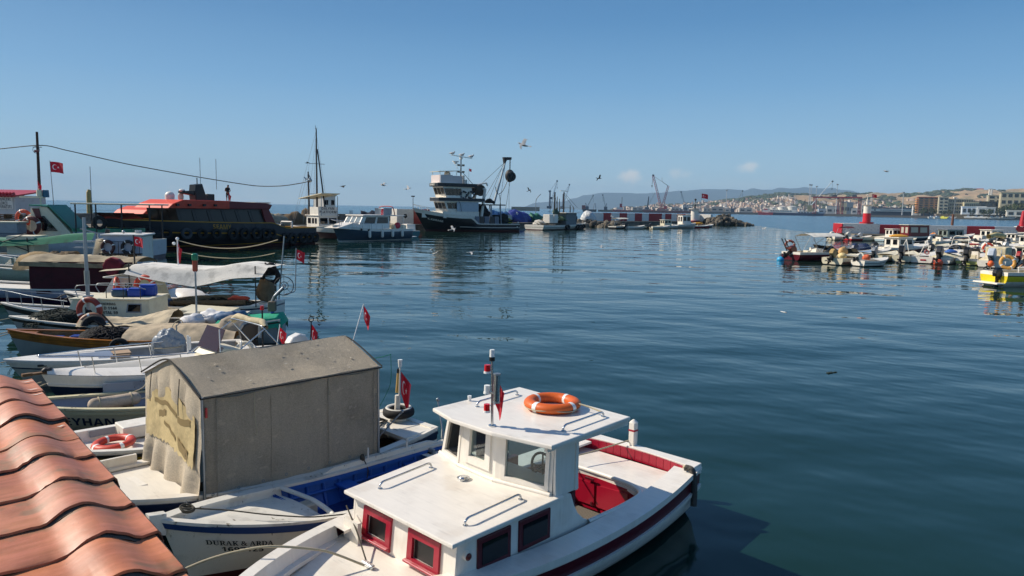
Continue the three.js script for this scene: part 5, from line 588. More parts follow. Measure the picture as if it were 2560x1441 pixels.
{ // workboat with slanted green and white cabin
  const h = boat('green_cabin_boat', 'white boat with slanted green-roofed cabin and flat white sunshade on posts', [-29.7, -60.5], [-47.2, -59], { B: 3.8, ts: .8, sheer: [1.5, 1.3, 2.0], draft: .8 }, G_ROW), g = h.g, L = h.L;
  skin(h, [['topside', paint('#c4c7c9'), h.down(0), h.lvl(.3)], ['bottom', M.navy, h.lvl(.3), h.lvl(-.6)]]); part(g, 'gunwale', h.cap(.25, .08, .05), M.white2); part(g, 'deck', [h.floor(.02, .97, (t) => h.y(t) - .25, .1, .04)], M.grey); part(g, 'white_block', [rbox(4.6, 1.1, 2.6, .05, 4.0, 1.9, 0)], paint('#b9bec6')); part(g, 'green_band', [box(4.7, .3, 2.64, 4.0, 2.3, 0)], M.green);
  part(g, 'cabin', [sidePrism([[6.0, 1.5], [9.6, 1.5], [9.4, 4.0], [8.2, 4.1]], -1.3, 1.3, .04)], M.cream); part(g, 'green_roof', [slab([5.6, 1.6, 1.4], [5.6, 1.6, -1.4], [8.1, 4.25, -1.4], [8.1, 4.25, 1.4], .1), box(1.5, .1, 2.8, 8.75, 4.22, 0, 0, 0, .05)], M.green); part(g, 'side_window', [slab([8.6, 2.2, -1.36], [7.4, 2.2, -1.36], [8.4, 3.4, -1.36], [8.9, 3.4, -1.36], .02)], M.tint); part(g, 'red_panel', [slab([9.0, 3.2, -1.37], [8.6, 3.2, -1.37], [8.75, 4.0, -1.37], [9.3, 4.0, -1.37], .02)], M.maroon);
  part(g, 'aft_structure', [box(2.0, 1.2, 2.4, 11.5, 2.2, 0)], mat('#6e7073', .8, { map: T.worn }));
  part(g, 'sunshade', [rbox(6.6, .12, 3.0, .04, 3.0, 4.45, 0)], M.cream); for (const [x, z] of [[.2, -1.3], [2.4, -1.3], [4.4, -1.3], [6.0, -1.3], [.2, 1.3], [6, 1.3]]) part(g, 'sunshade_post', [cyl([x, 1.6, z], [x, 4.45, z], .06)], M.iron);
  const red = thing('red_awning', 'small red cloth panel under flat white sunshade', 'awning', wp(h, [3.4, 3.2, .6]), h.g.rotation.y); part(red, 'cloth', [drape(-1.6, 1.6, -1, 1, (u, v) => .5 - .5 * v + .05 * Math.sin(u * 9), 14, 8)], cloth('#9c1a22')); part(red, 'rod', [cyl([-1.6, .5, -1], [1.6, .5, -1], .04)], M.iron);
  const ty = thing('hanging_tyre', 'dark tyre leaning under flat white sunshade beside red panel', 'tyre', wp(h, [4.2, 2.9, -1.2])); part(ty, 'tread', [tyreGeo(.45, .16).rotateX(Math.PI / 2)], M.rubber);
  lifebuoy('orange and white lifebuoy on rail behind grey crates of green-roofed cabin boat', wp(h, [10.4, 3.2, -.6]), .55, [Math.PI / 2, 0, 0], '#c94f35'); lifebuoy('dark red lifebuoy propped before green-roofed cabin', wp(h, [9.2, 2.6, -1.75]), .62, [Math.PI / 2, 0, 0], '#6a2622');
  const cr = thing('grey_crates', 'long pale grey deck locker in front of green-roofed cabin', 'locker', wp(h, [11.6, 1.4, -2.6]), h.g.rotation.y); part(cr, 'lid', [rbox(4.6, .12, 1.4, .03, 0, 1.5, 0)], M.cream); part(cr, 'upper_panel', [rbox(4.3, .8, 1.3, .03, 0, 1.05, 0)], paint('#9aa0a6')); for (const x of [-1.1, 1.1]) part(cr, 'lower_panel', [rbox(2.1, .62, 1.32, .03, x, .32, 0)], paint('#7d8288')); part(cr, 'trestle', [box(.12, 1.6, .12, -1.8, -.7, 0), box(.12, 1.6, .12, 1.8, -.7, 0)], M.wood);
  part(g, 'radar_mast', [cyl([9.3, 4.1, 0], [9.4, 5.6, 0], .06), box(1.8, .12, .3, 10.0, 4.9, 0), cyl([9.4, 5.0, 0], [9.4, 5.5, 0], .22, .2, 12)], M.cream); part(g, 'blue_drum', [cyl([9.0, 4.9, .2], [9.0, 5.5, .2], .25, .22, 12)], paint('#1f5f7f')); flagOn(g, 9.5, 6.3, 0, .8, 1.2, Math.PI, 1, 3);
}
{ // bow lines to the quay
  const to = (b, y, dx, dz, s) => [[b[0], y, b[1]], [b[0] + dx * .5, y * .6 + .3 - s, b[1] + dz * .5], [b[0] + dx, 1.15, b[1] + dz]];
  for (const [b, y, dx, dz, s, l] of [[[-9.95, -14.95], .85, -2.6, 2.4, .25, 'first of two bow lines from navy-banded motor boat to quay'], [[-9.9, -15.0], .8, -2.0, 2.9, .4, 'second of two bow lines from navy-banded motor boat to quay'], [[-12.5, -17.45], .7, -3, 2.6, .2, 'bow line of long white skiff to quay'], [[-15.05, -21.2], .75, -3.4, 3, .25, 'bow line of amber varnished boat to quay'], [[-14.9, -21.3], .75, -2.4, 3.6, .4, 'second bow line of amber varnished boat to quay'], [[-16.5, -23.4], .8, -3.6, 3, .25, 'bow line of jade-sterned boat to quay'], [[-18.75, -26.2], .85, -3.6, 3, .25, 'bow line of cabin launch to quay']]) mooring('mooring_rope', l, to(b, y, dx, dz, s), .014);
}
// ---------------------------------------------------------------- things on the far mole
const moleAt = (s, back, y = 1.15) => [-62 + .504 * s - .864 * back, y, -70 - .864 * s - .504 * back], moleTurn = Math.atan2(.864, .504);   // s along the inner edge, back away from the water
{ // shed with red tiled roof
  const g = thing('harbour_shed', 'low white clad shed with red tiled roof edge and lettered sign', 'shed', [-77.5, 1.15, -99], -.05), w = mat('#cfcdc8', .7, { map: T.grime }); g.scale.y = 1.3;
  wall(g, 'shed_wall', [[-8, 0, 3], [12, 0, 3], [12, 3.1, 3], [-8, 3.1, 3]], .2, w, [[.42, .42, .49, .78], [.505, .42, .575, .78], [.59, .42, .66, .78], [.68, .42, .76, .78]], { frame: M.white2, fw: .08, glass: M.tint }); part(g, 'shed_wall_back', [box(20, 3.1, 5.6, 2, 1.55, 0)], w);
  for (let i = 0; i < 40; i++) part(g, 'cladding_rib', [box(.05, 1.0, .03, -7.75 + i * .5, 2.62, 3.02)], w); for (let i = 0; i < 44; i++) part(g, 'roof_tile', [lathe([[.23, 0], [.23, .5]], 0, 0, 0, 8).rotateX(Math.PI / 2 + .25).translate(-8 + i * .46, 3.25, 2.9)], M.red); part(g, 'roof', [slab([-8.3, 3.12, 3.4], [12.3, 3.12, 3.4], [12.3, 3.75, -3], [-8.3, 3.75, -3], .14)], M.red);
  part(g, 'sign_board', [box(3.0, 1.2, .06, 10.2, 2.35, 3.06)], M.white2); part(g, 'sign_lettering', [text('SU URUNLERI', .28, planeAt([10.2, 2.58, 3.1], [1, 0, 0], [0, 1, 0])), text('BALIKCI', .3, planeAt([10.2, 2.18, 3.1], [1, 0, 0], [0, 1, 0])), text('KOOPERATIFI', .3, planeAt([10.2, 1.82, 3.1], [1, 0, 0], [0, 1, 0]))], M.black);
}
{ const g = thing('blue_building', 'flat-roofed slate-blue building beyond the white shed', 'building', [-92, 1.15, -118], -.05); wall(g, 'building_wall', [[-10, 0, 4], [10, 0, 4], [10, 4.6, 4], [-10, 4.6, 4]], .3, paint('#5d6b86'), [[.5, .62, .58, .85], [.7, .62, .78, .85]], { glass: M.tint }); part(g, 'building_core', [box(20, 4.6, 7.4, 0, 2.3, 0)], paint('#5d6b86')); part(g, 'flat_roof', [box(20.6, .3, 8.6, 0, 4.75, 0)], M.dgrey); part(g, 'chimney', [cyl([4, 4.9, 0], [4, 6.2, 0], .15)], M.iron); }
const pole = (() => { const g = thing('utility_pole', 'tall wooden utility pole carrying the sagging cable', 'pole', [-70.0, 1.15, -107]); part(g, 'shaft', [cyl([0, 0, 0], [.1, 13.4, 0], .26, .17, 10)], mat('#5a4b3e', .9, { map: T.wood })); part(g, 'bracket', [cyl([-.6, 11.2, 0], [.7, 11.2, 0], .05), torus(.5, .03, 0, 10.8, .2)], M.iron); part(g, 'junction_box', [rbox(.55, .35, .4, .05, .05, 10.6, .2)], mat('#7d4a44', .6)); return g; })();
{ const g = thing('flagpole', 'slim flagpole with large red flag flying beside the wooden pole', 'flagpole', [-66.6, 1.15, -105]); part(g, 'staff', [cyl([0, 0, 0], [-.35, 9.2, 0], .06, .04)], M.galv); flagOn(g, -.34, 9.05, 0, 2.2, 1.5, -.15, 0, 0); }
{ const g = thing('beacon_mast', 'thin mast above a small tan beacon tower behind the shed', 'mast', [-75, 1.15, -128]); part(g, 'tower', [cyl([0, 0, 0], [0, 5.0, 0], .5, .4, 12), cyl([0, 5.0, 0], [0, 5.5, 0], .42, .2, 12)], mat('#b59a5c', .7)); part(g, 'mast', [cyl([.4, 0, 0], [.4, 9.5, 0], .06)], M.galv); }
{ // railing with lamp posts along the sea side
  for (let i = 0; i < 9; i++) { const p = moleAt(30 + i * 12, 22), g = thing('railing_post', `${['first', 'second', 'third', 'fourth', 'fifth', 'sixth', 'seventh', 'eighth', 'ninth'][i]} pair of steel railing posts on the sea wall, counted from the shed`, 'railing post', p, moleTurn, 'railing posts on the sea wall'); part(g, 'post', [box(.12, 2.5, .12, -.3, 1.25, 0)], M.dgrey); part(g, 'post', [box(.12, 2.5, .12, .3, 1.25, 0)], M.dgrey); }
  const a = moleAt(20, 22, 3.3), b = moleAt(132, 22, 3.3); tag(part(scene, 'railing_wire', [rope(a, b, .1, .02)], M.galv), 'taut wire strung between railing posts on sea wall', 'wire');
  const w0 = moleAt(-10, 25), w1 = moleAt(135, 25); const sw = thing('sea_wall', 'low grey concrete parapet along the seaward side of the mole', 'wall', w0, moleTurn); for (let i = 0; i < 12; i++) part(sw, 'wall_panel', [rbox(12, 1.6 + .05 * (i % 3), .6, .04, i * 12.06 + 6, .8, 0)], mat(i % 2 ? '#aaa59b' : '#9d988e', .9, { map: T.conc }));
  for (const [x, z, l] of [[-21.5, -155, 'dark lamp post with double head just before the black trawler'], [6.5, -211, 'curved lamp post beyond the crane of the black trawler']]) { const g = thing('lamp_post', l, 'lamp post', [x, 1.15, z]); part(g, 'column', [cyl([0, 0, 0], [0, x < 0 ? 5.6 : 5.8, 0], .1, .07)], M.galv); part(g, 'lamp_head', x < 0 ? [box(.7, .25, .5, 0, 5.7, 0)] : [tube([[0, 5.6, 0], [.2, 6.4, 0], [.9, 7.3, 0]], .09), box(.9, .15, .3, 1.1, 7.5, 0, 0, 0, .8)], M.dgrey); }
}
{ // red and white striped breakwater wall, one block after another
  const A = [29, -227.5], B = [72, -268], L = Math.hypot(B[0] - A[0], B[1] - A[1]), g = thing('striped_wall', 'red and white striped breakwater wall on the far mole', 'wall', [A[0], 1.15, A[1]], Math.atan2(-(B[1] - A[1]), B[0] - A[0]));
  const edges = [0, .055, .19, .255, .36, .42, .525, .62, .66, .72, .79, .90, .955, 1.0].map((t) => t * L), names = []; let x = -4;
  const segs = [[-3, 2.4, 0], [2.4, 6.4, 1], [6.4, 10.6, 0], [10.6, 14.6, 1], [14.6, 18.8, 0], [18.8, 22.8, 1], [22.8, 26.6, 0], [26.6, 34.2, 1], [34.2, 36.2, 0], [36.2, 40, 1], [40, 43.4, 0], [43.4, 48.8, 1], [48.8, 53.2, 0], [53.2, 55.6, 1], [55.6, 58.5, 0]];
  for (const [a, b, r] of segs) part(g, r ? 'red_block' : 'white_block', [rbox(b - a - .04, 2.6, 1.4, .06, (a + b) / 2, 1.3, -3.5)], r ? mat('#a8222b', .6, { map: T.worn }) : mat('#e8e5de', .7, { map: T.worn })); part(g, 'end_block', [rbox(1.4, 2.55, 5, .06, 59.4, 1.28, -1)], mat('#dedbd2', .7, { map: T.grime })); part(g, 'red_end_cap', [rbox(1.0, 2.6, 1.2, .05, 60.9, 1.3, -3)], mat('#8e1b22', .6));
  const t = thing('harbour_light', 'white cylindrical harbour light on the striped breakwater wall', 'beacon', [65.4, 1.15, -261.2]); part(t, 'tower', [cyl([0, 0, 0], [0, 4.4, 0], 1.5, 1.25, 20)], M.white2); part(t, 'red_plinth', [cyl([0, 0, 0], [0, .35, 0], 2.0, 2.0, 20)], M.red); part(t, 'gallery', [cyl([0, 4.4, 0], [0, 4.6, 0], 2.1, 2.1, 20)], M.white2); part(t, 'gallery_rail', [torus(2.0, .05, 0, 5.3, 0, Math.PI / 2), ...Array.from({ length: 10 }, (_, i) => cyl([2 * Math.cos(i * .628), 4.6, 2 * Math.sin(i * .628)], [2 * Math.cos(i * .628), 5.3, 2 * Math.sin(i * .628)], .04))], M.galv); part(t, 'lantern', [cyl([0, 4.6, 0], [0, 5.8, 0], .35), cyl([0, 5.8, 0], [.1, 7.7, 0], .12), ball(.4, .1, 7.8, 0)], M.iron); part(t, 'flag_staff', [cyl([2.1, 4.5, 0], [2.3, 10, 0], .07)], M.galv); flagOn(t, 2.3, 10, 0, 2.4, 1.6, 0, .1, 1);
}
{ // rubble heads: every boulder of its own
  const rk = ['#6d675d', '#7d766a', '#5c574f', '#877f70', '#4c4a44'].map((c) => mat(c, .95, { map: T.conc, bumpMap: T.rough, bumpScale: .05 })), gs = Array.from({ length: 7 }, (_, i) => { const g = new THREE.IcosahedronGeometry(1, 1), p = g.attributes.position; for (let k = 0; k < p.count; k++) { const s = .72 + .5 * vnoise(p.getX(k) * 1.7 + i * 9 + 30, p.getY(k) * 1.7 + p.getZ(k) * 2.3 + 30, i); p.setXYZ(k, p.getX(k) * s * 1.2, p.getY(k) * s * .8, p.getZ(k) * s); } g.computeVertexNormals(); return boxuv(g); });
  const rock = (g, x, y, z, s) => { const o = new THREE.Mesh(gs[Math.floor(rnd(0, 7))], rk[Math.floor(rnd(0, 5))]); o.name = 'boulder'; o.position.set(x, y, z); o.rotation.set(rnd(0, 6), rnd(0, 6), rnd(0, 6)); o.scale.setScalar(s); o.castShadow = o.receiveShadow = true; g.add(o); };
  const g = thing('rock_mound', 'mound of dark boulders sloping into the water at the breakwater tip', 'rocks', [75.5, 0, -262]); for (let i = 0; i < 240; i++) { const u = Math.pow(rnd(), .8), x = -7 + u * 17, top = 2.7 * Math.exp(-Math.pow((x + 1) / 5, 2)) + .9 * (1 - step(2, 11, x)), z = rnd(-6, 6) + (1 - u) * 3 - 2, hgt = top * (1 - Math.pow(Math.abs(z) / 8, 2)); rock(g, x, Math.max(-.3, hgt * rnd(.25, 1) - .2), z + 4, rnd(.6, 1.25)); }
  const s = thing('rock_revetment', 'dark rocks along the foot of the mole below white tarpaulin', 'rocks', [22, 0, -205]); for (let i = 0; i < 90; i++) rock(s, rnd(-7, 7) , rnd(-.2, 1.0), rnd(-14, 10) * .9 + 0, rnd(.6, 1.2)); s.rotation.y = .75;
}
{ // gear heaped on the mole
  const heap = (name, label, cat, s, b, list, m) => { const p = moleAt(s, b), g = thing(name, label, cat, p, moleTurn, 'gear heaped on the mole'); list.forEach((q, i) => part(g, 'heap', [blob(q[0], q[1], q[2] ?? .4, q[3] ?? 0, q[4] ?? 1.4, q[5] ?? 1, q[6] ?? 1, Math.round(s) + i, .3, 22)], m)); return g; };
  heap('net_heap', 'grey-brown net heap beside white crates behind grey motor yacht', 'fishing net', 62, 5, [[2.2, 0], [1.8, 4], [1.7, -4]], M.netB); heap('net_heap', 'dark blue net heap on the mole just left of black trawler bow', 'fishing net', 78, 6, [[2, 0], [1.6, 3]], mat('#1a2233', .95, { bumpMap: T.rough, bumpScale: .06 })); heap('tarp_heap', 'tan and white tarp heap right of the red skip', 'tarp', 52, 5, [[1.8, 0], [1.4, 3]], mat('#a59a84', .9, { map: T.cloth }));
  heap('tarp_heap', 'steel-blue tarpaulin heap on the mole behind black trawler stern', 'tarp', 122, 5, [[2.6, 0, .6, 0, 1.6, .9], [2.2, 4, .5, 0, 1.4, .9]], tarp('#2a5f94')); heap('tarp_heap', 'royal-blue tarpaulin heap beside the steel-blue one', 'tarp', 133, 5, [[2.6, 0, .6, 0, 1.5, .9], [2.0, 3.5, .5]], tarp('#2b3c8f')); heap('tarp_heap', 'mustard tarpaulin heap behind black trawler stern', 'tarp', 116, 9, [[2.2, 0, 1.4], [1.8, 3, 1]], tarp('#c09322')); heap('net_heap', 'brown net heap beneath curved lamp post', 'fishing net', 112, 6, [[2.0, 0, 1.2], [1.6, 2.5, .8]], M.netB); heap('tarp_heap', 'green net bundle beside white fishing boat stern', 'fishing net', 141, 4, [[1.9, 0, .3], [1.5, 3, .3]], tarp('#1d6b52'));
  const sheet_ = thing('white_tarpaulin', 'large white tarpaulin over goods at the start of striped wall', 'tarpaulin', [22.5, 1.15, -216], moleTurn); part(sheet_, 'cover', [blob(2.6, 0, .8, 0, 1.2, .85, .8, 5, .18, 34)], mat('#cfd2d4', .6, { map: T.cloth, bumpMap: T.tarp, bumpScale: .1 })); part(sheet_, 'lashing', [torus(2.6, .05, 0, .9, 0, 0, .2, 0, 30, Math.PI).scale(1, .8, 1)], M.rope);
  for (const [i, [s, b, c, l]] of [[44, 3, '#b02028', 'long red skip on the mole behind the black tug stern'], [88, 4, '#a5342c', 'red and white container with black fan emblem left of trawler bow']].entries()) { const g = thing('skip', l, 'skip', moleAt(s, b), moleTurn - (i ? .3 : .7)); if (i) { part(g, 'white_half', [rbox(4, 3.0, 2.4, .05, -2, 1.5, 0)], M.white2); part(g, 'red_half', [rbox(4, 3.0, 2.4, .05, 2.02, 1.5, 0)], paint(c)); part(g, 'emblem', [lathe([[.001, 0], [.5, 0]], 0, 0, 0, 5).rotateX(Math.PI / 2).translate(-2, 1.6, 1.215)], M.black); } else { part(g, 'body', [sidePrism([[-4, 0], [4, 0], [4.6, 2.2], [-4.6, 2.2]], -1.4, 1.4, .06)], paint(c)); part(g, 'rim', [box(9.3, .2, 3.0, 0, 2.3, 0)], paint('#8e161d')); for (const x of [-2.5, 0, 2.5]) part(g, 'rib', [box(.15, 2.1, 3.0, x, 1.1, 0)], paint('#98181f')); part(g, 'notice', [box(.6, .7, .04, 1.2, 1.5, 1.5)], M.cream); } }
  for (const [i, [s, b]] of [[56, 12], [70, 10]].entries()) { const g = thing('white_hut', ['small white hut behind grey motor yacht cabin', 'taller stacked white cage hut left of trawler bow'][i], 'hut', moleAt(s, b), moleTurn); const hh = i ? 5.2 : 3.6; part(g, 'hut_wall', [box(3, hh, 2.6, 0, hh / 2, 0)], M.white2); part(g, 'hut_roof', [box(3.4, .2, 3.0, 0, hh + .1, 0)], M.cream); for (const x of [-.8, .8]) part(g, 'hut_window', [box(.8, .9, .04, x, hh - 1.2, 1.32)], M.tint); }
  const cratesP = moleAt(10, 8); for (let i = 0; i < 18; i++) { const c = i % 6, r = Math.floor(i / 6); const g = thing('wooden_crate', ['bottom', 'middle', 'top'][r] + ' wooden crate in the ' + ['first', 'second', 'third', 'fourth', 'fifth', 'sixth'][c] + ' stack before the white shed', 'crate', [-59.5 + c * 1.15 + rnd(-.1, .1), 1.15 + r * .62, -84 + rnd(-.2, .2) - c * .3], rnd(-.2, .2), 'wooden crates before the shed'); part(g, 'slats', [box(1.1, .12, .8, 0, .1, 0), box(1.1, .12, .8, 0, .3, 0), box(1.1, .12, .8, 0, .5, 0)], M.wood); for (const x of [-.5, .5]) part(g, 'corner_batten', [box(.08, .58, .82, x, .3, 0)], M.wood); }
}
// ---------------------------------------------------------------- larger vessels along the mole
let trawlerPerch;
const tyreBig = tyreGeo(.52, .2);
function tugboat(label, stern, bow, full) {
  const h = boat('tug', label, stern, bow, { B: 6.2, ts: .92, tm: .5, sheer: [1.95, 1.95, 2.9], sm: .02, draft: 1.2, rake: 1.8, p: 3.2, full: 5, fine: 2 }, null, 'tug'), g = h.g, L = h.L;
  h.y = (t) => t < .22 ? 1.9 : t < .32 ? mix(1.9, 2.55, (t - .22) / .1) : mix(2.55, 2.95, Math.pow((t - .32) / .68, 1.5)); const ye = paint('#b98418', .5), hull = paint('#101319', .45), upper = paint('#1e242e', .5);
  skin(h, [['bulwark', upper, h.down(0), h.down(.95)], ['hull', hull, h.down(.95), h.lvl(.25)], ['boot_top', M.oxred, h.lvl(.25), h.lvl(-.8)]]); part(g, 'yellow_cap', h.cap(.2, .1, .05), ye); part(g, 'yellow_stripe', h.strip(h.down(1.0), h.down(1.13), .03), ye); part(g, 'yellow_line', h.strip(h.lvl(.42), h.lvl(.34), .03), ye); part(g, 'deck', [h.floor(.01, .98, (t) => h.y(t) - .5, .1, .02)], paint('#39403f', .8));
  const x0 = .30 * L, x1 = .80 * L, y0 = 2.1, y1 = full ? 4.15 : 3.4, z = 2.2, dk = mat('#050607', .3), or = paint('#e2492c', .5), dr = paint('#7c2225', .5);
  for (const s of [-1, 1]) { const Q = s < 0 ? [[x1, y0, -z], [x0, y0, -z], [x0 + .8, y1, -z + .15], [x1 + .5, y1, -z + .15]] : [[x0, y0, z], [x1, y0, z], [x1 + .5, y1, z - .15], [x0 + .8, y1, z - .15]]; wall(g, 'cabin_side', Q, .06, paint('#1a1a1c'), Array.from({ length: 6 }, (_, i) => [.03 + i * .16, .22, .155 + i * .16, .9]), { glass: dk, frame: M.black, fw: .05 }); }
  wall(g, 'cabin_front', [[x1, y0, z], [x1, y0, -z], [x1 + .5, y1, -z + .15], [x1 + .5, y1, z - .15]], .06, M.black, [[.06, .3, .32, .9], [.37, .3, .63, .9], [.68, .3, .94, .9]], { glass: dk }); part(g, 'cabin_back', [slab([x0, y0, -z], [x0, y0, z], [x0 + .8, y1, z - .15], [x0 + .8, y1, -z + .15], .06)], dr); part(g, 'cabin_floor', [box(x1 - x0, .1, 2 * z - .2, (x0 + x1) / 2, y0 + .05, 0)], M.dgrey);
  const mid = x0 + (x1 - x0) * .5; part(g, 'roof', [sidePrism([[mid, y1], [x1 + 1.5, y1], [x1 + 1.0, y1 + .35], [x1 - .2, y1 + .75], [mid, y1 + .72]], -z - .2, z + .2, .06)], or); part(g, 'aft_roof', [sidePrism([[x0 + .1, y1], [mid - .02, y1], [mid - .02, y1 + .7], [x0 + .6, y1 + .55], [x0 - .2, y1 + .4]], -z - .2, z + .2, .06)], full ? dr : or); part(g, 'aft_pillar', [sidePrism([[x0 - 1.2, y0 - .2], [x0 + .4, y0 - .2], [x0 + 1.2, y1], [x0 + .2, y1]], -z - .1, -z + .1, .02)], dr);  // full tug: aft roof in darker red, the shade there painted into its colour
  for (const x of [x1 + .6, x1 - .8, x1 - 2.6, x1 - 4]) part(g, 'work_light', [box(.3, .22, .2, x, y1 + .3, -z - .3)], M.black);
  for (let i = 0; i < (full ? 15 : 5); i++) { const t = full ? [.02, .07, .11, .19, .24, .33, .37, .43, .5, .57, .66, .73, .8, .88, .94][i] : .7 + i * .06, dd = 1.15, p = h.P(t, h.vAt(t, h.y(t) - dd), -1, .2), d = h.P(t + .01, h.vAt(t + .01, h.y(t + .01) - dd), -1, .2); const ty = new THREE.Mesh(tyreBig, i === 12 ? mat('#3f4145', .8) : M.rubber); ty.name = 'fender_tyre'; ty.position.set(...p); ty.rotation.set(Math.PI / 2, 0, Math.atan2(d[2] - p[2], d[0] - p[0])); ty.scale.setScalar(rnd(.78, .98)); ty.castShadow = true; g.add(ty); part(ty, 'hanging_chain', [cyl([0, 0, -.5], [0, .1, -1.0], .02)], M.iron); }
  if (full) {
    part(g, 'name_lettering', [h.text('SEAMY', .5, .62, .66, -1, { stretch: 1.05 })], ye); part(g, 'satellite_dome', [cyl([x1 - .6, y1 + .7, 0], [x1 - .6, y1 + 1.2, 0], .42, .45, 16), ball(.45, x1 - .6, y1 + 1.2, 0, 1, .9, 1, 16)], M.white2); const mx = x0 + 6.7; part(g, 'mast_house', [sidePrism([[mx + .3, y1 + .6], [mx + 1.7, y1 + .6], [mx + 1.8, y1 + 1.6], [mx + 1.7, y1 + 2.3], [mx + 1.0, y1 + 2.4], [mx + .7, y1 + 1.6]], -.5, .5, .08)], M.black); part(g, 'radar_arm', [sidePrism([[mx + 1.7, y1 + 1.3], [mx + 3.2, y1 + 1.5], [mx + 3.2, y1 + 1.65], [mx + 1.7, y1 + 1.7]], -.4, .4, .05)], M.black); part(g, 'radar_dome', [ball(.3, mx + 3.1, y1 + 1.75, 0, 1, .5, 1)], M.white2); part(g, 'deck_box', [rbox(1.0, .95, .9, .05, mx - .5, y1 + 1.0, .4)], M.black); for (const x of [mx + .5, mx - 1.6]) part(g, 'whip_aerial', [cyl([x, y1 + 2, .3], [x, y1 + 5.2, .3], .03)], M.galv); part(g, 'roof_light_mast', [cyl([mx + 1.2, y1 + 2.3, 0], [mx + 1.2, y1 + 3.1, 0], .05)], M.iron);
    part(g, 'ladder', [cyl([L - 1.6, .2, -2.3], [L - 1.2, 1.4, -2.1], .06), cyl([L - 1.1, .2, -2.2], [L - .7, 1.4, -2.0], .06)], M.galv); part(g, 'bow_fender', [torus(2.0, .5, L - 2.3, 1.5, 0, Math.PI / 2, 0, -Math.PI / 2, 24, Math.PI)], M.rubber); part(g, 'seat_row', Array.from({ length: 6 }, (_, i) => box(.5, .9, 3, x0 + 2 + i * 1.6, y0 + .5, 0)), paint('#6b1d22')); part(g, 'deck_winch', [cyl([.15 * L, 2.0, -.8], [.15 * L, 2.0, .8], .4, .4, 14)], M.dgrey); part(g, 'towing_bitts', [poly([[.12 * L, 1.4, -1.6], [.12 * L, 2.6, -1.6], [.12 * L, 2.6, 0], [.12 * L, 1.4, 0]], .12)], M.white2); part(g, 'roof_panel_dish', [ball(.5, mx + 3.1, y1 + 1.1, .2, .7, .9, .3)], M.cream);
  }
  return h;
}
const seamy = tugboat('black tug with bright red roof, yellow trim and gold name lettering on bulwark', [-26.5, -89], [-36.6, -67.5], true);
tugboat('second red-roofed black tug mostly hidden behind the gold-lettered tug', [-33.6, -97], [-43.3, -76], false);
// a figure: a body from tapered capsules, one continuous mesh
function figure(parent, bones, colors, res = 64, ext = 1.0) {
  const mc = new MarchingCubes(res, new THREE.MeshBasicMaterial(), false, false, 60000); mc.isolation = 0; const F = mc.field, n = res; let k = 0;
  for (let z = 0; z < n; z++) for (let y = 0; y < n; y++) for (let x = 0; x < n; x++) { const p = [(x / n * 2 - 1) * ext, (y / n * 2 - 1) * ext, (z / n * 2 - 1) * ext]; let d = 1e9; for (const [a, b, ra, rb] of bones) { const ab = [b[0] - a[0], b[1] - a[1], b[2] - a[2]], ap = [p[0] - a[0], p[1] - a[1], p[2] - a[2]], t = clamp((ab[0] * ap[0] + ab[1] * ap[1] + ab[2] * ap[2]) / (ab[0] ** 2 + ab[1] ** 2 + ab[2] ** 2 + 1e-9)), q = Math.hypot(ap[0] - ab[0] * t, ap[1] - ab[1] * t, ap[2] - ab[2] * t) - mix(ra, rb, t), hh = clamp(.5 + .5 * (d - q) / .035); d = mix(d, q, hh) - .035 * hh * (1 - hh); } F[k++] = -d; }
  mc.update(); const pos = mc.positionArray.slice(0, mc.count * 3), nor = mc.normalArray.slice(0, mc.count * 3); for (let i = 0; i < pos.length; i++) pos[i] *= ext; const g = new THREE.BufferGeometry(); g.setAttribute('position', new THREE.Float32BufferAttribute(pos, 3)); g.setAttribute('normal', new THREE.Float32BufferAttribute(nor, 3)); g.setAttribute('uv', new THREE.Float32BufferAttribute(new Float32Array(pos.length / 3 * 2), 2));
  const col = new Float32Array(pos.length); for (let i = 0; i < pos.length; i += 3) { const c = lin(colors(pos[i], pos[i + 1], pos[i + 2])); col.set([c.r, c.g, c.b], i); } g.setAttribute('color', new THREE.Float32BufferAttribute(col, 3)); return part(parent, 'body', g, new THREE.MeshStandardMaterial({ vertexColors: true, roughness: .85, side: THREE.DoubleSide }));
}
const hand = (x, y, z, s, d = -1) => [[[x, y, z], [x, y + d * .05, z], .035, .035], ...[-.03, -.01, .01, .03].map((o, i) => [[x + o, y + d * .06, z], [x + o * 1.1, y + d * (.13 + .012 * (1.5 - Math.abs(i - 1.5))), z + .015], .012, .010]), [[x, y, z + .03], [x + .0, y + d * .06, z + .06], .013, .011]];
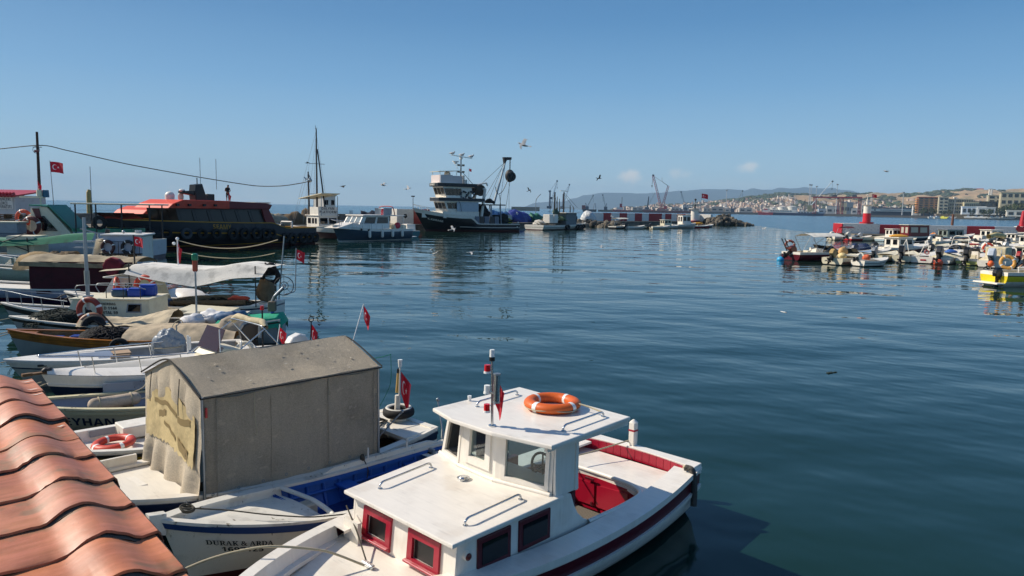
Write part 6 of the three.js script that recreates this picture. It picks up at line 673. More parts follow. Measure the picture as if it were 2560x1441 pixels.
{ // man standing on the tug roof, looking down, arms folded low, red flag cloth in hand
  const p = wp(seamy, [.475 * seamy.L, 4.82, -.3]), g = thing('person', 'man in black shirt and dark shorts standing on the tug roof holding a red cloth', 'person', [p[0], p[1] + .98, p[2]], .3);
  figure(g, [[[0, -.02, 0], [0, .28, .01], .15, .145], [[0, .28, .01], [.02, .5, .03], .16, .14], [[-.14, .5, .02], [.17, .5, .02], .07, .07], [[.02, .55, .03], [.05, .64, .05], .055, .055], [[.05, .70, .06], [.07, .77, .07], .095, .10], [[.14, .70, .08], [.17, .68, .09], .03, .022], [[-.19, .48, .02], [-.25, .22, .0], .056, .046], [[-.25, .22, 0], [-.06, .13, .16], .043, .034], [[.2, .48, .02], [.27, .22, .02], .056, .046], [[.27, .22, .02], [.16, .1, .18], .043, .034], [[-.09, -.05, 0], [-.1, -.48, .01], .095, .065], [[.09, -.05, 0], [.1, -.48, .02], .095, .065], [[-.1, -.48, .01], [-.1, -.92, 0], .058, .04], [[.1, -.48, .02], [.1, -.92, .0], .058, .04], [[-.1, -.94, 0], [-.1, -.95, .15], .038, .034], [[.1, -.94, 0], [.1, -.95, .15], .038, .034], ...hand(-.04, .12, .17, 1), ...hand(.15, .09, .2, 1)], (x, y, z) => y > .58 ? (y > .76 || z < .02 ? '#15120f' : '#9c7358') : y > .12 && (Math.abs(x) < .24 && y > .3 || Math.abs(x) < .17) ? '#101114' : y > .05 && Math.abs(x) > .1 || z > .12 ? '#9c7358' : y > -.5 ? '#17181c' : y > -.9 ? '#8f6a50' : '#222');
  const f = thing('red_cloth', 'folded red flag cloth hanging from the hand of the man on the tug', 'flag', [p[0] + .12, p[1] + 1.06, p[2] + .15]); part(f, 'cloth', flagCloth(.9, .5, 1, 2), M.flag);
}
{ // red hulled sailing boat with white wheelhouse
  const h = boat('sailing_boat', 'oxblood-hulled boat with white wheelhouse and two tall masts', [-31, -106], [-23.2, -97], { B: 4.2, ts: .8, sheer: [1.6, 1.5, 2.1], draft: 1.2, rake: 1.3, p: 2.4 }), g = h.g, L = h.L;
  skin(h, [['bulwark', M.white2, h.down(0), (t) => mix(1.2, .95, t)], ['hull', paint('#4a1418', .5), (t) => mix(1.2, .95, t), h.lvl(.2)], ['bottom', M.black, h.lvl(.2), h.lvl(-.8)]]); part(g, 'gunwale', h.cap(.2, .1, .05), M.white2); part(g, 'deck', [h.floor(.01, .97, (t) => h.y(t) - .4, .1, .04)], M.plank);
  const x0 = 4.6, x1 = 8.4, z = 1.4; for (const s of [-1, 1]) wall(g, 'wheelhouse_side', s < 0 ? [[x1, 1.3, -z], [x0, 1.3, -z], [x0, 3.2, -z], [x1, 3.2, -z]] : [[x0, 1.3, z], [x1, 1.3, z], [x1, 3.2, z], [x0, 3.2, z]], .06, M.white2, [[.1, .42, .36, .82], [.44, .42, .62, .82], [.68, .42, .84, .82]], { glass: M.tint, frame: M.white }); wall(g, 'wheelhouse_front', [[x1, 1.3, z], [x1, 1.3, -z], [x1, 3.2, -z], [x1, 3.2, z]], .06, M.white2, [[.06, .42, .46, .84], [.54, .42, .94, .84]], { glass: M.tint }); part(g, 'wheelhouse_back', [box(.06, 1.9, z * 2, x0, 2.25, 0)], M.white2); part(g, 'wheelhouse_roof', [box(4.2, .1, 3.1, 6.5, 3.25, 0)], M.white); part(g, 'flybridge_panel', [box(.06, 1.1, 2.8, x1 - .1, 3.85, 0), box(2.6, 1.1, .06, x1 - 1.4, 3.85, -1.4), box(2.6, 1.1, .06, x1 - 1.4, 3.85, 1.4)], M.white2); part(g, 'panel_lettering', [text('DALYAN', .36, planeAt([x1 - .05, 4.02, 0], [0, 0, -1], [0, 1, 0])), text('PLATFORM', .36, planeAt([x1 - .05, 3.55, 0], [0, 0, -1], [0, 1, 0]))], M.black);
  part(g, 'main_mast', [cyl([5.0, 1.4, 0], [5.0, 15.2, 0], .16, .09)], mat('#4a443f', .7)); part(g, 'mizzen_mast', [cyl([4.2, 1.4, .8], [4.0, 9.3, .8], .18, .1)], mat('#4a443f', .7)); part(g, 'furled_boom', [cyl([6.9, 3.2, -.4], [5.2, 12.4, -.05], .12, .09)], M.black); part(g, 'sunshade', [slab([9.2, 6.2, -1.4], [9.2, 6.2, 1.4], [2.0, 5.5, 1.4], [2.0, 5.5, -1.4], .1)], M.cream); for (const [x, zz] of [[8.8, -1.2], [2.6, -1.2], [8.8, 1.2]]) part(g, 'sunshade_post', [cyl([x, 3.2, zz], [x, 5.9, zz], .05)], M.galv); for (const [x, y] of [[5, 10.4], [5, 6.2]]) part(g, 'spreader', [cyl([x, y, -1.2], [x, y, 1.2], .04)], M.galv); for (const [a, b] of [[[5, 15, 0], [.2, 1.9, -1.6]], [[5, 15, 0], [.2, 1.9, 1.6]], [[5, 14.6, 0], [5.2, 2, 1.8]], [[5, 14.6, 0], [5.2, 2, -1.8]], [[5, 10.4, 1.1], [4.5, 2, 1.9]], [[4.0, 9.2, .8], [1, 2, 1.7]]]) part(g, 'shroud', [cyl(a, b, .018, .018, 4)], M.galv); part(g, 'masthead_gear', [box(.6, .06, .06, 5, 15.3, 0), cyl([4.8, 15.2, 0], [4.8, 15.7, 0], .03)], M.iron); part(g, 'roof_rail', [poly([[4.8, 3.3, -1.4], [4.8, 4.4, -1.4], [2.2, 4.4, -1.4], [2.2, 2, -1.4]], .035)], M.iron); part(g, 'radar_dome', [ball(.3, 4.1, 8.1, .6)], M.galv);
  const mz = wp(h, [4.05, 9.0, .8]); tag(part(scene, 'overhead_cable', [tube([[-98, 10.2, -110], [-84, 11.1, -108], [-70, 12.6, -107], [-66, 12.0, -107.5], [-58, 10.2, -110], [-49, 8.6, -114], [-41, 7.5, -115], [-36, 7.55, -113.5], [-31.5, 8.3, -112], mz], .07, 5, 120)], M.iron), 'long sagging black cable from wooden pole across the sky', 'cable');
  lifebuoy('maroon lifebuoy on the flybridge of the oxblood sailing boat', wp(h, [4.4, 3.9, -1.5]), .45, [Math.PI / 2, 0, -.9], '#6d1f1d'); const k = thing('blue_canoe', 'white and blue dinghy stowed on side of oxblood sailing boat', 'dinghy', wp(h, [3.2, 2.2, -1.9]), .8); part(k, 'shell', [ball(.55, 0, 0, 0, 1.6, .9, .8, 16)], paint('#27357a')); part(k, 'white_top', [ball(.56, 0, .1, 0, 1.5, .85, .75, 16)], M.white2);
}
{ // grey motor yacht
  const h = boat('motor_yacht', 'white motor yacht with blue-grey hull, arched windows and white fenders', [-16.0, -104.3], [-23.1, -91.9], { B: 4.3, ts: .9, tm: .45, sheer: [1.5, 1.5, 2.2], draft: .9, rake: 1.5, p: 2.3, fine: 1.2 }, null, 'yacht'), g = h.g, L = h.L;
  skin(h, [['topside', M.white, h.down(0), h.down(.28)], ['hull', paint('#3d5260', .3), h.down(.28), h.lvl(.12)], ['boot_stripe', M.white, h.lvl(.12), h.lvl(.02)], ['bottom', M.navy, h.lvl(.02), h.lvl(-.6)]]); part(g, 'gunwale', h.cap(.25, .06, .04), M.white); part(g, 'deck', [h.floor(.01, .98, (t) => h.y(t) - .02, .1, .08)], M.white2); const xa = 4.6, xb = 11.2, z = 1.45, y0 = 1.6, y1 = 3.35;
  part(g, 'coachroof', [sidePrism([[xb - 1, y0 - .1], [xb + 3.2, y0 + .2], [xb + .4, y0 + .75], [xb - 1, y0 + .75]], -1.2, 1.2, .1)], M.white); for (const s of [-1, 1]) wall(g, 'cabin_side', s < 0 ? [[xb, y0, -z], [xa, y0, -z], [xa, y1, -z + .1], [xb - 1.3, y1, -z + .1]] : [[xa, y0, z], [xb, y0, z], [xb - 1.3, y1, z - .1], [xa, y1, z - .1]], .06, M.white, [[.14, .42, .5, .9], [.56, .42, .95, .9]], { glass: M.tint, frame: M.white }); wall(g, 'windscreen', [[xb, y0, z], [xb, y0, -z], [xb - 1.3, y1, -z + .1], [xb - 1.3, y1, z - .1]], .06, M.white, [[.05, .4, .34, .92], [.37, .4, .63, .92], [.66, .4, .95, .92]], { glass: mat('#7d8b92', .08), frame: M.white }); part(g, 'cabin_roof', [rbox(6.4, .14, 3.2, .06, xa + 2.3, y1 + .06, 0)], M.white); part(g, 'aft_canopy', [rbox(3.6, .1, 3.1, .05, xa - 1.6, y1 + .02, 0)], M.white); for (const s of [-1, 1]) part(g, 'canopy_post', [cyl([1.6, 1.5, s * 1.4], [1.6, y1, s * 1.4], .05)], M.steel); part(g, 'cockpit_seat', [rbox(2.6, .7, 2.4, .05, 2.0, 1.7, 0)], M.cream);
  part(g, 'bow_rail', [tube([...[.6, .75, .9, 1].map((t) => [t * L + .1, h.y(t) + .7, -Math.max(.05, h.w(t) - .1)]), ...[1, .9, .75, .6].map((t) => [t * L + .1, h.y(t) + .7, Math.max(.05, h.w(t) - .1)])], .03, 6, 60)], M.steel); for (const t of [.62, .72, .82, .92]) part(g, 'stanchion', [cyl([t * L, h.y(t), -h.w(t) + .12], [t * L + .05, h.y(t) + .7, -h.w(t) + .1], .025)], M.steel); for (const t of [.66, .74]) part(g, 'porthole', [ball(.18, ...h.P(t, h.vAt(t, h.y(t) - .16), -1, 0), 1.4, .8, .25)], M.tint);
  for (const [i, t] of [.2, .35, .5, .66].entries()) { const p = wp(h, h.P(t, h.vAt(t, .95), -1, .2)), f = thing('fender', `white fender, ${['first', 'second', 'third', 'fourth'][i]} from the stern along grey motor yacht`, 'fender', [p[0], p[1] - .5, p[2]], 0, 'fenders of the grey yacht'); part(f, 'float', [new THREE.CapsuleGeometry(.2, .6, 5, 12).translate(0, .5, 0)], M.white2); part(f, 'lanyard', [cyl([0, 1, 0], [0, 1.7, 0], .02)], M.rope); }
  part(g, 'swim_platform', [rbox(1.2, .12, 3.6, .05, -.5, .35, 0)], M.white); part(g, 'radar_arch', [tube([[3.4, y1, -1.4], [3.6, y1 + 1.2, -1.1], [3.6, y1 + 1.2, 1.1], [3.4, y1, 1.4]], .07, 7, 40)], M.red); flagOn(g, 5.4, y1 + 1.0, -1, .9, 1.0, .2, .4, 2); part(g, 'pink_buoy', [ball(.45, 2.6, 2.0, -1.2)], mat('#d23a4a', .5)); part(g, 'roof_locker', [rbox(1.8, .9, 1.6, .05, 4.2, y1 + .6, 0)], M.galv);
  const t = boat('teal_boat', 'small teal and white boat tucked behind grey motor yacht stern', [-15.2, -111.5], [-18.6, -117], { B: 2.2, ts: .8, sheer: [.9, .8, 1.3] }); skin(t, [['topside', M.teal, t.down(0), t.lvl(-.3)]]); part(t.g, 'gunwale', t.cap(.3, .08, .05), M.white2); part(t.g, 'deck', [t.floor(.01, .97, (q) => t.y(q) - .1, .1, .02)], M.white2); part(t.g, 'cabin', [sidePrism([[1.2, .7], [3.6, .7], [3.2, 1.9], [1.4, 1.9]], -.7, .7, .05)], M.white2); part(t.g, 'cabin_window', [box(1.2, .5, .03, 2.3, 1.5, -.74)], M.tint);
}
{ // black trawler with stacked bridge and net crane
  const h = boat('trawler', 'black-hulled fishing trawler with white stacked bridge and tall net crane', [-.3, -150], [-25.9, -134.6], { B: 8.2, ts: .9, tm: .45, draft: 2, rake: 4.2, p: 2.6, full: 4, fine: 1.05 }, null, 'ship'), g = h.g, L = h.L; g.scale.set(.74, .72, .85);
  h.y = (t) => t < .42 ? 2.0 + .15 * t : t < .52 ? mix(2.06, 4.1, sm((t - .42) / .1)) : mix(4.1, 6.1, Math.pow((t - .52) / .48, 1.7)); const W = M.white2, bk = paint('#0e1014', .4);
  skin(h, [['white_bulwark', W, h.down(0), (t) => t < .45 ? h.y(t) - .12 : h.y(t) - mix(.5, 1.05, (t - .45) / .55)], ['hull', bk, (t) => t < .45 ? h.y(t) - .12 : h.y(t) - mix(.5, 1.05, (t - .45) / .55), h.lvl(.45)], ['boot_top', paint('#4f1a1b', .6), h.lvl(.45), h.lvl(-1)]]); part(g, 'white_stripe', h.strip((t) => 1.15 + .6 * Math.max(0, t - .3), (t) => 1.0 + .6 * Math.max(0, t - .3), .05, { t1: .62 }), W); part(g, 'gunwale', h.cap(.3, .1, .08), W); part(g, 'fore_deck', [h.floor(.5, .98, (t) => h.y(t) - .7, .2, .05)], M.grey); part(g, 'work_deck', [h.floor(.01, .5, 1.4, .2, .02)], M.plank);
  part(g, 'name_lettering', [h.text('K.KARAGI', .5, .845, 2.35, -1, { stretch: 1.3 })], W); part(g, 'anchor_pocket', [rbox(1.7, 1.1, .1, .1, ...h.P(.93, h.vAt(.93, 4.2), -1, .06))], W);
  const lvl = (x0, x1, y0, y1, z, rake, wins, m = W, gm = M.dark, nm = 'deckhouse') => { for (const s of [-1, 1]) wall(g, nm + '_side', s < 0 ? [[x1, y0, -z], [x0, y0, -z], [x0, y1, -z], [x1 + rake, y1, -z]] : [[x0, y0, z], [x1, y0, z], [x1 + rake, y1, z], [x0, y1, z]], .1, m, wins, { glass: gm, frame: M.black, fw: .06 }); wall(g, nm + '_front', [[x1, y0, z], [x1, y0, -z], [x1 + rake, y1, -z], [x1 + rake, y1, z]], .1, m, wins.length ? [[.04, .28, .32, .86], [.36, .28, .64, .86], [.68, .28, .96, .86]] : [], { glass: gm, frame: M.black }); part(g, nm + '_back', [box(.1, y1 - y0, z * 2, x0, (y0 + y1) / 2, 0)], m); };
  const a = 11.5; lvl(a + 1, a + 11.4, 3.6, 5.4, 3.3, .3, [], W); part(g, 'white_side_screen', [box(6.4, 2.6, .1, a + 4.4, 6.7, -3.34)], paint('#b9c3cc')); lvl(a + 1.2, a + 10.2, 5.4, 8.0, 3.0, .8, [[.06, .3, .19, .84], [.21, .3, .34, .84]], W); part(g, 'bridge_wing', [deckPrism([[a - .5, -3.5], [a + 10, -3.6], [a + 12.3, -2.4], [a + 12.6, 0], [a + 12.3, 2.4], [a + 10, 3.6], [a - .5, 3.5]], 8.0, 8.16), deckPrism([[a + 6, -3.55], [a + 10, -3.6], [a + 12.2, -2.4], [a + 12.5, 0], [a + 12.2, 2.4], [a + 10, 3.6], [a + 6, 3.55]], 9.0, 9.1)], W); part(g, 'dark_wing_band', [deckPrism([[a - .5, -3.6], [a + 10, -3.65], [a + 12.4, -2.4], [a + 12.7, 0], [a + 12.4, 2.4], [a + 10, 3.65], [a - .5, 3.6]], 8.16, 9.0)], mat('#2b2e33', .5)); lvl(a + 3, a + 10.4, 9.1, 12.0, 2.8, 1.0, [[.03, .22, .16, .82], [.17, .22, .3, .82], [.31, .22, .46, .82], [.47, .22, .62, .82]], W); part(g, 'roof_band', [deckPrism([[a + 1.5, -3.2], [a + 10.4, -3.3], [a + 12.6, -2.2], [a + 12.9, 0], [a + 12.6, 2.2], [a + 10.4, 3.3], [a + 1.5, 3.2]], 12.0, 12.9)], mat('#1d1f24', .5)); part(g, 'roof_trim', [deckPrism([[a + 7.5, -3.2], [a + 10.4, -3.25], [a + 12.5, -2.1], [a + 12.8, 0], [a + 12.5, 2.1], [a + 10.4, 3.25], [a + 7.5, 3.2]], 12.9, 13.0)], W);
  part(g, 'roof_lettering', [text('KARAGI', .5, planeAt([a + 12.95, 12.25, 0], [0, 0, -1], [0, 1, 0]))], W); part(g, 'top_screen', [box(.1, 2.1, 4.6, a + 12, 14.0, 0), box(3.4, 2.1, .1, a + 10.3, 14.0, -2.7), box(3.2, 2.0, .1, a + 7.2, 13.9, -2.5)], mat('#d9cbc6', .6)); part(g, 'top_sunshade', [slab([a + 12.4, 16.0, 2.4], [a + 12.4, 16.0, -2.4], [a + 6.2, 16.4, -2.4], [a + 6.2, 16.4, 2.4], .12)], M.cream); for (const [x, z] of [[a + 11.8, -2], [a + 7, -2], [a + 11.8, 2], [a + 7, 2]]) part(g, 'shade_post', [cyl([x, 13, z], [x, 16.2, z], .07)], W); part(g, 'radar_dome', [cyl([a + 8.6, 15, 0], [a + 8.6, 15.7, 0], .9, .8, 16), ball(.8, a + 8.6, 15.7, 0, 1, .5, 1)], W);
  part(g, 'signal_mast', [cyl([a + 4.6, 12.9, 0], [a + 4.6, 20.0, 0], .2, .14), ...[16, 17.8].map((y) => box(2.0, .12, .12, a + 4.6, y, 0)), ...[16, 17.8].flatMap((y) => [-.9, -.5, .5, .9].map((x) => box(.25, .4, .25, a + 4.6 + x, y + .25, 0)))], M.iron); part(g, 'radar_scanner', [box(6.2, .16, .3, a + 4.4, 20.3, 0, 0, 0, .1), cyl([a + 4.6, 19.6, 0], [a + 4.6, 20.3, 0], .4)], W); trawlerPerch = (dx) => wp(h, [a + 4.4 + dx, 20.4 + dx * .1, 0]); part(g, 'small_radar', [box(1.6, .3, .4, a + 6.2, 18.9, 0), cyl([a + 6.2, 18.3, 0], [a + 6.2, 18.9, 0], .5, .4), cyl([a + 5.6, 17, 0], [a + 6.2, 18.2, 0], .06)], W); part(g, 'mast_stay', [cyl([a + 4.2, 16.2, 0], [a + .6, 12.6, 0], .07)], M.iron); flagOn(g, a + 2.2, 17.2, 0, .9, .7, Math.PI, .2, 0); part(g, 'flag_staff', [cyl([a + 2.2, 13, 0], [a + 2.2, 17.4, 0], .04)], M.galv); part(g, 'funnel', [cyl([a + 3.2, 12.9, 1.2], [a + 3.2, 15.3, 1.2], .4)], W); part(g, 'vent_drum', [cyl([a + 4.4, 12.8, -1.8], [a + 4.4, 14, -1.8], .6)], W);
  for (const [x, l] of [[a + 5.6, 'black and white ring buoy on trawler bridge side, nearer the bow'], [a + 3.4, 'black ring buoy on trawler bridge side, nearer the stern']]) lifebuoy(l, wp(h, [x, 9.9, -3.15]), .62, [Math.PI / 2, 0, 0], '#26282c');
  part(g, 'gantry', [poly([[a - .2, 4, -2.6], [a - 1.4, 11.6, -2.2], [a - 1.4, 11.6, 2.2], [a - .2, 4, 2.6]], .4, 8), poly([[a + 2.4, 12.4, -.6], [a - 2.8, 13.4, -.6], [a - 3.2, 12.6, -.6]], .22)], W); part(g, 'net_drum', [cyl([a - .4, 11.3, -1.6], [a - .4, 11.3, 1.4], 1.3, 1.3, 18), torus(1.35, .25, a - .4, 11.3, -1.6)], mat('#4d4137', .8)); part(g, 'aft_platform', [deckPrism([[a - 7.4, -3.0], [a + .6, -3.3], [a + .6, 3.3], [a - 7.4, 3.0]], 7.2, 7.5)], bk); for (const [x, z] of [[a - 6.4, -2.6], [a - 3.4, -2.8], [a - 6.4, 2.6]]) part(g, 'platform_leg', [cyl([x, 1.6, z], [x + .4, 7.2, z], .16)], M.grey); part(g, 'winch_gear', [blob(1.6, a - 1.8, 5.2, 0, 1.2, 1.4, 1.4, 91, .35, 20), blob(1.0, a - 4.4, 8.2, 0, 1.2, .8, 1.4, 93, .35, 18)], mat('#17181b', .8));
  const fx = a - 5.6, tip = [fx - 3.4, 19.6, -.2]; part(g, 'crane_boom', [cyl([fx, 7.6, 0], tip, .34, .2, 8)], mat('#aeb7b9', .5)); part(g, 'boom_head', [sidePrism([[tip[0] + .3, tip[1] - .5], [tip[0] + .6, tip[1] + 1.2], [tip[0] - 1.8, tip[1] + 1.3], [tip[0] - 1.8, tip[1] + .7], [tip[0] - .4, tip[1] + .5]], -.4, .4, .05)], M.iron); part(g, 'power_block', [ball(1.45, tip[0] - 1.6, tip[1] - 3.9, 0, .95, 1.25, .7, 16), cyl([tip[0] - 1.6, tip[1] + .8, 0], [tip[0] - 1.6, tip[1] - 2.6, 0], .14)], M.iron); part(g, 'block_wheel', [torus(1.1, .3, tip[0] - 1.6, tip[1] - 4.1, -.8)], mat('#3b3a38', .7)); for (const [p, q] of [[tip, [a - .6, 12.2, 0]], [[tip[0] + .4, tip[1] - .8, 0], [a - 2.6, 9, 0]], [[tip[0] + .3, tip[1] - .5, .2], [a - 4, 8, .4]], [tip, [fx - 1.4, 3, 0]], [[tip[0] - 1.4, tip[1] - 5, 0], [fx - 5, 2.5, 0]], [[tip[0] - 1.8, tip[1] - 5, 0], [fx - 3.6, 2.4, .6]]]) part(g, 'crane_wire', [cyl(p, q, .05, .05, 4)], M.iron); part(g, 'hydraulic_hose', [tube([[tip[0] - .8, tip[1] - 5, -.4], [fx - 2.6, 11.4, -.4], [fx - 1.2, 10.4, -.4], [fx - .6, 11.2, -.3], [fx - .4, 12.5, -.2]], .09), tube([[fx - 1.6, 10.3, -.4], [fx - 2.0, 6, -.4], [fx - 1.2, 2.6, -.6]], .09)], M.black);
  for (let i = 0; i < 5; i++) part(g, 'deck_panel', [box(1.3, 2.5, .1, 7.2 + i * 1.5, 2.9, -3.6)], paint(i % 2 ? '#23262b' : '#6c7480')); part(g, 'net_heap', [blob(2.2, 3.6, 2.4, 0, 1.4, 1.0, 1.3, 95, .3, 24)], M.net); part(g, 'yellow_float_net', [blob(1.3, 2.2, 2.7, -1, 1.2, .7, 1, 97, .4, 18)], mat('#8a8f2c', .9)); part(g, 'stern_console', [rbox(1.8, 3.2, 2, .1, 1.6, 3.0, 0)], M.galv); for (const [x, y] of [[.8, 1.2], [.5, 2.5]]) part(g, 'stern_bird_white', [ball(.25, x, y, -3.7)], W); part(g, 'bow_rail', [tube([.7, .8, .9, 1].map((t) => [t * L, h.y(t) + 1, -Math.max(.1, h.w(t) - .2)]), .05, 5, 30), tube([.7, .8, .9, 1].map((t) => [t * L, h.y(t) + 1, Math.max(.1, h.w(t) - .2)]), .05, 5, 30), ...[.75, .82, .89, .95].flatMap((t) => [-1, 1].map((s) => cyl([t * L, h.y(t), s * (h.w(t) - .2)], [t * L, h.y(t) + 1, s * (h.w(t) - .2)], .05)))], W); part(g, 'hanging_line', [tube([[a + 8, 9, -3.4], [a + 6.8, 7.6, -3.6], [a + 6.4, 5.4, -3.6]], .06)], M.ropeD);
}
{ // white fishing boat
  const h = boat('fishing_vessel', 'white fishing vessel with tyre fenders, heaped nets and thicket of masts', [4.6, -159.5], [17.8, -177], { B: 5.4, ts: .95, tm: .4, sheer: [1.9, 1.8, 2.6], draft: 1.2, rake: 1.2 }, null, 'ship'), g = h.g, L = h.L; g.scale.y = .57;
  skin(h, [['topside', M.offwhite, h.down(0), h.down(.72)], ['green_stripe', paint('#3c4a3a'), h.down(.72), h.down(.86)], ['hull', M.offwhite, h.down(.86), h.lvl(.3)], ['bottom', M.oxred, h.lvl(.3), h.lvl(-.6)]]); part(g, 'gunwale', h.cap(.25, .1, .05), M.white2); part(g, 'deck', [h.floor(.01, .97, (t) => h.y(t) - .5, .1, .02)], M.plank);
  for (const [x, y, r, m, s] of [[3, 2.6, 1.3, '#c9c6be', 1], [5.5, 2.8, 1.2, '#8d8a80', 2], [7.5, 4.4, 1.6, '#d3d0c6', 3], [9.2, 4.2, 1.6, '#8f8a58', 4], [11, 4.2, 1.4, '#5b7a62', 5]]) part(g, 'net_bundle', [blob(r, x, y, -.4, 1.2, .9, 1.1, s, .35, 18)], mat(m, .9, { map: T.cloth })); for (const x of [4.4, 6.2]) part(g, 'stacked_box', [rbox(1.6, 3.4, 1.8, .08, x, 4.4, .8)], M.white2); part(g, 'deckhouse', [box(4.4, 5, 3.0, 13, 4.2, 0)], mat('#7d8284', .7, { map: T.worn })); for (const [x, y, z, q] of [[10.2, 3.6, -1.9, 21], [12.2, 3.0, -2.0, 22], [15.6, 3.0, -1.6, 23], [6.4, 3.0, -1.6, 24], [8.4, 6.6, 0, 25]]) part(g, 'hung_net', [blob(1.1, x, y, z, .8, 1.5, .6, q, .4, 16)], mat(['#22261f', '#3a3a34', '#1c222c', '#55503f', '#4a5a4a'][q - 21], .95)); for (const x of [11.4, 12.8, 14.2]) part(g, 'deckhouse_window', [box(.8, 1.2, .06, x, 5.0, -1.64)], M.tint); part(g, 'deckhouse_roof', [box(6, .2, 4, 13, 6.8, 0)], M.white2); part(g, 'dark_cover', [blob(1.6, 15.4, 4.0, -.4, .9, 1.5, 1, 7, .3)], mat('#23283a', .8)); part(g, 'dark_cover_aft', [blob(1.5, 9.6, 3.2, -1.2, 1, 1.1, .8, 8, .3)], M.net);
  for (const [x, top, r] of [[8.0, 15, .22], [9.0, 13.2, .12], [10.0, 12.4, .1], [11.8, 15.2, .2], [14.6, 10, .12], [16, 9.4, .1]]) part(g, 'mast', [cyl([x, 6.4, 0], [x, top, 0], r, r * .7)], M.iron); part(g, 'radar_bar', [box(3.2, .25, .3, 11.8, 15.6, 0)], M.white2); for (const [p, q] of [[[11.8, 14.4, 0], [16.8, 8, 0]], [[11.8, 15, 0], [17, 9, .5]], [[8, 14.8, 0], [6, 7, 0]], [[8, 14, 0], [9.6, 7, 0]]]) part(g, 'stay', [cyl(p, q, .05, .05, 4)], M.iron); part(g, 'hoop_rail', [poly([[13, 6.9, -1.8], [13, 9, -1.8], [17, 9, -1.4], [17, 6, -1.4]], .09)], M.galv); flagOn(g, 11.9, 12.6, 0, .9, 1.2, Math.PI, 1, 1);
  for (const t of [.42, .66, .76, .86]) { const p = h.P(t, h.vAt(t, 1.2), 1, .25), ty = new THREE.Mesh(tyreBig, M.rubber); ty.name = 'fender_tyre'; ty.position.set(...p); ty.rotation.x = Math.PI / 2; ty.scale.setScalar(1.3); g.add(ty); const p2 = ty.clone(); p2.position.z *= -1; g.add(p2); }
}
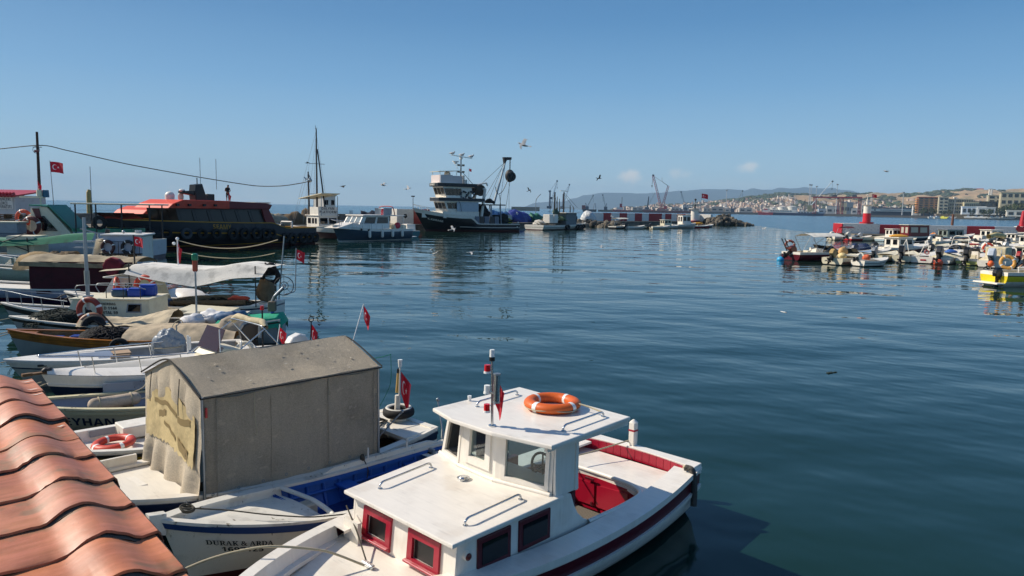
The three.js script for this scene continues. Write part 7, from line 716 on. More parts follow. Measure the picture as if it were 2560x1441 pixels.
// ---------------------------------------------------------------- small craft inside the harbour mouth on the right
const G_MAR = 'small boats of the right-hand marina';
function skiff(label, pos, head, L, o = {}) {   // head: degrees, 0 = bow away from the camera, positive turns it to the right
  const a = head * Math.PI / 180, h = boat(o.name ?? 'motor_boat', label, pos, [pos[0] + Math.sin(a) * L, pos[1] - Math.cos(a) * L], { B: L * .36, ts: .88, tm: .45, sheer: [.62, .6, .95], rake: .6, p: 2.4, fine: 1.15, ...o.hull }, o.group ?? G_MAR), g = h.g, rim = o.rim ?? M.white2, B = h.B;
  const hb = o.hb ?? .0; skin(h, [['topside', o.top ?? rim, h.down(0), h.down(.2)], ['hull', o.hull_m ?? rim, h.down(.2), h.lvl(.08)], ['bottom', o.bot ?? M.black, h.lvl(.08), h.lvl(-.3)]]);
  part(g, 'gunwale', h.cap(.16, .05, .03), rim);
  if (!o.cover) { splitParts(g, 'inner_side', h.inside(.03, .62, .2, .12, 14), o.inner ?? M.cream); part(g, 'floor', [h.floor(.03, .62, .22, .1, 0, 12)], o.inner ?? M.cream); }
  part(g, 'fore_deck', [h.floor(o.deck ?? .58, .98, (t) => h.y(t), .08, .07, 14)], o.deckM ?? rim);
  if (o.cover) part(g, 'boat_cover', [(() => { const r = []; for (let i = 0; i <= 22; i++) { const t = i / 22 * .82, w = h.w(t) + .03; r.push(Array.from({ length: 13 }, (_, j) => { const k = j / 6 - 1; return [t * L, h.y(t) + .04 + (o.ch ?? .5) * (1 - k * k) * Math.sin(clamp(t / .82 * 1.1) * Math.PI) * (.8 + .2 * Math.sin(t * 14)) + .06 * (fbm(t * 9 + L, k * 3, 3, 6) - .5), k * w]; })); } return grid(r); })()], cloth(o.cover));
  if (o.motor) { outboard(g, -.02, .62, o.mz ?? 0, o.ms ?? 1.25, { m: typeof o.motor === 'string' ? paint(o.motor, .35) : o.motor, tilt: o.tilt ?? .55 }); }
  if (o.console) { part(g, 'console', [sidePrism([[.34 * L, .25], [.46 * L, .25], [.46 * L, 1.15], [.36 * L, 1.25]], -.45, .45, .04)], M.white2); part(g, 'windscreen', [slab([.47 * L, 1.1, -.5], [.47 * L, 1.1, .5], [.41 * L, 1.55, .45], [.41 * L, 1.55, -.45], .02)], M.tint); part(g, 'helm_seat', [rbox(.4, .5, .9, .06, .24 * L, .75, 0)], o.seat ?? M.cream); }
  if (o.screen) part(g, 'windscreen', [slab([.66 * L, .95, -B * .36], [.66 * L, .95, B * .36], [.56 * L, 1.45, B * .3], [.56 * L, 1.45, -B * .3], .02), slab([.5 * L, .85, -B * .42], [.66 * L, .95, -B * .36], [.56 * L, 1.45, -B * .3], [.48 * L, 1.2, -B * .4], .02)], M.tint);
  if (o.cabin) { const [x0, x1, y1, m] = o.cabin, z = B * .34; for (const s of [-1, 1]) wall(g, 'cabin_side', s < 0 ? [[x1 * L, .7, -z], [x0 * L, .7, -z], [x0 * L, y1, -z], [x1 * L - .25, y1, -z]] : [[x0 * L, .7, z], [x1 * L, .7, z], [x1 * L - .25, y1, z], [x0 * L, y1, z]], .04, m, [[.1, .45, .45, .85], [.55, .45, .9, .85]], { glass: o.cg ?? M.tint, frame: m }); wall(g, 'cabin_front', [[x1 * L, .7, z], [x1 * L, .7, -z], [x1 * L - .25, y1, -z], [x1 * L - .25, y1, z]], .04, m, [[.08, .45, .46, .88], [.54, .45, .92, .88]], { glass: M.tint, frame: m }); wall(g, 'cabin_back', [[x0 * L, .7, -z], [x0 * L, .7, z], [x0 * L, y1, z], [x0 * L, y1, -z]], .04, m, [[.12, .4, .42, .85], [.58, .4, .88, .85]], { glass: o.cg ?? M.tint, frame: m }); part(g, 'cabin_roof', [rbox((x1 - x0) * L + .25, .08, z * 2 + .2, .03, (x0 + x1) / 2 * L - .1, y1 + .04, 0)], o.roof ?? M.white2); }
  if (o.bimini) { const [x0, x1, y, m] = o.bimini; part(g, 'sun_canopy', [drape(x0 * L, x1 * L, -B * .45, B * .45, (u, v) => y + .3 * Math.sin(v * Math.PI) + .1 * Math.sin(u * Math.PI) + .25 * (u - .5) * (u - .3), 14, 10)], mat(m, .8, { map: T.cloth })); for (const s of [-1, 1]) for (const [p, q] of [[x0, .32], [x1, .36], [(x0 + x1) / 2, .34]]) part(g, 'canopy_pole', [cyl([p * L, y, s * B * .43], [q * L, .75, s * B * .43], .03, .03, 5)], M.galv); }
  if (o.arch) part(g, 'arch', [tube([[.3 * L, .7, -B * .42], [.34 * L, 2.1, -B * .36], [.34 * L, 2.2, 0], [.34 * L, 2.1, B * .36], [.3 * L, .7, B * .42]], .05, 6, 40)], M.white2);
  if (o.aframe) part(g, 'mast_frame', [cyl([.2 * L, .6, -.5], [.32 * L, 2.3, 0], .03), cyl([.2 * L, .6, .5], [.32 * L, 2.3, 0], .03)], M.white2);
  if (o.rail) part(g, 'bow_rail', [tube([...[.62, .8, .96].map((t) => [t * L, h.y(t) + .4, -Math.max(.05, h.w(t) - .08)]), ...[.96, .8, .62].map((t) => [t * L, h.y(t) + .4, Math.max(.05, h.w(t) - .08)])], .018, 5, 40)], M.steel);
  for (const q of o.extra ?? []) part(g, q[0], [blob(q[1], q[2], q[3], q[4], q[5] ?? 1, q[6] ?? 1, q[7] ?? 1, Math.round(q[2] * 7), .2, 14)], mat(q[8], .7));
  return h;
}
const CR = '#e2d8b6';
{
  let h = skiff('maroon-hulled motor boat with flat white sun canopy, outermost of the marina', [27.7, -71.7], 64, 8.6, { hull: { B: 2.7, sheer: [.85, .85, 1.15] }, hull_m: M.maroon, screen: 1, bimini: [.2, .72, 2.35, '#e4e1d8'], motor: '#6a3227', ms: 1.4, tilt: 1.0, rail: 1, console: 1, inner: M.white2 });
  lifebuoy('brown-red lifebuoy on the stern rail of maroon-hulled canopy boat', wp(h, [.9, 1.5, -1.0]), .42, [Math.PI / 2 - .2, 0, .2], '#8e4a3a'); part(h.g, 'stern_ladder', [poly([[.2, .8, -.6], [-.7, 2.2, -.6]], .05), poly([[.2, .8, -.2], [-.7, 2.2, -.2]], .05)], M.iron);
  const bb = thing('blue_buoy', 'light blue buoy floating below outermost outboard motor', 'buoy', [26.6, .1, -71.4]); part(bb, 'float', [ball(.36, 0, 0, 0, 1, .9, 1, 14)], mat('#2f9fd0', .4)); part(bb, 'eye', [torus(.09, .03, 0, .36, 0)], M.black);
  h = skiff('cream motor boat with tan covered outboard beside maroon-hulled canopy boat', [29.6, -66.6], 48, 6.2, { hull_m: M.cream, rim: M.cream, motor: cloth('#b79c6a'), ms: 1.3, tilt: .8, screen: 1, extra: [['tan_cover', .5, 2.6, 1.15, -.2, 1.1, 1, .8, '#c39a62'], ['seat_cushion', .4, 1.4, .8, .3, 1, .8, 1, '#d8c28c']] }); part(h.g, 'maroon_stripe', h.strip(h.down(.3), h.down(.45), .02), M.maroon);
  h = skiff('small white dinghy with orange cover on its seat', [31.4, -65.4], 62, 4.2, { name: 'dinghy', hull: { B: 1.6, sheer: [.5, .48, .75] }, motor: '#d9d5c6', ms: .9, tilt: 1.1, inner: M.white2, extra: [['orange_cover', .35, 1.2, .75, 0, 1, .9, 1, '#c65f3c']] }); part(h.g, 'dark_line', h.strip(h.down(.14), h.down(.19), .02), M.navy);
  h = skiff('maroon boat with white cabin and orange raft on its roof', [42.2, -84], 66, 9.2, { hull: { B: 2.9, sheer: [.95, .9, 1.3] }, hull_m: M.maroon, cabin: [.3, .58, 2.05, M.white2], motor: '#15171a', ms: 1.4, rail: 1, extra: [['orange_raft', .55, 3.9, 2.22, 0, 2.4, .4, 1.2, '#d99a2c']] });
  skiff('white boat with navy cushions lying behind the small dinghy', [38, -80], 60, 6.5, { hull_m: M.navy, rail: 1, motor: '#1c2f52', ms: 1.3, extra: [['navy_cover', .7, 1.6, .9, 0, 1.2, .8, 1, '#1b2c4f']] });
  skiff('cream skiff with large black outboard, left of white A-frame boat', [38.9, -72], 40, 5.4, { hull_m: M.cream, rim: M.cream, motor: '#101113', ms: 1.6, tilt: .5, aframe: 1 });
  h = skiff('white boat with tilted A-frame mast and red mark on transom', [40.3, -71], 42, 6.4, { hull_m: M.white2, aframe: 1, deck: .4 }); part(h.g, 'red_mark', [rbox(.03, .14, .5, .01, -.02, .36, .2)], M.red); part(h.g, 'red_stripe', h.strip(h.down(.06), h.down(.12), .02), M.red); lifebuoy('tiny red and white ring on the A-frame boat', wp(h, [.8, 1.1, .3]), .2, [1.2, .5, 0], '#c0392b');
  h = skiff('boat under cream cover with blue sheet and big dark outboard', [41.6, -70.2], 44, 6.2, { cover: CR, ch: .45, motor: '#2b2f36', ms: 1.7, tilt: .7 }); const of = thing('orange_fender', 'orange round fender floating by dark outboard of cream-covered boat', 'fender', [41.2, .1, -69.6]); part(of, 'float', [ball(.38, 0, .1, 0, 1.2, .9, 1, 14)], mat('#d5583a', .5)); part(of, 'eye', [torus(.08, .03, 0, .45, 0)], M.black); part(h.g, 'blue_sheet', [blob(.6, 3.2, 1.15, .3, 1.6, .35, .8, 5)], tarp('#3564b0'));
  skiff('white-green boat with black outboard between cream cover and yellow boat', [43.8, -69.4], 46, 6, { hull_m: paint('#b9bd6e'), motor: '#0f1012', ms: 1.7, tilt: .6, console: 1 });
  h = skiff('yellow-decked boat with orange lifebuoy on its rail', [46, -70.8], 50, 6.8, { rim: paint('#d8c267'), hull_m: M.white2, deck: .3, deckM: paint('#d8c267') }); lifebuoy('orange-red lifebuoy standing on yellow-decked boat', wp(h, [1.4, 1.6, .2]), .42, [Math.PI / 2, 0, .3], '#d04a30');
  h = skiff('white boat under tall beige box cover with silver outboard', [44.2, -66.4], 46, 7, { cover: '#d9cdb0', ch: 1.0, motor: '#b9c2cc', ms: 1.8, tilt: .6, hull: { B: 2.6 } }); part(h.g, 'cover_box', [rbox(2.2, 1.0, 1.7, .15, 2.4, 1.4, 0)], cloth('#dccfae')); part(h.g, 'stern_lamp_post', [cyl([.2, .7, .7], [.1, 1.7, .7], .05)], M.white2);
  h = skiff('yellow-striped white speedboat nearest in the marina, cut by the frame', [33.0, -49.2], 78, 7.2, { hull: { B: 2.5, sheer: [.95, .95, 1.2] }, hull_m: paint('#e0cb22', .35), motor: '#17191c', ms: 1.0, tilt: 0, mz: .5, deck: .5, bot: M.white2 }); part(h.g, 'lower_hull', h.strip(h.lvl(.36), h.lvl(.0), .012), M.white2); part(h.g, 'dark_line', h.strip(h.down(.16), h.down(.21), .02), M.black); for (let i = 0; i < 3; i++) part(h.g, 'slanted_bar', [slab(...[[.18 + i * .03, .62], [.205 + i * .03, .62], [.225 + i * .03, .38], [.2 + i * .03, .38]].map(([t, y]) => h.P(t, h.vAt(t, y), -1, .03)), .01)], M.black); part(h.g, 'swim_ledge', [rbox(.7, .12, 2.0, .05, -.35, .22, 0)], M.white2);
  lifebuoy('yellow-orange lifebuoy hung on yellow-striped speedboat', wp(h, [2.0, 1.55, -.9]), .42, [Math.PI / 2 - .3, 0, .3], '#dba04a'); const ob = thing('orange_buoy', 'small orange pick-up buoy at stern of yellow-striped speedboat', 'buoy', wp(h, [.6, 1.45, -.9])); part(ob, 'float', [ball(.2, 0, 0, 0, 1, 1.1, 1)], mat('#e0632c', .5)); part(ob, 'rope_tail', [cyl([0, -.2, 0], [0, -.5, 0], .02)], M.rope);
  { const p = wp(h, [2.9, 1.0, -.3]), g = thing('person', 'person in black top and white trousers sitting on the yellow-striped speedboat', 'person', [p[0], p[1] + .46, p[2]], 1.2); figure(g, [[[0, -.2, 0], [0, .05, -.02], .15, .14], [[0, .05, -.02], [.02, .3, -.08], .15, .14], [[-.14, .32, -.08], [.15, .32, -.08], .065, .065], [[.02, .36, -.08], [.03, .44, -.1], .05, .05], [[.03, .52, -.12], [.03, .58, -.13], .09, .095], [[.03, .52, -.22], [.03, .5, -.235], .025, .02], [[-.18, .3, -.08], [-.22, .04, -.14], .05, .042], [[-.22, .04, -.14], [-.12, -.1, -.32], .04, .032], [[.19, .3, -.08], [.23, .04, -.14], .05, .042], [[.23, .04, -.14], [.12, -.1, -.32], .04, .032], [[-.09, -.25, 0], [-.11, -.24, -.42], .09, .065], [[.09, -.25, 0], [.11, -.24, -.42], .09, .065], [[-.11, -.24, -.42], [-.11, -.66, -.4], .055, .04], [[.11, -.24, -.42], [.11, -.66, -.4], .055, .04], [[-.11, -.69, -.4], [-.11, -.7, -.55], .036, .032], [[.11, -.69, -.4], [.11, -.7, -.55], .036, .032], ...hand(-.11, -.12, -.34, 1), ...hand(.11, -.12, -.34, 1)], (x, y, z) => y > .4 ? (y > .58 ? '#1a1410' : '#a87d62') : y > -.16 && z > -.27 ? '#0f1013' : y > -.2 && Math.abs(x) < .2 && z < -.25 ? '#a87d62' : y > -.66 ? '#dcd9d2' : '#333', 56, .95); }
  skiff('white boat with radar arch and red seats, middle of the second row', [54.2, -90], 64, 8.2, { hull: { B: 2.6 }, arch: 1, console: 1, rail: 1, seat: M.red, extra: [['red_cushion', .5, 5.2, 1.15, 0, 2.2, .3, 1, '#b33d34']] });
  h = skiff('white boat with furled beige canopy roll', [57, -87.5], 60, 7.6, { hull: { B: 2.6 }, console: 1 }); part(h.g, 'furled_canopy', [tube([[1.2, 2.3, 0], [2.4, 2.5, .1], [3.8, 2.45, 0], [5, 2.3, -.1]], .3, 8, 30)], cloth('#d9c894')); for (const [x, z] of [[1.6, -1], [4.4, -1], [1.6, 1], [4.4, 1]]) part(h.g, 'canopy_pole', [cyl([x, .8, z], [x, 2.3, z * .4], .025)], M.galv); part(h.g, 'white_bag', [blob(.45, .6, 1.0, 0, .8, 1.2, .8, 4)], M.white2);
  skiff('boat with navy cover and red deck load at the frame edge', [54.2, -76.5], 55, 7, { hull_m: M.white2, cover: '#8d2f3a', ch: .9, extra: [['navy_cover', .8, 1.2, 1.3, .2, 1.2, .9, 1, '#1a2748']] });
  skiff('white skiff with low rails in second row, behind cream-covered boat', [49.2, -84.6], 62, 7.4, { hull: { B: 2.4 }, rail: 1, deck: .3, motor: '#14161a', ms: 1.2 });
  const back = [['jumbled cream skiff at the left end of the back row', [57.6, -130.8], 70, 6.5, { hull_m: M.cream, motor: '#d9d5c8', tilt: 1.1, ms: 1.5, bimini: [.4, .7, 2.1, '#5a1f26'] }], ['red-hulled skiff in the back row below the light tower', [59.6, -128.6], 66, 6, { hull_m: M.red, motor: '#d0ccc0', tilt: 1.0, ms: 1.5 }], ['cream skiff with tilted grey motor beside red-hulled skiff', [62.2, -129.6], 70, 6.2, { hull_m: M.cream, rim: M.cream, motor: '#b8bcc0', tilt: 1.0 }], ['white boat with pale cabin left of the dark red cabin boat', [65, -128], 72, 7, { cabin: [.3, .6, 2.2, M.white2], hull_m: paint('#9db3bd') }],
    ['dark blue boat with large dark red cabin in the back row', [67.4, -126.4], 74, 8.2, { hull: { B: 2.9, sheer: [1.1, 1.0, 1.5] }, hull_m: paint('#22303f'), cabin: [.16, .72, 3.0, paint('#6e1a20')], roof: M.cream, cg: mat('#b9b4a4', .2) }], ['small white boat with red foredeck right of dark red cabin boat', [72, -130], 74, 6, { hull_m: M.white2, deckM: M.red }], ['red-hulled fishing boat with grey frame shelter', [74.6, -127.8], 74, 9, { hull: { B: 3.0, sheer: [1.1, 1.0, 1.6] }, hull_m: M.red, bot: M.blue, cabin: [.2, .62, 2.3, paint('#8f9a92')], roof: M.grey, extra: [['orange_float', .5, 1, 1.3, -1.2, 1, .8, 1, '#d9822b']] }], ['white skiff with tilted motor right of red-hulled fishing boat', [81, -133], 72, 7, { hull_m: M.white2, motor: '#d5d2c8', tilt: 1.1, ms: 1.4 }],
    ['rounded white cabin cruiser in the back row', [83.8, -131], 70, 9, { hull: { B: 3.2, sheer: [1.3, 1.3, 1.7] }, hull_m: M.white, cabin: [.3, .68, 2.3, M.white], rail: 1 }], ['low boat with orange inflatable edge before cabin cruiser', [79, -115], 80, 7, { hull_m: mat('#c8553a', .6), hull: { B: 1.8, sheer: [.35, .35, .5] } }], ['white skiff with huge black outboard in the back row', [84, -124.6], 68, 6.5, { hull_m: M.white2, motor: '#0d0e10', ms: 2.2, cabin: [.45, .75, 1.8, M.white2] }], ['pale blue cabin boat in the back row', [88, -126], 66, 8, { hull: { B: 2.9, sheer: [1.1, 1.0, 1.5] }, hull_m: paint('#5e7a92'), cabin: [.25, .6, 2.0, M.white2] }], ['white motor cruiser with black outboard at right end of back row', [90, -123.6], 64, 8.5, { hull: { B: 3.0, sheer: [1.2, 1.2, 1.6] }, hull_m: M.white, motor: '#101216', ms: 2.0, cabin: [.35, .7, 2.1, M.white] }]];
  for (const b of back) skiff(...b);
  const W2 = M.white2, C2 = M.cream, more = [['cream open skiff with grey motor, first in the gap of the front row', [36.4, -72.5], 50, 5.2, { hull_m: C2, rim: C2, motor: '#777d84', tilt: .8 }], ['white skiff with blue stripe behind the orange-covered dinghy', [34.4, -75.6], 62, 6, { hull_m: W2, deckM: paint('#8fa6bd'), rail: 1 }], ['white skiff with tan cushions between A-frame and cream-covered boats', [44.6, -77.4], 58, 6.4, { hull_m: W2, extra: [['tan_cushion', .4, 2.4, .9, 0, 1.6, .5, 1, '#c9a877']], rail: 1 }], ['white runabout with black windscreen in the second row', [47.4, -79.6], 60, 6.2, { screen: 1, hull_m: W2, rail: 1 }], ['cream runabout under a pale cover in the second row', [50.6, -78.6], 58, 6, { cover: '#d6ccb4', ch: .5, motor: '#3a3d42' }], ['white skiff with red motor near the frame edge', [48.4, -68.8], 52, 5.6, { hull_m: W2, motor: '#a32a2a', tilt: .7, console: 1 }], ['white boat with low cabin near the frame edge', [50.2, -72.4], 55, 6.6, { cabin: [.42, .72, 1.7, W2], motor: '#17181b', ms: 1.4 }], ['white boat with grey cover between second and back rows', [60.5, -99], 66, 6.8, { cover: '#b3b4b2', ch: .6 }], ['white boat with wide beam between second and back rows', [66.5, -101], 66, 7, { hull_m: W2, rail: 1, console: 1 }], ['cream boat with red waterline between second and back rows', [72, -104], 68, 7.2, { hull_m: C2, bot: M.red, cabin: [.38, .66, 2.0, W2] }], ['white boat with teal stripe at the frame edge of the middle row', [74, -108], 64, 7, { hull_m: W2, deckM: M.teal, motor: '#202328', ms: 1.5 }], ['small white skiff far right beside the pale blue cabin boat', [93, -129], 66, 6, { hull_m: W2, motor: '#cfccc2', tilt: 1 }], ['white skiff with upright motor below the heart mural', [78.6, -129.4], 70, 6, { hull_m: W2, motor: '#26282c', ms: 1.5 }], ['white covered boat left of the red beacon', [96.5, -133], 68, 7.4, { cover: '#dcd8cd', ch: .8 }]];
  for (const b of more) skiff(...b);
  const tint = ['white', 'cream', 'pale grey', 'ivory'], tm4 = [W2, C2, paint('#c9ccc9'), paint('#ddd2b4')], pl = ['first', 'second', 'third', 'fourth', 'fifth', 'sixth', 'seventh', 'eighth', 'ninth', 'tenth', 'eleventh', 'twelfth'];
  for (let i = 0; i < 12; i++) skiff(`${tint[i % 4]} low open skiff, ${pl[i]} in the skiff row along the right-hand mole`, i < 7 ? [63 + i * 4.4 + rnd(-.4, .4), -116 - rnd(0, 3)] : [50 + (i - 7) * 5, -96 + (i - 7) * .6 + rnd(-1, 1)], 55 + rnd(-8, 14), rnd(4.8, 6), { hull_m: tm4[i % 4], rim: tm4[(i + 1) % 2], motor: i % 3 ? ['#17181b', '#d2cfc6', '#5a6068'][i % 3] : undefined, tilt: rnd(.4, 1), console: i % 4 === 1, cover: i % 5 === 2 ? '#d8cfb8' : undefined, ch: .35 });
  const G_FAR = 'small boats below the striped wall';
  for (const [l, p, hd, L, o] of [['pale skiff with black motor, leftmost below the striped wall', [28.6, -182.5], 60, 6, { motor: '#15161a', ms: 1.5 }], ['yellowish low punt below the striped wall', [32.4, -187.5], 68, 8, { hull_m: M.cream, rim: M.cream, hull: { B: 2.2, sheer: [.6, .55, .8] } }], ['cream skiff with grey motor below the striped wall', [35.5, -187], 62, 6.5, { hull_m: M.cream, motor: '#24262a', ms: 1.5, tilt: 1 }], ['white cabin boat with tall windscreen below the striped wall', [43.6, -202], 64, 9.5, { hull: { B: 3.2, sheer: [1.1, 1.0, 1.5] }, cabin: [.4, .72, 3.6, M.white] }], ['boat with yellow canoe on deck near the white harbour light', [50.4, -207], 62, 8, { hull_m: M.red, extra: [['yellow_canoe', .6, 3.2, 1.3, 0, 3.4, .6, .9, '#d89a25']] }], ['small grey skiff beside the boulder mound', [55.5, -216], 60, 6, { hull_m: M.grey, motor: '#17181c', ms: 1.4 }], ['white launch with sunshade at left end of striped wall', [24.8, -181], 40, 7.5, { bimini: [.15, .8, 2.4, '#d9d6cc'], hull_m: M.black }], ['boxy white boat with square shelter below the striped wall', [40, -197], 60, 7, { hull: { B: 2.6 }, cabin: [.12, .5, 2.3, M.cream] }]]) skiff(l, p, hd, L, { ...o, group: G_FAR });
}
{ // east mole: red and white blocks, light tower, beacon
  const g = thing('red_white_wall', 'red and white painted wall along the right-hand mole', 'wall', [66, 1.1, -138.5], Math.atan2(8.5, 130)); const segs = [[-4, 3.2, 0], [3.2, 14, 1], [14, 22, 0], [22, 27.6, 1], [27.6, 38.6, 0], [38.6, 46, 1], [46, 56, 0], [56, 64, 1], [64, 74, 0], [74, 84, 1], [84, 96, 0]]; for (const [a, b, r] of segs) part(g, r ? 'red_block' : 'white_block', [rbox(b - a - .05, 1.75, .9, .05, (a + b) / 2, .87, -.5)], r ? mat('#c01d28', .5, { map: T.worn }) : mat('#e2dfd8', .6, { map: T.worn })); part(g, 'plinth', [rbox(7.2, 1.9, 3.4, .06, -.4, .95, .4)], mat('#dedbd4', .6, { map: T.worn })); part(g, 'plinth_red_side', [rbox(.2, 1.86, 3.3, .03, -4.1, .94, .4)], M.red); part(g, 'heart_mural', [deckPrism([[0, 0], [-1.2, -1.1], [-.9, -1.9], [0, -1.5], [.9, -1.9], [1.2, -1.1]], 0, .04).rotateX(Math.PI / 2).translate(33, .2, .02).scale(1, 1, 1)], M.red);
  const t = thing('light_tower', 'white and red banded light tower on the right-hand mole', 'beacon', [67.2, 3.0, -137.6]); part(t, 'red_base', [cyl([0, 0, 0], [0, .3, 0], 1.25, 1.25, 24)], M.red); part(t, 'red_band', [cyl([0, .3, 0], [0, 1.95, 0], .72, .68, 24)], mat('#c4202c', .4)); part(t, 'white_band', [cyl([0, 1.95, 0], [0, 3.35, 0], .68, .66, 24)], M.white2); part(t, 'gallery', [cyl([0, 3.35, 0], [0, 3.55, 0], .75, .95, 24)], M.white2); part(t, 'gallery_rail', [torus(.9, .025, 0, 4.2, 0, Math.PI / 2), ...Array.from({ length: 8 }, (_, i) => cyl([.9 * Math.cos(i * .785), 3.55, .9 * Math.sin(i * .785)], [.9 * Math.cos(i * .785), 4.2, .9 * Math.sin(i * .785)], .02))], M.galv); part(t, 'lantern', [cyl([-.1, 3.5, 0], [-.1, 4.6, 0], .2, .16, 12), cyl([-.1, 4.6, 0], [-.1, 5.3, 0], .06), ball(.16, -.15, 5.35, 0, 1.4, .7, 1)], M.white2); part(t, 'flag_staff', [cyl([.85, 3.5, 0], [.7, 5.6, 0], .03)], M.galv); flagOn(t, .7, 5.55, 0, .95, .6, .1, 0, 1);
  const r = thing('red_beacon', 'tall red obelisk beacon on the right-hand mole', 'beacon', [102.5, 1.1, -145.5]); part(r, 'obelisk', [at(new THREE.CylinderGeometry(.35, .95, 4.2, 4), 0, 2.8, 0, 0, .5)], mat('#b81c2b', .5, { map: T.grime })); part(r, 'plinth', [box(2, 1.8, 2, 0, .9, 0)], M.white2); part(r, 'white_label', [box(.5, .35, .04, -.1, 3.0, .78, -.13, .1, 0)], M.lens);
  const p = thing('mole_lamp', 'slender lamp pole with brown sleeve on the right-hand mole', 'lamp post', [86.6, 1.1, -142.6]); part(p, 'column', [cyl([0, 0, 0], [.2, 7.2, 0], .09, .06)], M.galv); part(p, 'sleeve', [cyl([-.05, 1.8, 0], [0, 4.0, 0], .26, .2, 8)], mat('#6d4a3c', .8)); part(p, 'lamp_head', [box(.6, .2, .3, .1, 7.2, 0)], M.white2);
}
// ---------------------------------------------------------------- the far shore: mountains, town on its hill, port
// heights are given by bearing (degrees right of straight ahead) as seen in the distance
const prof = (list) => (a) => { let i = 0; while (i < list.length - 2 && a > list[i + 1][0]) i++; const [a0, h0] = list[i], [a1, h1] = list[i + 1]; return mix(h0, h1, sm(clamp((a - a0) / (a1 - a0)))); };
function land(name, a0, a1, r0, r1, top, m, rough, n = 160, k = 26) {   // a ridge that rises from the shore at r0 to its crest at r1
  const rows = [], H = (a, s) => { const e = top(a) * r1; return -3 + (e + 3) * Math.pow(sm(clamp(s)), .8) * (1 + rough * (fbm(a * 1.1 + 40, s * 5 + 3, 5, 17) - .5) * 2 * (s < .98 ? 1 : .15)) + (s > 1 ? -(s - 1) * e * 2.2 : 0); };
  for (let i = 0; i <= n; i++) { const a = mix(a0, a1, i / n), row = []; for (let j = 0; j <= k; j++) { const s = j / k * 1.35, r = mix(r0, r1, s), t = a * Math.PI / 180; row.push([Math.sin(t) * r, H(a, s), -Math.cos(t) * r]); } rows.push(row); }
  const g = grid(rows, true), p = g.attributes.position, uv = new Float32Array(p.count * 2); for (let i = 0; i < p.count; i++) uv.set([p.getX(i), p.getZ(i)], i * 2); g.setAttribute('uv', new THREE.BufferAttribute(uv, 2)); const o = part(scene, numbered(name), g, m); o.userData = { kind: 'structure' }; return H;
}
// far bearings are given as metres to the right, and crest heights as metres above eye level, at 1800 m straight ahead
const el = (x, y) => [Math.atan(x / 1800) * 180 / Math.PI, y / 1800 * Math.cos(Math.atan(x / 1800))];
const ridge = prof([[0, -1.0], [22, 4.4], [60, 16.1], [95, 18.7], [120, 18.2], [150, 27.7], [180, 36.2], [230, 43.1], [290, 42.2], [340, 43.1], [410, 50.4], [480, 56.6], [570, 54.3], [592, 59.7], [620, 55.2], [670, 61.1], [740, 64.3], [780, 63.0], [830, 58.9], [880, 50.8], [950, 38.1], [1020, 19.4]].map(([x, y]) => el(x, y)));
land('mountains', el(4, 0)[0], el(1040, 0)[0], 12500, 15200, ridge, mat('#2f4038', .95, { map: dataTex(256, (u, v) => .7 + .6 * (fbm(u * 8, v * 8, 5, 301, 8) - .5), true, 2600) }), .1);
const hillTex = dataTex(1024, (u, v) => { const b = fbm(u * 10, v * 10, 5, 311, 10), f = fbm(u * 34, v * 60, 4, 315, 34, 60), c = step(.5, .62, f); const dry = [.82, .74, .62], scrub = [.46, .48, .36], earth = [.76, .66, .54]; return [0, 1, 2].map((i) => mix(mix(dry[i], earth[i], step(.4, .65, b)), scrub[i], c * .5) * (.85 + .3 * vnoise(u * 300, v * 300, 9, 300))); }, true, 1500);
const townTop = prof([[200, -5.4], [290, 9.2], [380, 16.8], [480, 23.6], [520, 29.4], [580, 38.4], [620, 43.2], [670, 48.1], [720, 47.0], [780, 48.0], [870, 51.7], [940, 53.9], [1010, 58.2], [1070, 61.3], [1120, 65.2], [1170, 67.1], [1240, 69.3], [1320, 72.8], [1420, 76.6]].map(([x, y]) => el(x, y)));
const HT = land('hillside', el(210, 0)[0], el(1400, 0)[0], 2150, 4300, townTop, mat('#dccdb6', .95, { map: hillTex }), .1, 220, 36);
const polar = (deg, r, y = 0) => [Math.sin(deg * Math.PI / 180) * r, y, -Math.cos(deg * Math.PI / 180) * r], deg = (x) => Math.atan(x / 1800) * 180 / Math.PI, turnTo = (d) => -d * Math.PI / 180;
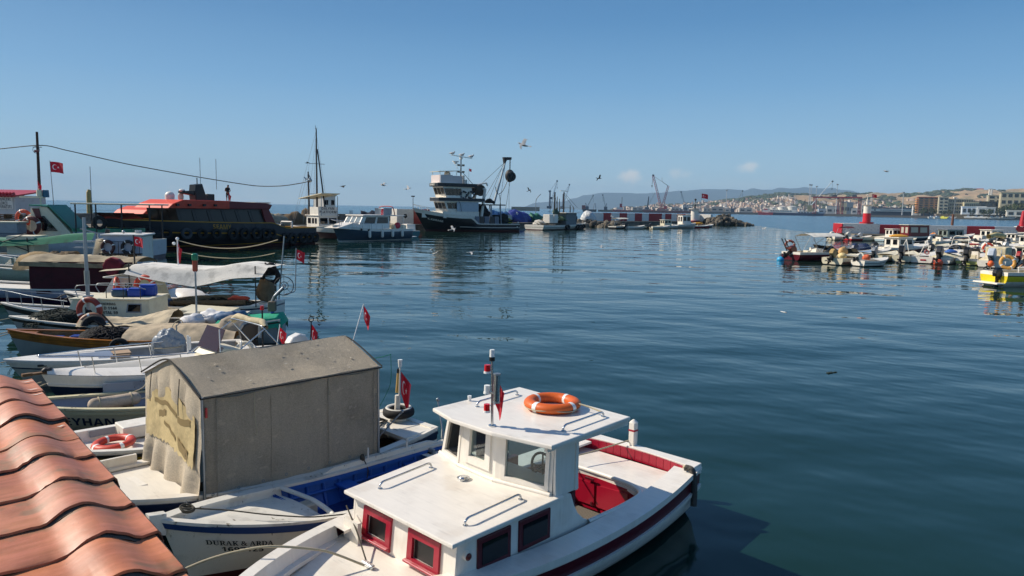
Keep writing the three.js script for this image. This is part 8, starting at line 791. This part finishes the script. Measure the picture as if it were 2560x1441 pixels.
{ // houses on the hillside: the nearest as single things, the rest as one mass
  const walls = ['#d8d0c4', '#c9b9a6', '#e2dcd2', '#bfae9e', '#d3c3b3', '#b59a8a'].map((c) => mat(c, .9)), roofs = ['#8a4a3a', '#9a5a44', '#7c7470', '#a2604a'].map((c) => mat(c, .9)), bg = boxuv(new THREE.BoxGeometry(1, 1, 1).translate(0, .5, 0)), rg = boxuv(at(new THREE.CylinderGeometry(.05, .74, .35, 4, 1), 0, 1.17, 0, 0, Math.PI / 4)), flatR = boxuv(new THREE.BoxGeometry(1.06, .06, 1.06).translate(0, 1.03, 0)), wg = boxuv(mergeGeometries([-.3, 0, .3].flatMap((x) => [.25, .55, .82].map((y) => new THREE.BoxGeometry(.14, .13, .02).translate(x, y, .505)))));
  const spots = []; let guard = 0; while (spots.length < 3400 && guard++ < 60000) { const brg = mix(250, 1400, Math.pow(rnd(), .9)), s = Math.pow(rnd(), brg < 620 ? 1.5 : 2.0) * .92, d = deg(brg), dens = fbm(brg * .02, s * 9, 3, 44) * (1.25 - s); if (dens < .36 || (brg > 700 && (s > .45 || rnd() < .55))) continue; const r = mix(2150, 4300, s); spots.push([d, r, HT(d, s), s]); }
  spots.sort((a, b) => a[1] - b[1]); const G = 'houses of the hillside town', lab = ['pale multi-storey house among the crowd on the hillside town', 'flat-roofed pale block in the lower hillside town'];
  spots.slice(0, 260).forEach(([d, r, y], i) => { const hi = i % 9 === 0, w = hi ? rnd(10, 15) : rnd(7, 12), hh = hi ? rnd(11, 18) : rnd(5, 10), o = new THREE.Group(); o.name = numbered('town_house'); o.position.set(...polar(d, r, y - 2)); o.rotation.y = turnTo(d) + rnd(-.6, .9); o.userData = { label: lab[hi || i % 3 === 0 ? 1 : 0], category: 'house', group: hi || i % 3 === 0 ? 'flat-roofed blocks of the lower town' : G }; scene.add(o); const add = (n, g, m) => { const q = new THREE.Mesh(g, m); q.name = n; q.scale.set(w, hh + 2, w * .8); q.castShadow = q.receiveShadow = true; o.add(q); }; add('walls', bg, walls[i % 6]); add('roof', hi || i % 3 === 0 ? flatR : rg, roofs[i % 4]); add('windows', wg, M.dgrey); });
  const rest = spots.slice(260), im = new THREE.InstancedMesh(bg, new THREE.MeshStandardMaterial({ color: 0xffffff, roughness: .9 }), rest.length); im.name = 'distant_town'; im.userData = { kind: 'stuff', label: 'mass of pale houses spread over the far hillside', category: 'town' }; const mm = new THREE.Matrix4(), q = new THREE.Quaternion(), cc = new THREE.Color(); rest.forEach(([d, r, y], i) => { const w = rnd(6, 12), hh = rnd() < .08 ? rnd(11, 18) : rnd(4.5, 9); q.setFromAxisAngle(V(0, 1, 0), rnd(0, 3)); mm.compose(V(...polar(d, r, y - 2)), q, V(w, hh + 2, w * .8)); im.setMatrixAt(i, mm); cc.set(['#cfc6ba', '#bdaea0', '#dad3c8', '#a98f80', '#c7b09c', '#b7aca4'][i % 6]); im.setColorAt(i, cc); }); im.castShadow = im.receiveShadow = true; scene.add(im);
  const tg = new THREE.IcosahedronGeometry(1, 1), tp = tg.attributes.position; for (let i = 0; i < tp.count; i++) { const s = .75 + .5 * hash(Math.round(tp.getX(i) * 9), Math.round(tp.getY(i) * 9 + tp.getZ(i) * 5)); tp.setXYZ(i, tp.getX(i) * s, tp.getY(i) * s, tp.getZ(i) * s); } tg.computeVertexNormals(); const N = 2200, tm = new THREE.InstancedMesh(tg, new THREE.MeshStandardMaterial({ color: 0xffffff, roughness: .95 }), N); tm.name = 'distant_scrub'; tm.userData = { kind: 'stuff', label: 'dark scrub and trees scattered over the far hillside', category: 'scrub' }; for (let i = 0; i < N; i++) { let brg, s, k = 0; do { brg = rnd(220, 1400); s = Math.pow(rnd(), .8) * .99; } while (fbm(brg * .012, s * 6, 4, 60) < .5 && k++ < 12); const d = deg(brg), r = mix(2150, 4300, s), w = rnd(3, 11); q.setFromAxisAngle(V(0, 1, 0), rnd(0, 6)); mm.compose(V(...polar(d, r, HT(d, s) + 2)), q, V(w * 1.5, w * .55, w)); tm.setMatrixAt(i, mm); cc.setRGB(rnd(.045, .075), rnd(.06, .09), rnd(.03, .045)); tm.setColorAt(i, cc); } tm.castShadow = true; scene.add(tm);
}
// port quays
const quayArc = (name, p0, p1, r, w, hh, m) => { const rows = deg(p0), e = deg(p1), n = 24, a = [], b = []; for (let i = 0; i <= n; i++) { const d = mix(rows, e, i / n); a.push(polar(d, r).filter((_, k) => k !== 1)); b.unshift(polar(d, r + w).filter((_, k) => k !== 1)); } return struct(name, [deckPrism([...a, ...b], -2, hh)], m); };
quayArc('port_quay', 210, 1190, 1750, 420, 5, mat('#6d655c', .95)); quayArc('shore_terrace', 1050, 1420, 1620, 700, 9, mat('#8c8168', .95, { map: T.conc })); quayArc('outer_breakwater', -5, 65, 1500, 60, 8, mat('#8f7d6b', .95));
function lattice(a, b, w, m, n = 10) { const A = V(...a), B = V(...b), d = B.clone().sub(A).normalize(), u = V(0, 0, 1), v = d.clone().cross(u).normalize(), P = (t, i, j) => A.clone().lerp(B, t).addScaledVector(u, i * w).addScaledVector(v, j * w).toArray(), gs = []; for (const [i, j] of [[-1, -1], [1, -1], [-1, 1], [1, 1]]) gs.push(cyl(P(0, i, j), P(1, i, j), w * .28, w * .28, 4)); for (let k = 0; k < n; k++) { gs.push(cyl(P(k / n, -1, -1), P((k + 1) / n, -1, 1), w * .16, w * .16, 3), cyl(P(k / n, -1, 1), P((k + 1) / n, -1, -1), w * .16, w * .16, 3)); } return gs; }
function craneAt(name, label, brg, r, f, y0 = 5) { const d = deg(brg), g = thing(name, label, 'crane', polar(d, r, y0), turnTo(d), 'cranes of the far port'); f(g); return g; }
const S = (r) => r / 1800, navyM = mat('#2a3f55', .6), redM = mat('#b8434a', .6);
craneAt('harbour_crane', 'dark blue mobile harbour crane with tall jib, leftmost on far breakwater', 90, 1500, (g) => { part(g, 'tower', [cyl([0, 0, 0], [0, 36, 0], 2.0, 1.4), box(10, 5, 8, -1, 3, 0), box(5, 4, 5, 3, 22, 0), box(5, 3, 4, -.5, 36, 0)], navyM); part(g, 'jib', lattice([2.5, 12, 0], [14, 56, 0], .9, navyM), mat('#8fa3b3', .6)); part(g, 'jib_head', [box(3, 3, 3, 14, 57, 0)], navyM); part(g, 'stay', [cyl([0, 37, 0], [14, 57, 0], .2), cyl([14, 56, 0], [14.5, 43, 0], .15), ball(1, 14.5, 43, 0)], navyM); });
craneAt('harbour_crane', 'second dark mobile harbour crane behind the white fishing vessel', 123, 1500, (g) => { part(g, 'tower', [cyl([0, 0, 0], [0, 31, 0], 1.8, 1.2), box(9, 5, 8, -1, 3, 0)], navyM); part(g, 'jib', lattice([2, 12, 0], [12, 49, 0], .8, navyM), mat('#8fa3b3', .6)); part(g, 'stay', [cyl([0, 31, 0], [12, 49, 0], .2), box(2.6, 2.6, 2.6, 12, 50, 0)], navyM); });
craneAt('crawler_crane', 'tall pale red lattice crawler crane shaped like a V', 365, 1800, (g) => { part(g, 'main_boom', lattice([2, 8, 0], [-20, 84, 0], 2.0, redM, 16), redM); part(g, 'derrick_mast', lattice([4, 8, 0], [17, 60, 0], 1.9, redM, 12), redM); part(g, 'boom_head', [box(5, 4, 4, -20, 85, 0)], M.iron); part(g, 'pendant', [cyl([-20, 84, 0], [2, 70, 0], .3), cyl([2, 70, 0], [17, 60, 0], .5), cyl([2, 70, 0], [1, 80, 0], .3)], M.dgrey); part(g, 'hook_line', [cyl([-22, 83, 0], [-22, 62, 0], .25), cyl([-20, 83, 0], [-22, 60, 0], .25), at(new THREE.ConeGeometry(2, 6, 6), -22, 58, 0, Math.PI)], M.dgrey); part(g, 'crawler_base', [box(18, 6, 10, 3, 3, 0), box(8, 8, 8, 12, 8, 0)], redM); });
craneAt('jib_crane', 'dark luffing crane left of the red V-shaped crane', 332, 1800, (g) => { part(g, 'tower', [cyl([0, 0, 0], [3, 34, 0], 2.2, 1.2), box(10, 8, 8, 0, 4, 0)], navyM); part(g, 'jib', lattice([2, 12, 0], [18, 44, 0], .6, navyM), mat('#7d8c97', .6)); });
for (const [brg, l, hh, lean] of [[422, 'slim dark luffing crane right of the red V-shaped crane', 38, -13], [225, 'grey dockside crane with stacked lattice at far left port', 28, -8], [555, 'pale luffing crane above the tank farm, small hook hanging', 42, 20], [190, 'faint slender crane leaning over far ship', 26, 14]]) craneAt('jib_crane', l, brg - lean * .5, 1800, (g) => { part(g, 'jib', lattice([0, 6, 0], [lean, hh + 8, 0], .8, navyM, 8), mat(lean > 15 ? '#9aa7ad' : '#3f5364', .6)); part(g, 'base', [box(8, 9, 7, 0, 3, 0), cyl([0, 4, 0], [-lean * .3, 16, 0], .7)], navyM); part(g, 'jib_head', [box(2.6, 3, 2.6, lean, hh + 8, 0), cyl([lean, hh + 7, 0], [lean + 1, hh - 8, 0], .18)], navyM); });
craneAt('mobile_crane', 'long white telescopic crane boom raised above the red gantries', 738, 1700, (g) => { part(g, 'boom', [cyl([0, 16, 0], [39, 68, 0], 1.3, .7, 6)], mat('#c7d2d6', .5)); part(g, 'boom_head', [ball(2, 40, 69, 0)], M.dgrey); part(g, 'hook_line', [cyl([40, 68, 0], [40, 54, 0], .2), box(1.4, 3, 1.4, 40, 53, 0)], M.dgrey); part(g, 'cabin', [box(9, 18, 8, -2, 9, 0)], mat('#8d8a66', .7)); part(g, 'dark_jib', [cyl([-12, 2, 0], [-12, 30, 0], 1, .7), cyl([-12, 28, 0], [-22, 10, 0], .5)], M.iron); });
for (const [i, [a, b]] of [[750, 812], [810, 857]].entries()) { const d0 = deg((a + b) / 2), w = (b - a) / 1800 * 1700 / Math.cos(d0 * Math.PI / 180) * .92, g = thing('gantry_crane', ['red rubber-tyred gantry crane, the wider left one', 'red rubber-tyred gantry crane, the narrower right one'][i], 'crane', polar(d0, 1700, 5), turnTo(d0), 'cranes of the far port'); for (const s of [-1, 1]) for (const k of [0, 1, 2]) part(g, 'gantry_leg', [box(1.6, 34, 2, s * w / 2 - s * k * 2.6, 17, k * 6 - 6)], mat('#8e1f26', .6)); part(g, 'top_beam', [box(w + 3, 3, 3, 0, 35, -5), box(w + 3, 3, 3, 0, 35, 6)], mat('#8e1f26', .6)); part(g, 'trolley', [box(9, 4, 8, w * .2, 38, 0)], M.dgrey); part(g, 'sill_beam', [box(3, 2, 18, -w / 2, 1, 0), box(3, 2, 18, w / 2, 1, 0)], mat('#8e1f26', .6)); }
for (const [i, brg] of [645, 668, 692, 718, 632].entries()) { const d = deg(brg), R = [9, 11, 12, 6, 8][i], g = thing('storage_tank', `white cylindrical storage tank, ${['second', 'third', 'fourth and largest', 'small last', 'first'][i]} in the row behind the ferry`, 'tank', polar(d, 1850, 5), 0, 'storage tanks of the far port'); part(g, 'shell', [cyl([0, 0, 0], [0, R * 1.25, 0], R, R, 24)], mat('#e6e2d4', .6)); part(g, 'roof', [lathe([[R * 1.02, R * 1.25], [R * .6, R * 1.36], [.01, R * 1.42]], 0, 0, 0, 24)], mat('#d2cfc6', .6)); part(g, 'rim_walk', [torus(R, .35, 0, R * 1.25, 0, Math.PI / 2, 0, 0, 24)], M.galv); }
function farShip(name, label, b0, b1, r, hullM, f) { const a = deg((b0 + b1) / 2), L = (b1 - b0) / 1800 * r / Math.pow(Math.cos(a * Math.PI / 180), 1.5), g = thing(name, label, 'ship', polar(a, r, 0), turnTo(a), 'ships of the far port'); part(g, 'hull', [sidePrism([[-L / 2, 6], [-L / 2 + L * .04, -1], [L / 2 - L * .02, -1], [L / 2, 5], [L * .1, 5]], -6, 6, .3)], hullM); f(g, L); }
farShip('ferry', 'white and navy ferry moored before the storage tanks', 638, 755, 1700, mat('#16264a', .5), (g, L) => { part(g, 'white_superstructure', [sidePrism([[-L * .46, 5], [L * .05, 5], [L * .05, 11], [-L * .38, 12], [-L * .45, 9]], -5, 5, .3)], M.white2); part(g, 'car_deck', [box(L * .44, 3.5, 10, L * .26, 6.8, 0)], mat('#b9bec2', .6)); part(g, 'window_band', Array.from({ length: 9 }, (_, i) => box(3, 1.6, .3, -L * .38 + i * 5, 9.6, 5.2)), M.tint); for (let i = 0; i < 7; i++) part(g, 'deck_opening', [box(4, 1.8, .3, L * .09 + i * 6, 6.6, 5.1)], M.dark); part(g, 'mast', [cyl([-L * .3, 11, 0], [-L * .3, 22, 0], .4), cyl([L * .1, 8, 0], [L * .1, 20, 0], .4)], M.white2); });
farShip('tug', 'small red tug in front of the ferry bow', 612, 642, 1690, mat('#a52530', .6), (g, L) => { part(g, 'deckhouse', [box(L * .4, 6, 7, 0, 8, 0)], M.white2); part(g, 'wheelhouse', [box(L * .25, 4, 6, 0, 12, 0)], M.red); });
farShip('tug', 'red and white tug with dark mast at far left port', 248, 290, 1750, mat('#9c3b3a', .6), (g, L) => { part(g, 'deckhouse', [box(L * .35, 7, 8, -L * .1, 8, 0)], M.white2); part(g, 'funnel', [box(6, 10, 6, -L * .05, 15, 0)], M.red); part(g, 'mast', [cyl([0, 15, 0], [0, 36, 0], .6)], M.iron); });
farShip('cargo_ship', 'long low rust-red barge beneath the V-shaped crane', 325, 455, 1735, mat('#7d3730', .8), (g, L) => { part(g, 'deck_load', Array.from({ length: 12 }, (_, i) => box(rnd(5, 10), rnd(2, 6), 8, -L * .45 + i * L * .08, 7, 0)), mat('#8b8378', .9)); });
farShip('cargo_ship', 'dark freighter with deck cranes near the far breakwater', 172, 206, 1600, mat('#2f3a44', .7), (g, L) => { part(g, 'bridge', [box(8, 10, 9, -L * .42, 9, 0)], mat('#9b4a40', .7)); part(g, 'deck_crane', [poly([[L * .28, 5, 0], [L * .34, 18, 0], [L * .42, 18, 0], [L * .46, 5, 0]], .6)], M.grey); });
{ // port sheds, warehouses, shore buildings
  const G = 'buildings of the far shore', blk = (name, label, b0, b1, r, y0, hh, dpt, m, f) => { const a = deg((b0 + b1) / 2), w = (b1 - b0) / 1800 * r / Math.cos(a * Math.PI / 180), g = thing(name, label, 'building', polar(a, r, y0), turnTo(a) + .12, G); f(g, w, hh, dpt, m); return g; };
  const plain = (g, w, hh, d, m) => { part(g, 'walls', [box(w, hh, d, 0, hh / 2, 0)], m); part(g, 'roof', [box(w * 1.02, hh * .05, d * 1.02, 0, hh * 1.02, 0)], M.grey); const n = Math.max(2, Math.round(w / 14)); for (let i = 0; i < n; i++) part(g, 'opening', [box(w / n * .6, hh * .3, .4, -w / 2 + (i + .5) * w / n, hh * .45, d / 2 + .1)], M.dgrey); };
  let k = 0; const ord = ['first', 'second', 'third', 'fourth', 'fifth', 'sixth', 'seventh', 'eighth', 'ninth', 'tenth', 'eleventh', 'twelfth', 'thirteenth', 'fourteenth']; for (const [a, b, hh, c] of [[295, 320, 8, '#b8b2a8'], [392, 410, 10, '#c9c4ba'], [420, 442, 16, '#d4d0c6'], [472, 488, 9, '#c3baa9'], [492, 520, 12, '#b4ada2'], [526, 546, 9, '#cbbfae'], [562, 590, 11, '#d0c8ba'], [760, 782, 12, '#a9b4bd'], [780, 805, 18, '#cfccc2'], [814, 828, 28, '#c8bd9a'], [828, 840, 27, '#7d8a92'], [842, 862, 14, '#d8d4cb'], [866, 884, 20, '#cfc9bb'], [960, 976, 16, '#8c9aa6']]) blk('port_warehouse', `${ord[k++]} pale warehouse from the left along the far port quay`, a, b, 1900, 5, hh, 20, mat(c, .8), plain);
  blk('white_ferry_terminal', 'long dark terminal building with white lettered fascia', 900, 1014, 1640, 4, 17, 40, mat('#2c3340', .6), (g, w, hh, d, m) => { part(g, 'walls', [box(w, hh * .45, d, 0, hh * .22, 0)], m); part(g, 'white_fascia', [box(w * .62, hh * .3, d + 2, -w * .13, hh * .6, 0)], M.white2); part(g, 'blue_glazing', [box(w * .28, hh * .3, d + 1, w * .33, hh * .58, 0)], mat('#7d8fae', .2)); part(g, 'roof', [box(w, hh * .12, d + 4, 0, hh * .86, 0)], mat('#39415a', .6)); part(g, 'fascia_mark', [box(3, 2.6, .4, -w * .38, hh * .6, d / 2 + 1.2)], M.black); part(g, 'fascia_script', [box(w * .36, 1.2, .4, -w * .12, hh * .6, d / 2 + 1.2)], mat('#6b7078', .8)); });
  const slabBlock = (name, label, b0, b1, r, y0, hh, d, m, fl, n, o = {}) => blk(name, label, b0, b1, r, y0, hh, d, m, (g, w) => { part(g, 'walls', [box(w, hh, d, 0, hh / 2, 0)], m); part(g, 'roof', [box(w * 1.03, 1.2, d * 1.05, 0, hh + .6, 0)], o.roof ?? m); for (let j = 0; j < fl; j++) for (let i = 0; i < n; i++) part(g, 'window', [box(w / n * .62, hh / fl * .5, .5, -w / 2 + (i + .5) * w / n, (j + .55) * hh / fl, d / 2 + .05)], M.tint); if (o.balc) for (let j = 0; j < fl; j++) part(g, 'balcony', [box(3, hh / fl * .45, d * .9, -w / 2 - 1.4, (j + .3) * hh / fl, 0)], o.balc); });
  slabBlock('apartment_block', 'brown apartment block with orange balconies and red roof', 1013, 1056, 1560, 9, 29, 26, mat('#8d6a4c', .8), 7, 5, { roof: mat('#8f3a2c', .8), balc: mat('#d08a45', .8) }); slabBlock('office_block', 'grey concrete block with rows of dark windows right of brown apartments', 1072, 1122, 1560, 9, 26, 26, mat('#a79f88', .8), 4, 14); slabBlock('stair_tower', 'pale stair tower between brown apartments and grey concrete block', 1057, 1072, 1545, 9, 29, 24, mat('#b9b098', .8), 5, 2); slabBlock('beige_block', 'beige block with lower colonnade in the shore row', 1123, 1145, 1540, 9, 20, 24, mat('#c3b895', .8), 2, 8); slabBlock('long_dark_block', 'long dark-roofed low block behind beige block', 1145, 1212, 1620, 12, 20, 26, mat('#4b4c48', .7), 2, 7, { roof: mat('#57503f', .8) }); slabBlock('stepped_block', 'stepped beige block behind the long dark-roofed one', 1190, 1232, 1720, 24, 22, 26, mat('#b7ad90', .8), 3, 4); slabBlock('theatre_block', 'large beige block with slatted base at right frame edge', 1232, 1300, 1580, 14, 34, 30, mat('#bdb191', .8), 3, 8); slabBlock('white_cafe', 'white seaside cafe with blue glazed front', 1124, 1160, 1500, 8, 13, 16, mat('#dfe3e4', .7), 1, 5); slabBlock('white_annex', 'white annex right of the seaside cafe', 1160, 1186, 1500, 8, 12, 16, mat('#e4e2da', .7), 1, 2); slabBlock('small_white_house', 'small white house left of brown apartments', 994, 1008, 1580, 5, 17, 12, mat('#e2e0da', .7), 1, 1); slabBlock('beach_hut_block', 'low white beach house under trees at far right', 1252, 1320, 1450, 6, 9, 14, mat('#d8d2c2', .8), 1, 6);
  for (const [brg, l] of [[1178, 'left of two white chimneys above the shore town'], [1183, 'right of two white chimneys above the shore town']]) { const g = thing('chimney', l, 'chimney', polar(deg(brg), 1800, 20), 0, G); part(g, 'stack', [cyl([0, 0, 0], [0, 42, 0], 2, 1.6, 10)], M.white2); part(g, 'rim', [torus(1.7, .4, 0, 42, 0, Math.PI / 2)], M.grey); }
  for (const [brg, r, hh, l] of [[733, 1750, 62, 'tall floodlight mast left of red gantries, first of pair'], [737, 1760, 62, 'tall floodlight mast left of red gantries, second of pair'], [750, 1800, 60, 'tan floodlight mast above left red gantry'], [801, 1780, 64, 'tall floodlight mast between red gantries'], [966, 1600, 42, 'thin mast before the dark terminal building'], [528, 1900, 52, 'thin red mast over the town left of tanks']]) { const g = thing('floodlight_mast', l, 'mast', polar(deg(brg), r, 5), 0, 'masts of the far port'); part(g, 'pole', [cyl([0, 0, 0], [0, hh, 0], .9, .5, 6)], mat('#b9bec0', .6)); part(g, 'lamp_ring', [cyl([0, hh, 0], [0, hh + 2.5, 0], 2.2, 2.6, 8)], M.grey); }
}
{ // shore trees and beached boats at the far right
  const lm = ['#3c4a22', '#4a5428', '#2f3d20', '#57562c'].map((c) => mat(c, .95)), leaf = new THREE.BufferGeometry(); leaf.setAttribute('position', new THREE.Float32BufferAttribute([-.5, 0, 0, .5, 0, 0, 0, 1, .2], 3)); leaf.computeVertexNormals(); leaf.setAttribute('uv', new THREE.Float32BufferAttribute([0, 0, 1, 0, .5, 1], 2));
  const crown = (s) => { const gs = []; let sd = s; const r = () => { sd = (Math.imul(sd, 1664525) + 1013904223) >>> 0; return sd / 4294967296; }; for (let i = 0; i < 260; i++) { const a = r() * TAU, b = Math.acos(2 * r() - 1), q = .55 + .45 * Math.pow(r(), .4) * (.8 + .4 * Math.sin(a * 3 + s)), x = Math.sin(b) * Math.cos(a) * q, y = Math.cos(b) * q * .8 + .75, z = Math.sin(b) * Math.sin(a) * q; gs.push(leaf.clone().scale(.28, .26, .28).rotateX(r() * 6).rotateY(r() * 6).translate(x, y, z)); } return mergeGeometries(gs); }; const cg = [crown(3), crown(8), crown(15)];
  const trees = [[1006, 1560, 13], [1020, 1500, 10], [1038, 1500, 11], [1046, 1495, 9], [1168, 1480, 9], [1182, 1475, 10], [1210, 1470, 12], [1218, 1530, 15], [1225, 1470, 14], [1238, 1480, 18], [1250, 1500, 20], [1260, 1490, 18], [1272, 1510, 21], [1286, 1500, 20], [1140, 1480, 8], [994, 1700, 20], [1130, 1900, 22], [1145, 1900, 20], [1070, 1495, 7], [1082, 1495, 8], [1232, 1450, 9], [885, 1800, 14], [895, 1800, 15]];
  const ord2 = ['first', 'second', 'third', 'fourth', 'fifth', 'sixth', 'seventh', 'eighth', 'ninth', 'tenth', 'eleventh']; trees.forEach(([brg, r, hh], i) => { const o = thing('shore_tree', i < 4 ? ['first', 'second', 'third', 'last'][i] + ' dark green tree from the left at the foot of brown apartment block' : i > 6 && i < 15 ? ord2[i - 7] + ' olive tree from the left in the right shore grove' : 'dark green tree among the far shore buildings', 'tree', polar(deg(brg), r, 7), 0, i < 4 ? 'trees below the apartments' : i > 6 && i < 15 ? 'grove on the right shore' : 'trees of the far shore'); part(o, 'trunk', [cyl([0, -3, 0], [0, hh * .5, 0], hh * .05, hh * .03, 6)], M.wood); const c = new THREE.Mesh(cg[i % 3], lm[i % 4]); c.name = 'crown'; c.scale.setScalar(hh * .62); c.position.y = hh * .15; c.castShadow = true; o.add(c); });
  for (const [i, brg] of [1042, 1056, 1070, 1088, 1132, 1152, 1166, 1190, 1206, 1220, 1236].entries()) { const g = thing('beached_boat', i === 2 ? 'bright yellow boat afloat off the far right shore' : ord2[i] + ' small pale boat from the left along the far right shore', 'boat', polar(deg(brg), 1480 - (i < 4 ? 60 : 0), i < 4 ? .4 : 2), turnTo(deg(brg)) + rnd(-.5, .5), i === 2 ? undefined : 'boats along the far right shore'); part(g, 'hull', [sidePrism([[-7, 2.4], [-6, 0], [5, 0], [8, 3], [0, 2.2]], -2, 2, .3)], i === 2 ? mat('#d8d24a', .6) : M.white2); part(g, 'cabin', [box(4, 2, 3, -1, 3.2, 0)], i === 2 ? mat('#d8d24a', .6) : mat('#9fb0c0', .6)); }
  const bl = thing('hilltop_flag', 'large red flag hoarding on the hill crest', 'hoarding', polar(deg(1145), 4200, HT(deg(1145), .97)), turnTo(deg(1145)) ); part(bl, 'panel', [box(60, 9, 2, 0, 8, 0)], mat('#b8474a', .8)); part(bl, 'white_mark', [box(14, 5, 2.2, -5, 8, 0)], M.white2);
}
// ---------------------------------------------------------------- gulls
{
  const gm = mat('#b9b7b2', .9), gd = mat('#3a3c40', .9), body = (flap, dih) => { const rows = []; const prof2 = [[-.36, .005, .02], [-.28, .035, .0], [-.12, .075, -.01], [.05, .085, 0], [.18, .06, .015], [.25, .045, .035], [.3, .045, .05], [.35, .03, .05], [.40, .008, .04], [.43, .002, .035]]; for (const [x, r, y] of prof2) rows.push(Array.from({ length: 11 }, (_, k) => { const a = k / 10 * TAU; return [x, y + Math.sin(a) * r, Math.cos(a) * r]; })); const gs = [grid(rows)]; for (const s of [-1, 1]) { const w = [[0, .16, -.1], [.22, .17, -.07], [.42, .15, -.05], [.62, .06, -.06], [.72, -.05, -.12]], rr = w.map(([z, le, te], i) => { const yy = .04 + (i < 3 ? dih * z : dih * .42 + (flap) * (z - .42)); return [[le, yy, s * z], [(le + te) / 2, yy + .018 * (1 - i / 4), s * z], [te, yy, s * z]]; }); gs.push(grid(rr, s > 0), grid(rr.map((q) => q.map(([x, y, z]) => [x, y - .012, z])), s < 0)); } gs.push(slab([-.3, .02, -.02], [-.3, .02, .02], [-.52, .02, .09], [-.52, .02, -.09], .012)); return mergeGeometries(gs.map((x) => { const y = boxuv(x); for (const n of Object.keys(y.attributes)) if (!['position', 'normal', 'uv'].includes(n)) y.deleteAttribute(n); return y; })); };
  const shapes = [body(-.5, .45), body(.2, .15), body(-.9, .8), body(-.2, -.35)];
  const list = [[[0.5, 8.2, -40.6], .55, 2.8, 0, 'pale gull gliding highest, above the trawler crane', 0.86], [[7.1, 7.3, -60.7], -.6, 0.3, 2, 'dark gull with raised wings above the far breakwater', 0.57], [[1.7, 6.7, -80.7], .9, 0.6, 2, 'small dark gull right of the trawler crane', 0.57], [[38.8, 9.2, -76.0], .1, 3, 1, 'gull gliding above the right light tower', 0.74], [[-10.3, 6.4, -70.6], .4, 0.2, 1, 'gull banking left of the trawler bridge', 0.82], [[-12.7, 6.7, -70.7], .2, 2.9, 0, 'gull with arched wings left of the trawler', 0.82], [[-19.0, 6.8, -80.7], 0, 0.1, 3, 'distant gull right of the sailing masts', 0.82], [[-23.0, 9.3, -81.0], 0, 0.2, 1, 'tiny gull left of the tall mast', 0.66], [[-26.0, 7.8, -90.9], .6, 1, 2, 'gull beside the cable near the sailing masts', 0.74], [[-6.3, 2.4, -75.2], .4, 0.4, 0, 'pale gull skimming before the trawler hull', 0.98], [[-5.2, 1.6, -48.0], -.5, 2.4, 2, 'gull low over water under the trawler reflection', 0.66], [[-1.6, 1.6, -52.0], -.4, 0.2, 0, 'dark gull low over water with spread wings', 0.66], [[7.4, 1.6, -60.0], .3, 3, 1, 'gull low over open harbour water', 0.57], [[-2.9, 1.6, -50.0], .1, 0.2, 3, 'gull skimming water near the trawler reflection', 0.57], [[45.4, 1.8, -130.5], .4, 2, 2, 'lone gull over the harbour mouth', 0.82], [[23.3, 3.1, -170.9], .5, 3.4, 0, 'white gull before the striped wall', 1.15], [[0.7, 3.6, -140.7], .4, 0.1, 1, 'white gull above the blue tarpaulin heap', 0.98]];
  for (const [p, bank, turn, k, l, s] of list) { const o = part(scene, numbered('seagull'), shapes[k].clone(), /dark|tiny|distant/.test(l) ? gd : gm); tag(o, l, 'seagull', 'gulls over the harbour'); o.position.set(...p); o.rotation.set(bank, turn, .1); o.scale.setScalar(s); }
  // gulls perched on the trawler's radar bar
  for (const [i, dx] of [-2.8, 0, 2.8].entries()) { const h = trawlerPerch(dx), o = part(scene, numbered('perched_gull'), [ball(.3, 0, .3, 0, 1.5, .8, .8, 10), ball(.16, .4, .55, 0), at(new THREE.ConeGeometry(.05, .2, 5), .6, .55, 0, 0, 0, -Math.PI / 2), at(new THREE.ConeGeometry(.14, .5, 5), -.55, .3, 0, 0, 0, Math.PI / 2), cyl([0, 0, 0], [0, .15, 0], .03)], mat('#c4c3bf', .9)); tag(o, ['gull perched at the left end of the trawler radar bar', 'gull perched in the middle of the trawler radar bar', 'gull perched at the right end of the trawler radar bar'][i], 'seagull', 'gulls over the harbour'); o.position.set(...h); }
}
{ // scraps drifting on the near water
  const m = mat('#1d2a1c', .8); for (const [x, z, a, l] of [[.35, -17.2, .3, 'larger dark weed scrap drifting beyond the lifebuoy roof'], [.2, -16.8, 1.2, 'smaller dark weed scrap drifting beside the larger one'], [9.5, -21, .7, 'lone weed scrap drifting in open water'], [13, -34, 2, 'pale litter scrap drifting mid harbour']]) { const o = part(scene, numbered('weed_scrap'), [blob(.12, 0, 0, 0, 1.6, .12, .5, Math.round(x * 3 + 9), .5, 10), blob(.07, .2, 0, .05, 1.4, .15, .5, 4, .5, 8)], /pale/.test(l) ? M.lens : m); tag(o, l, 'weed', 'scraps on the water'); o.position.set(x, .012, z); o.rotation.y = a; }
}
renderer.render(scene, camera);
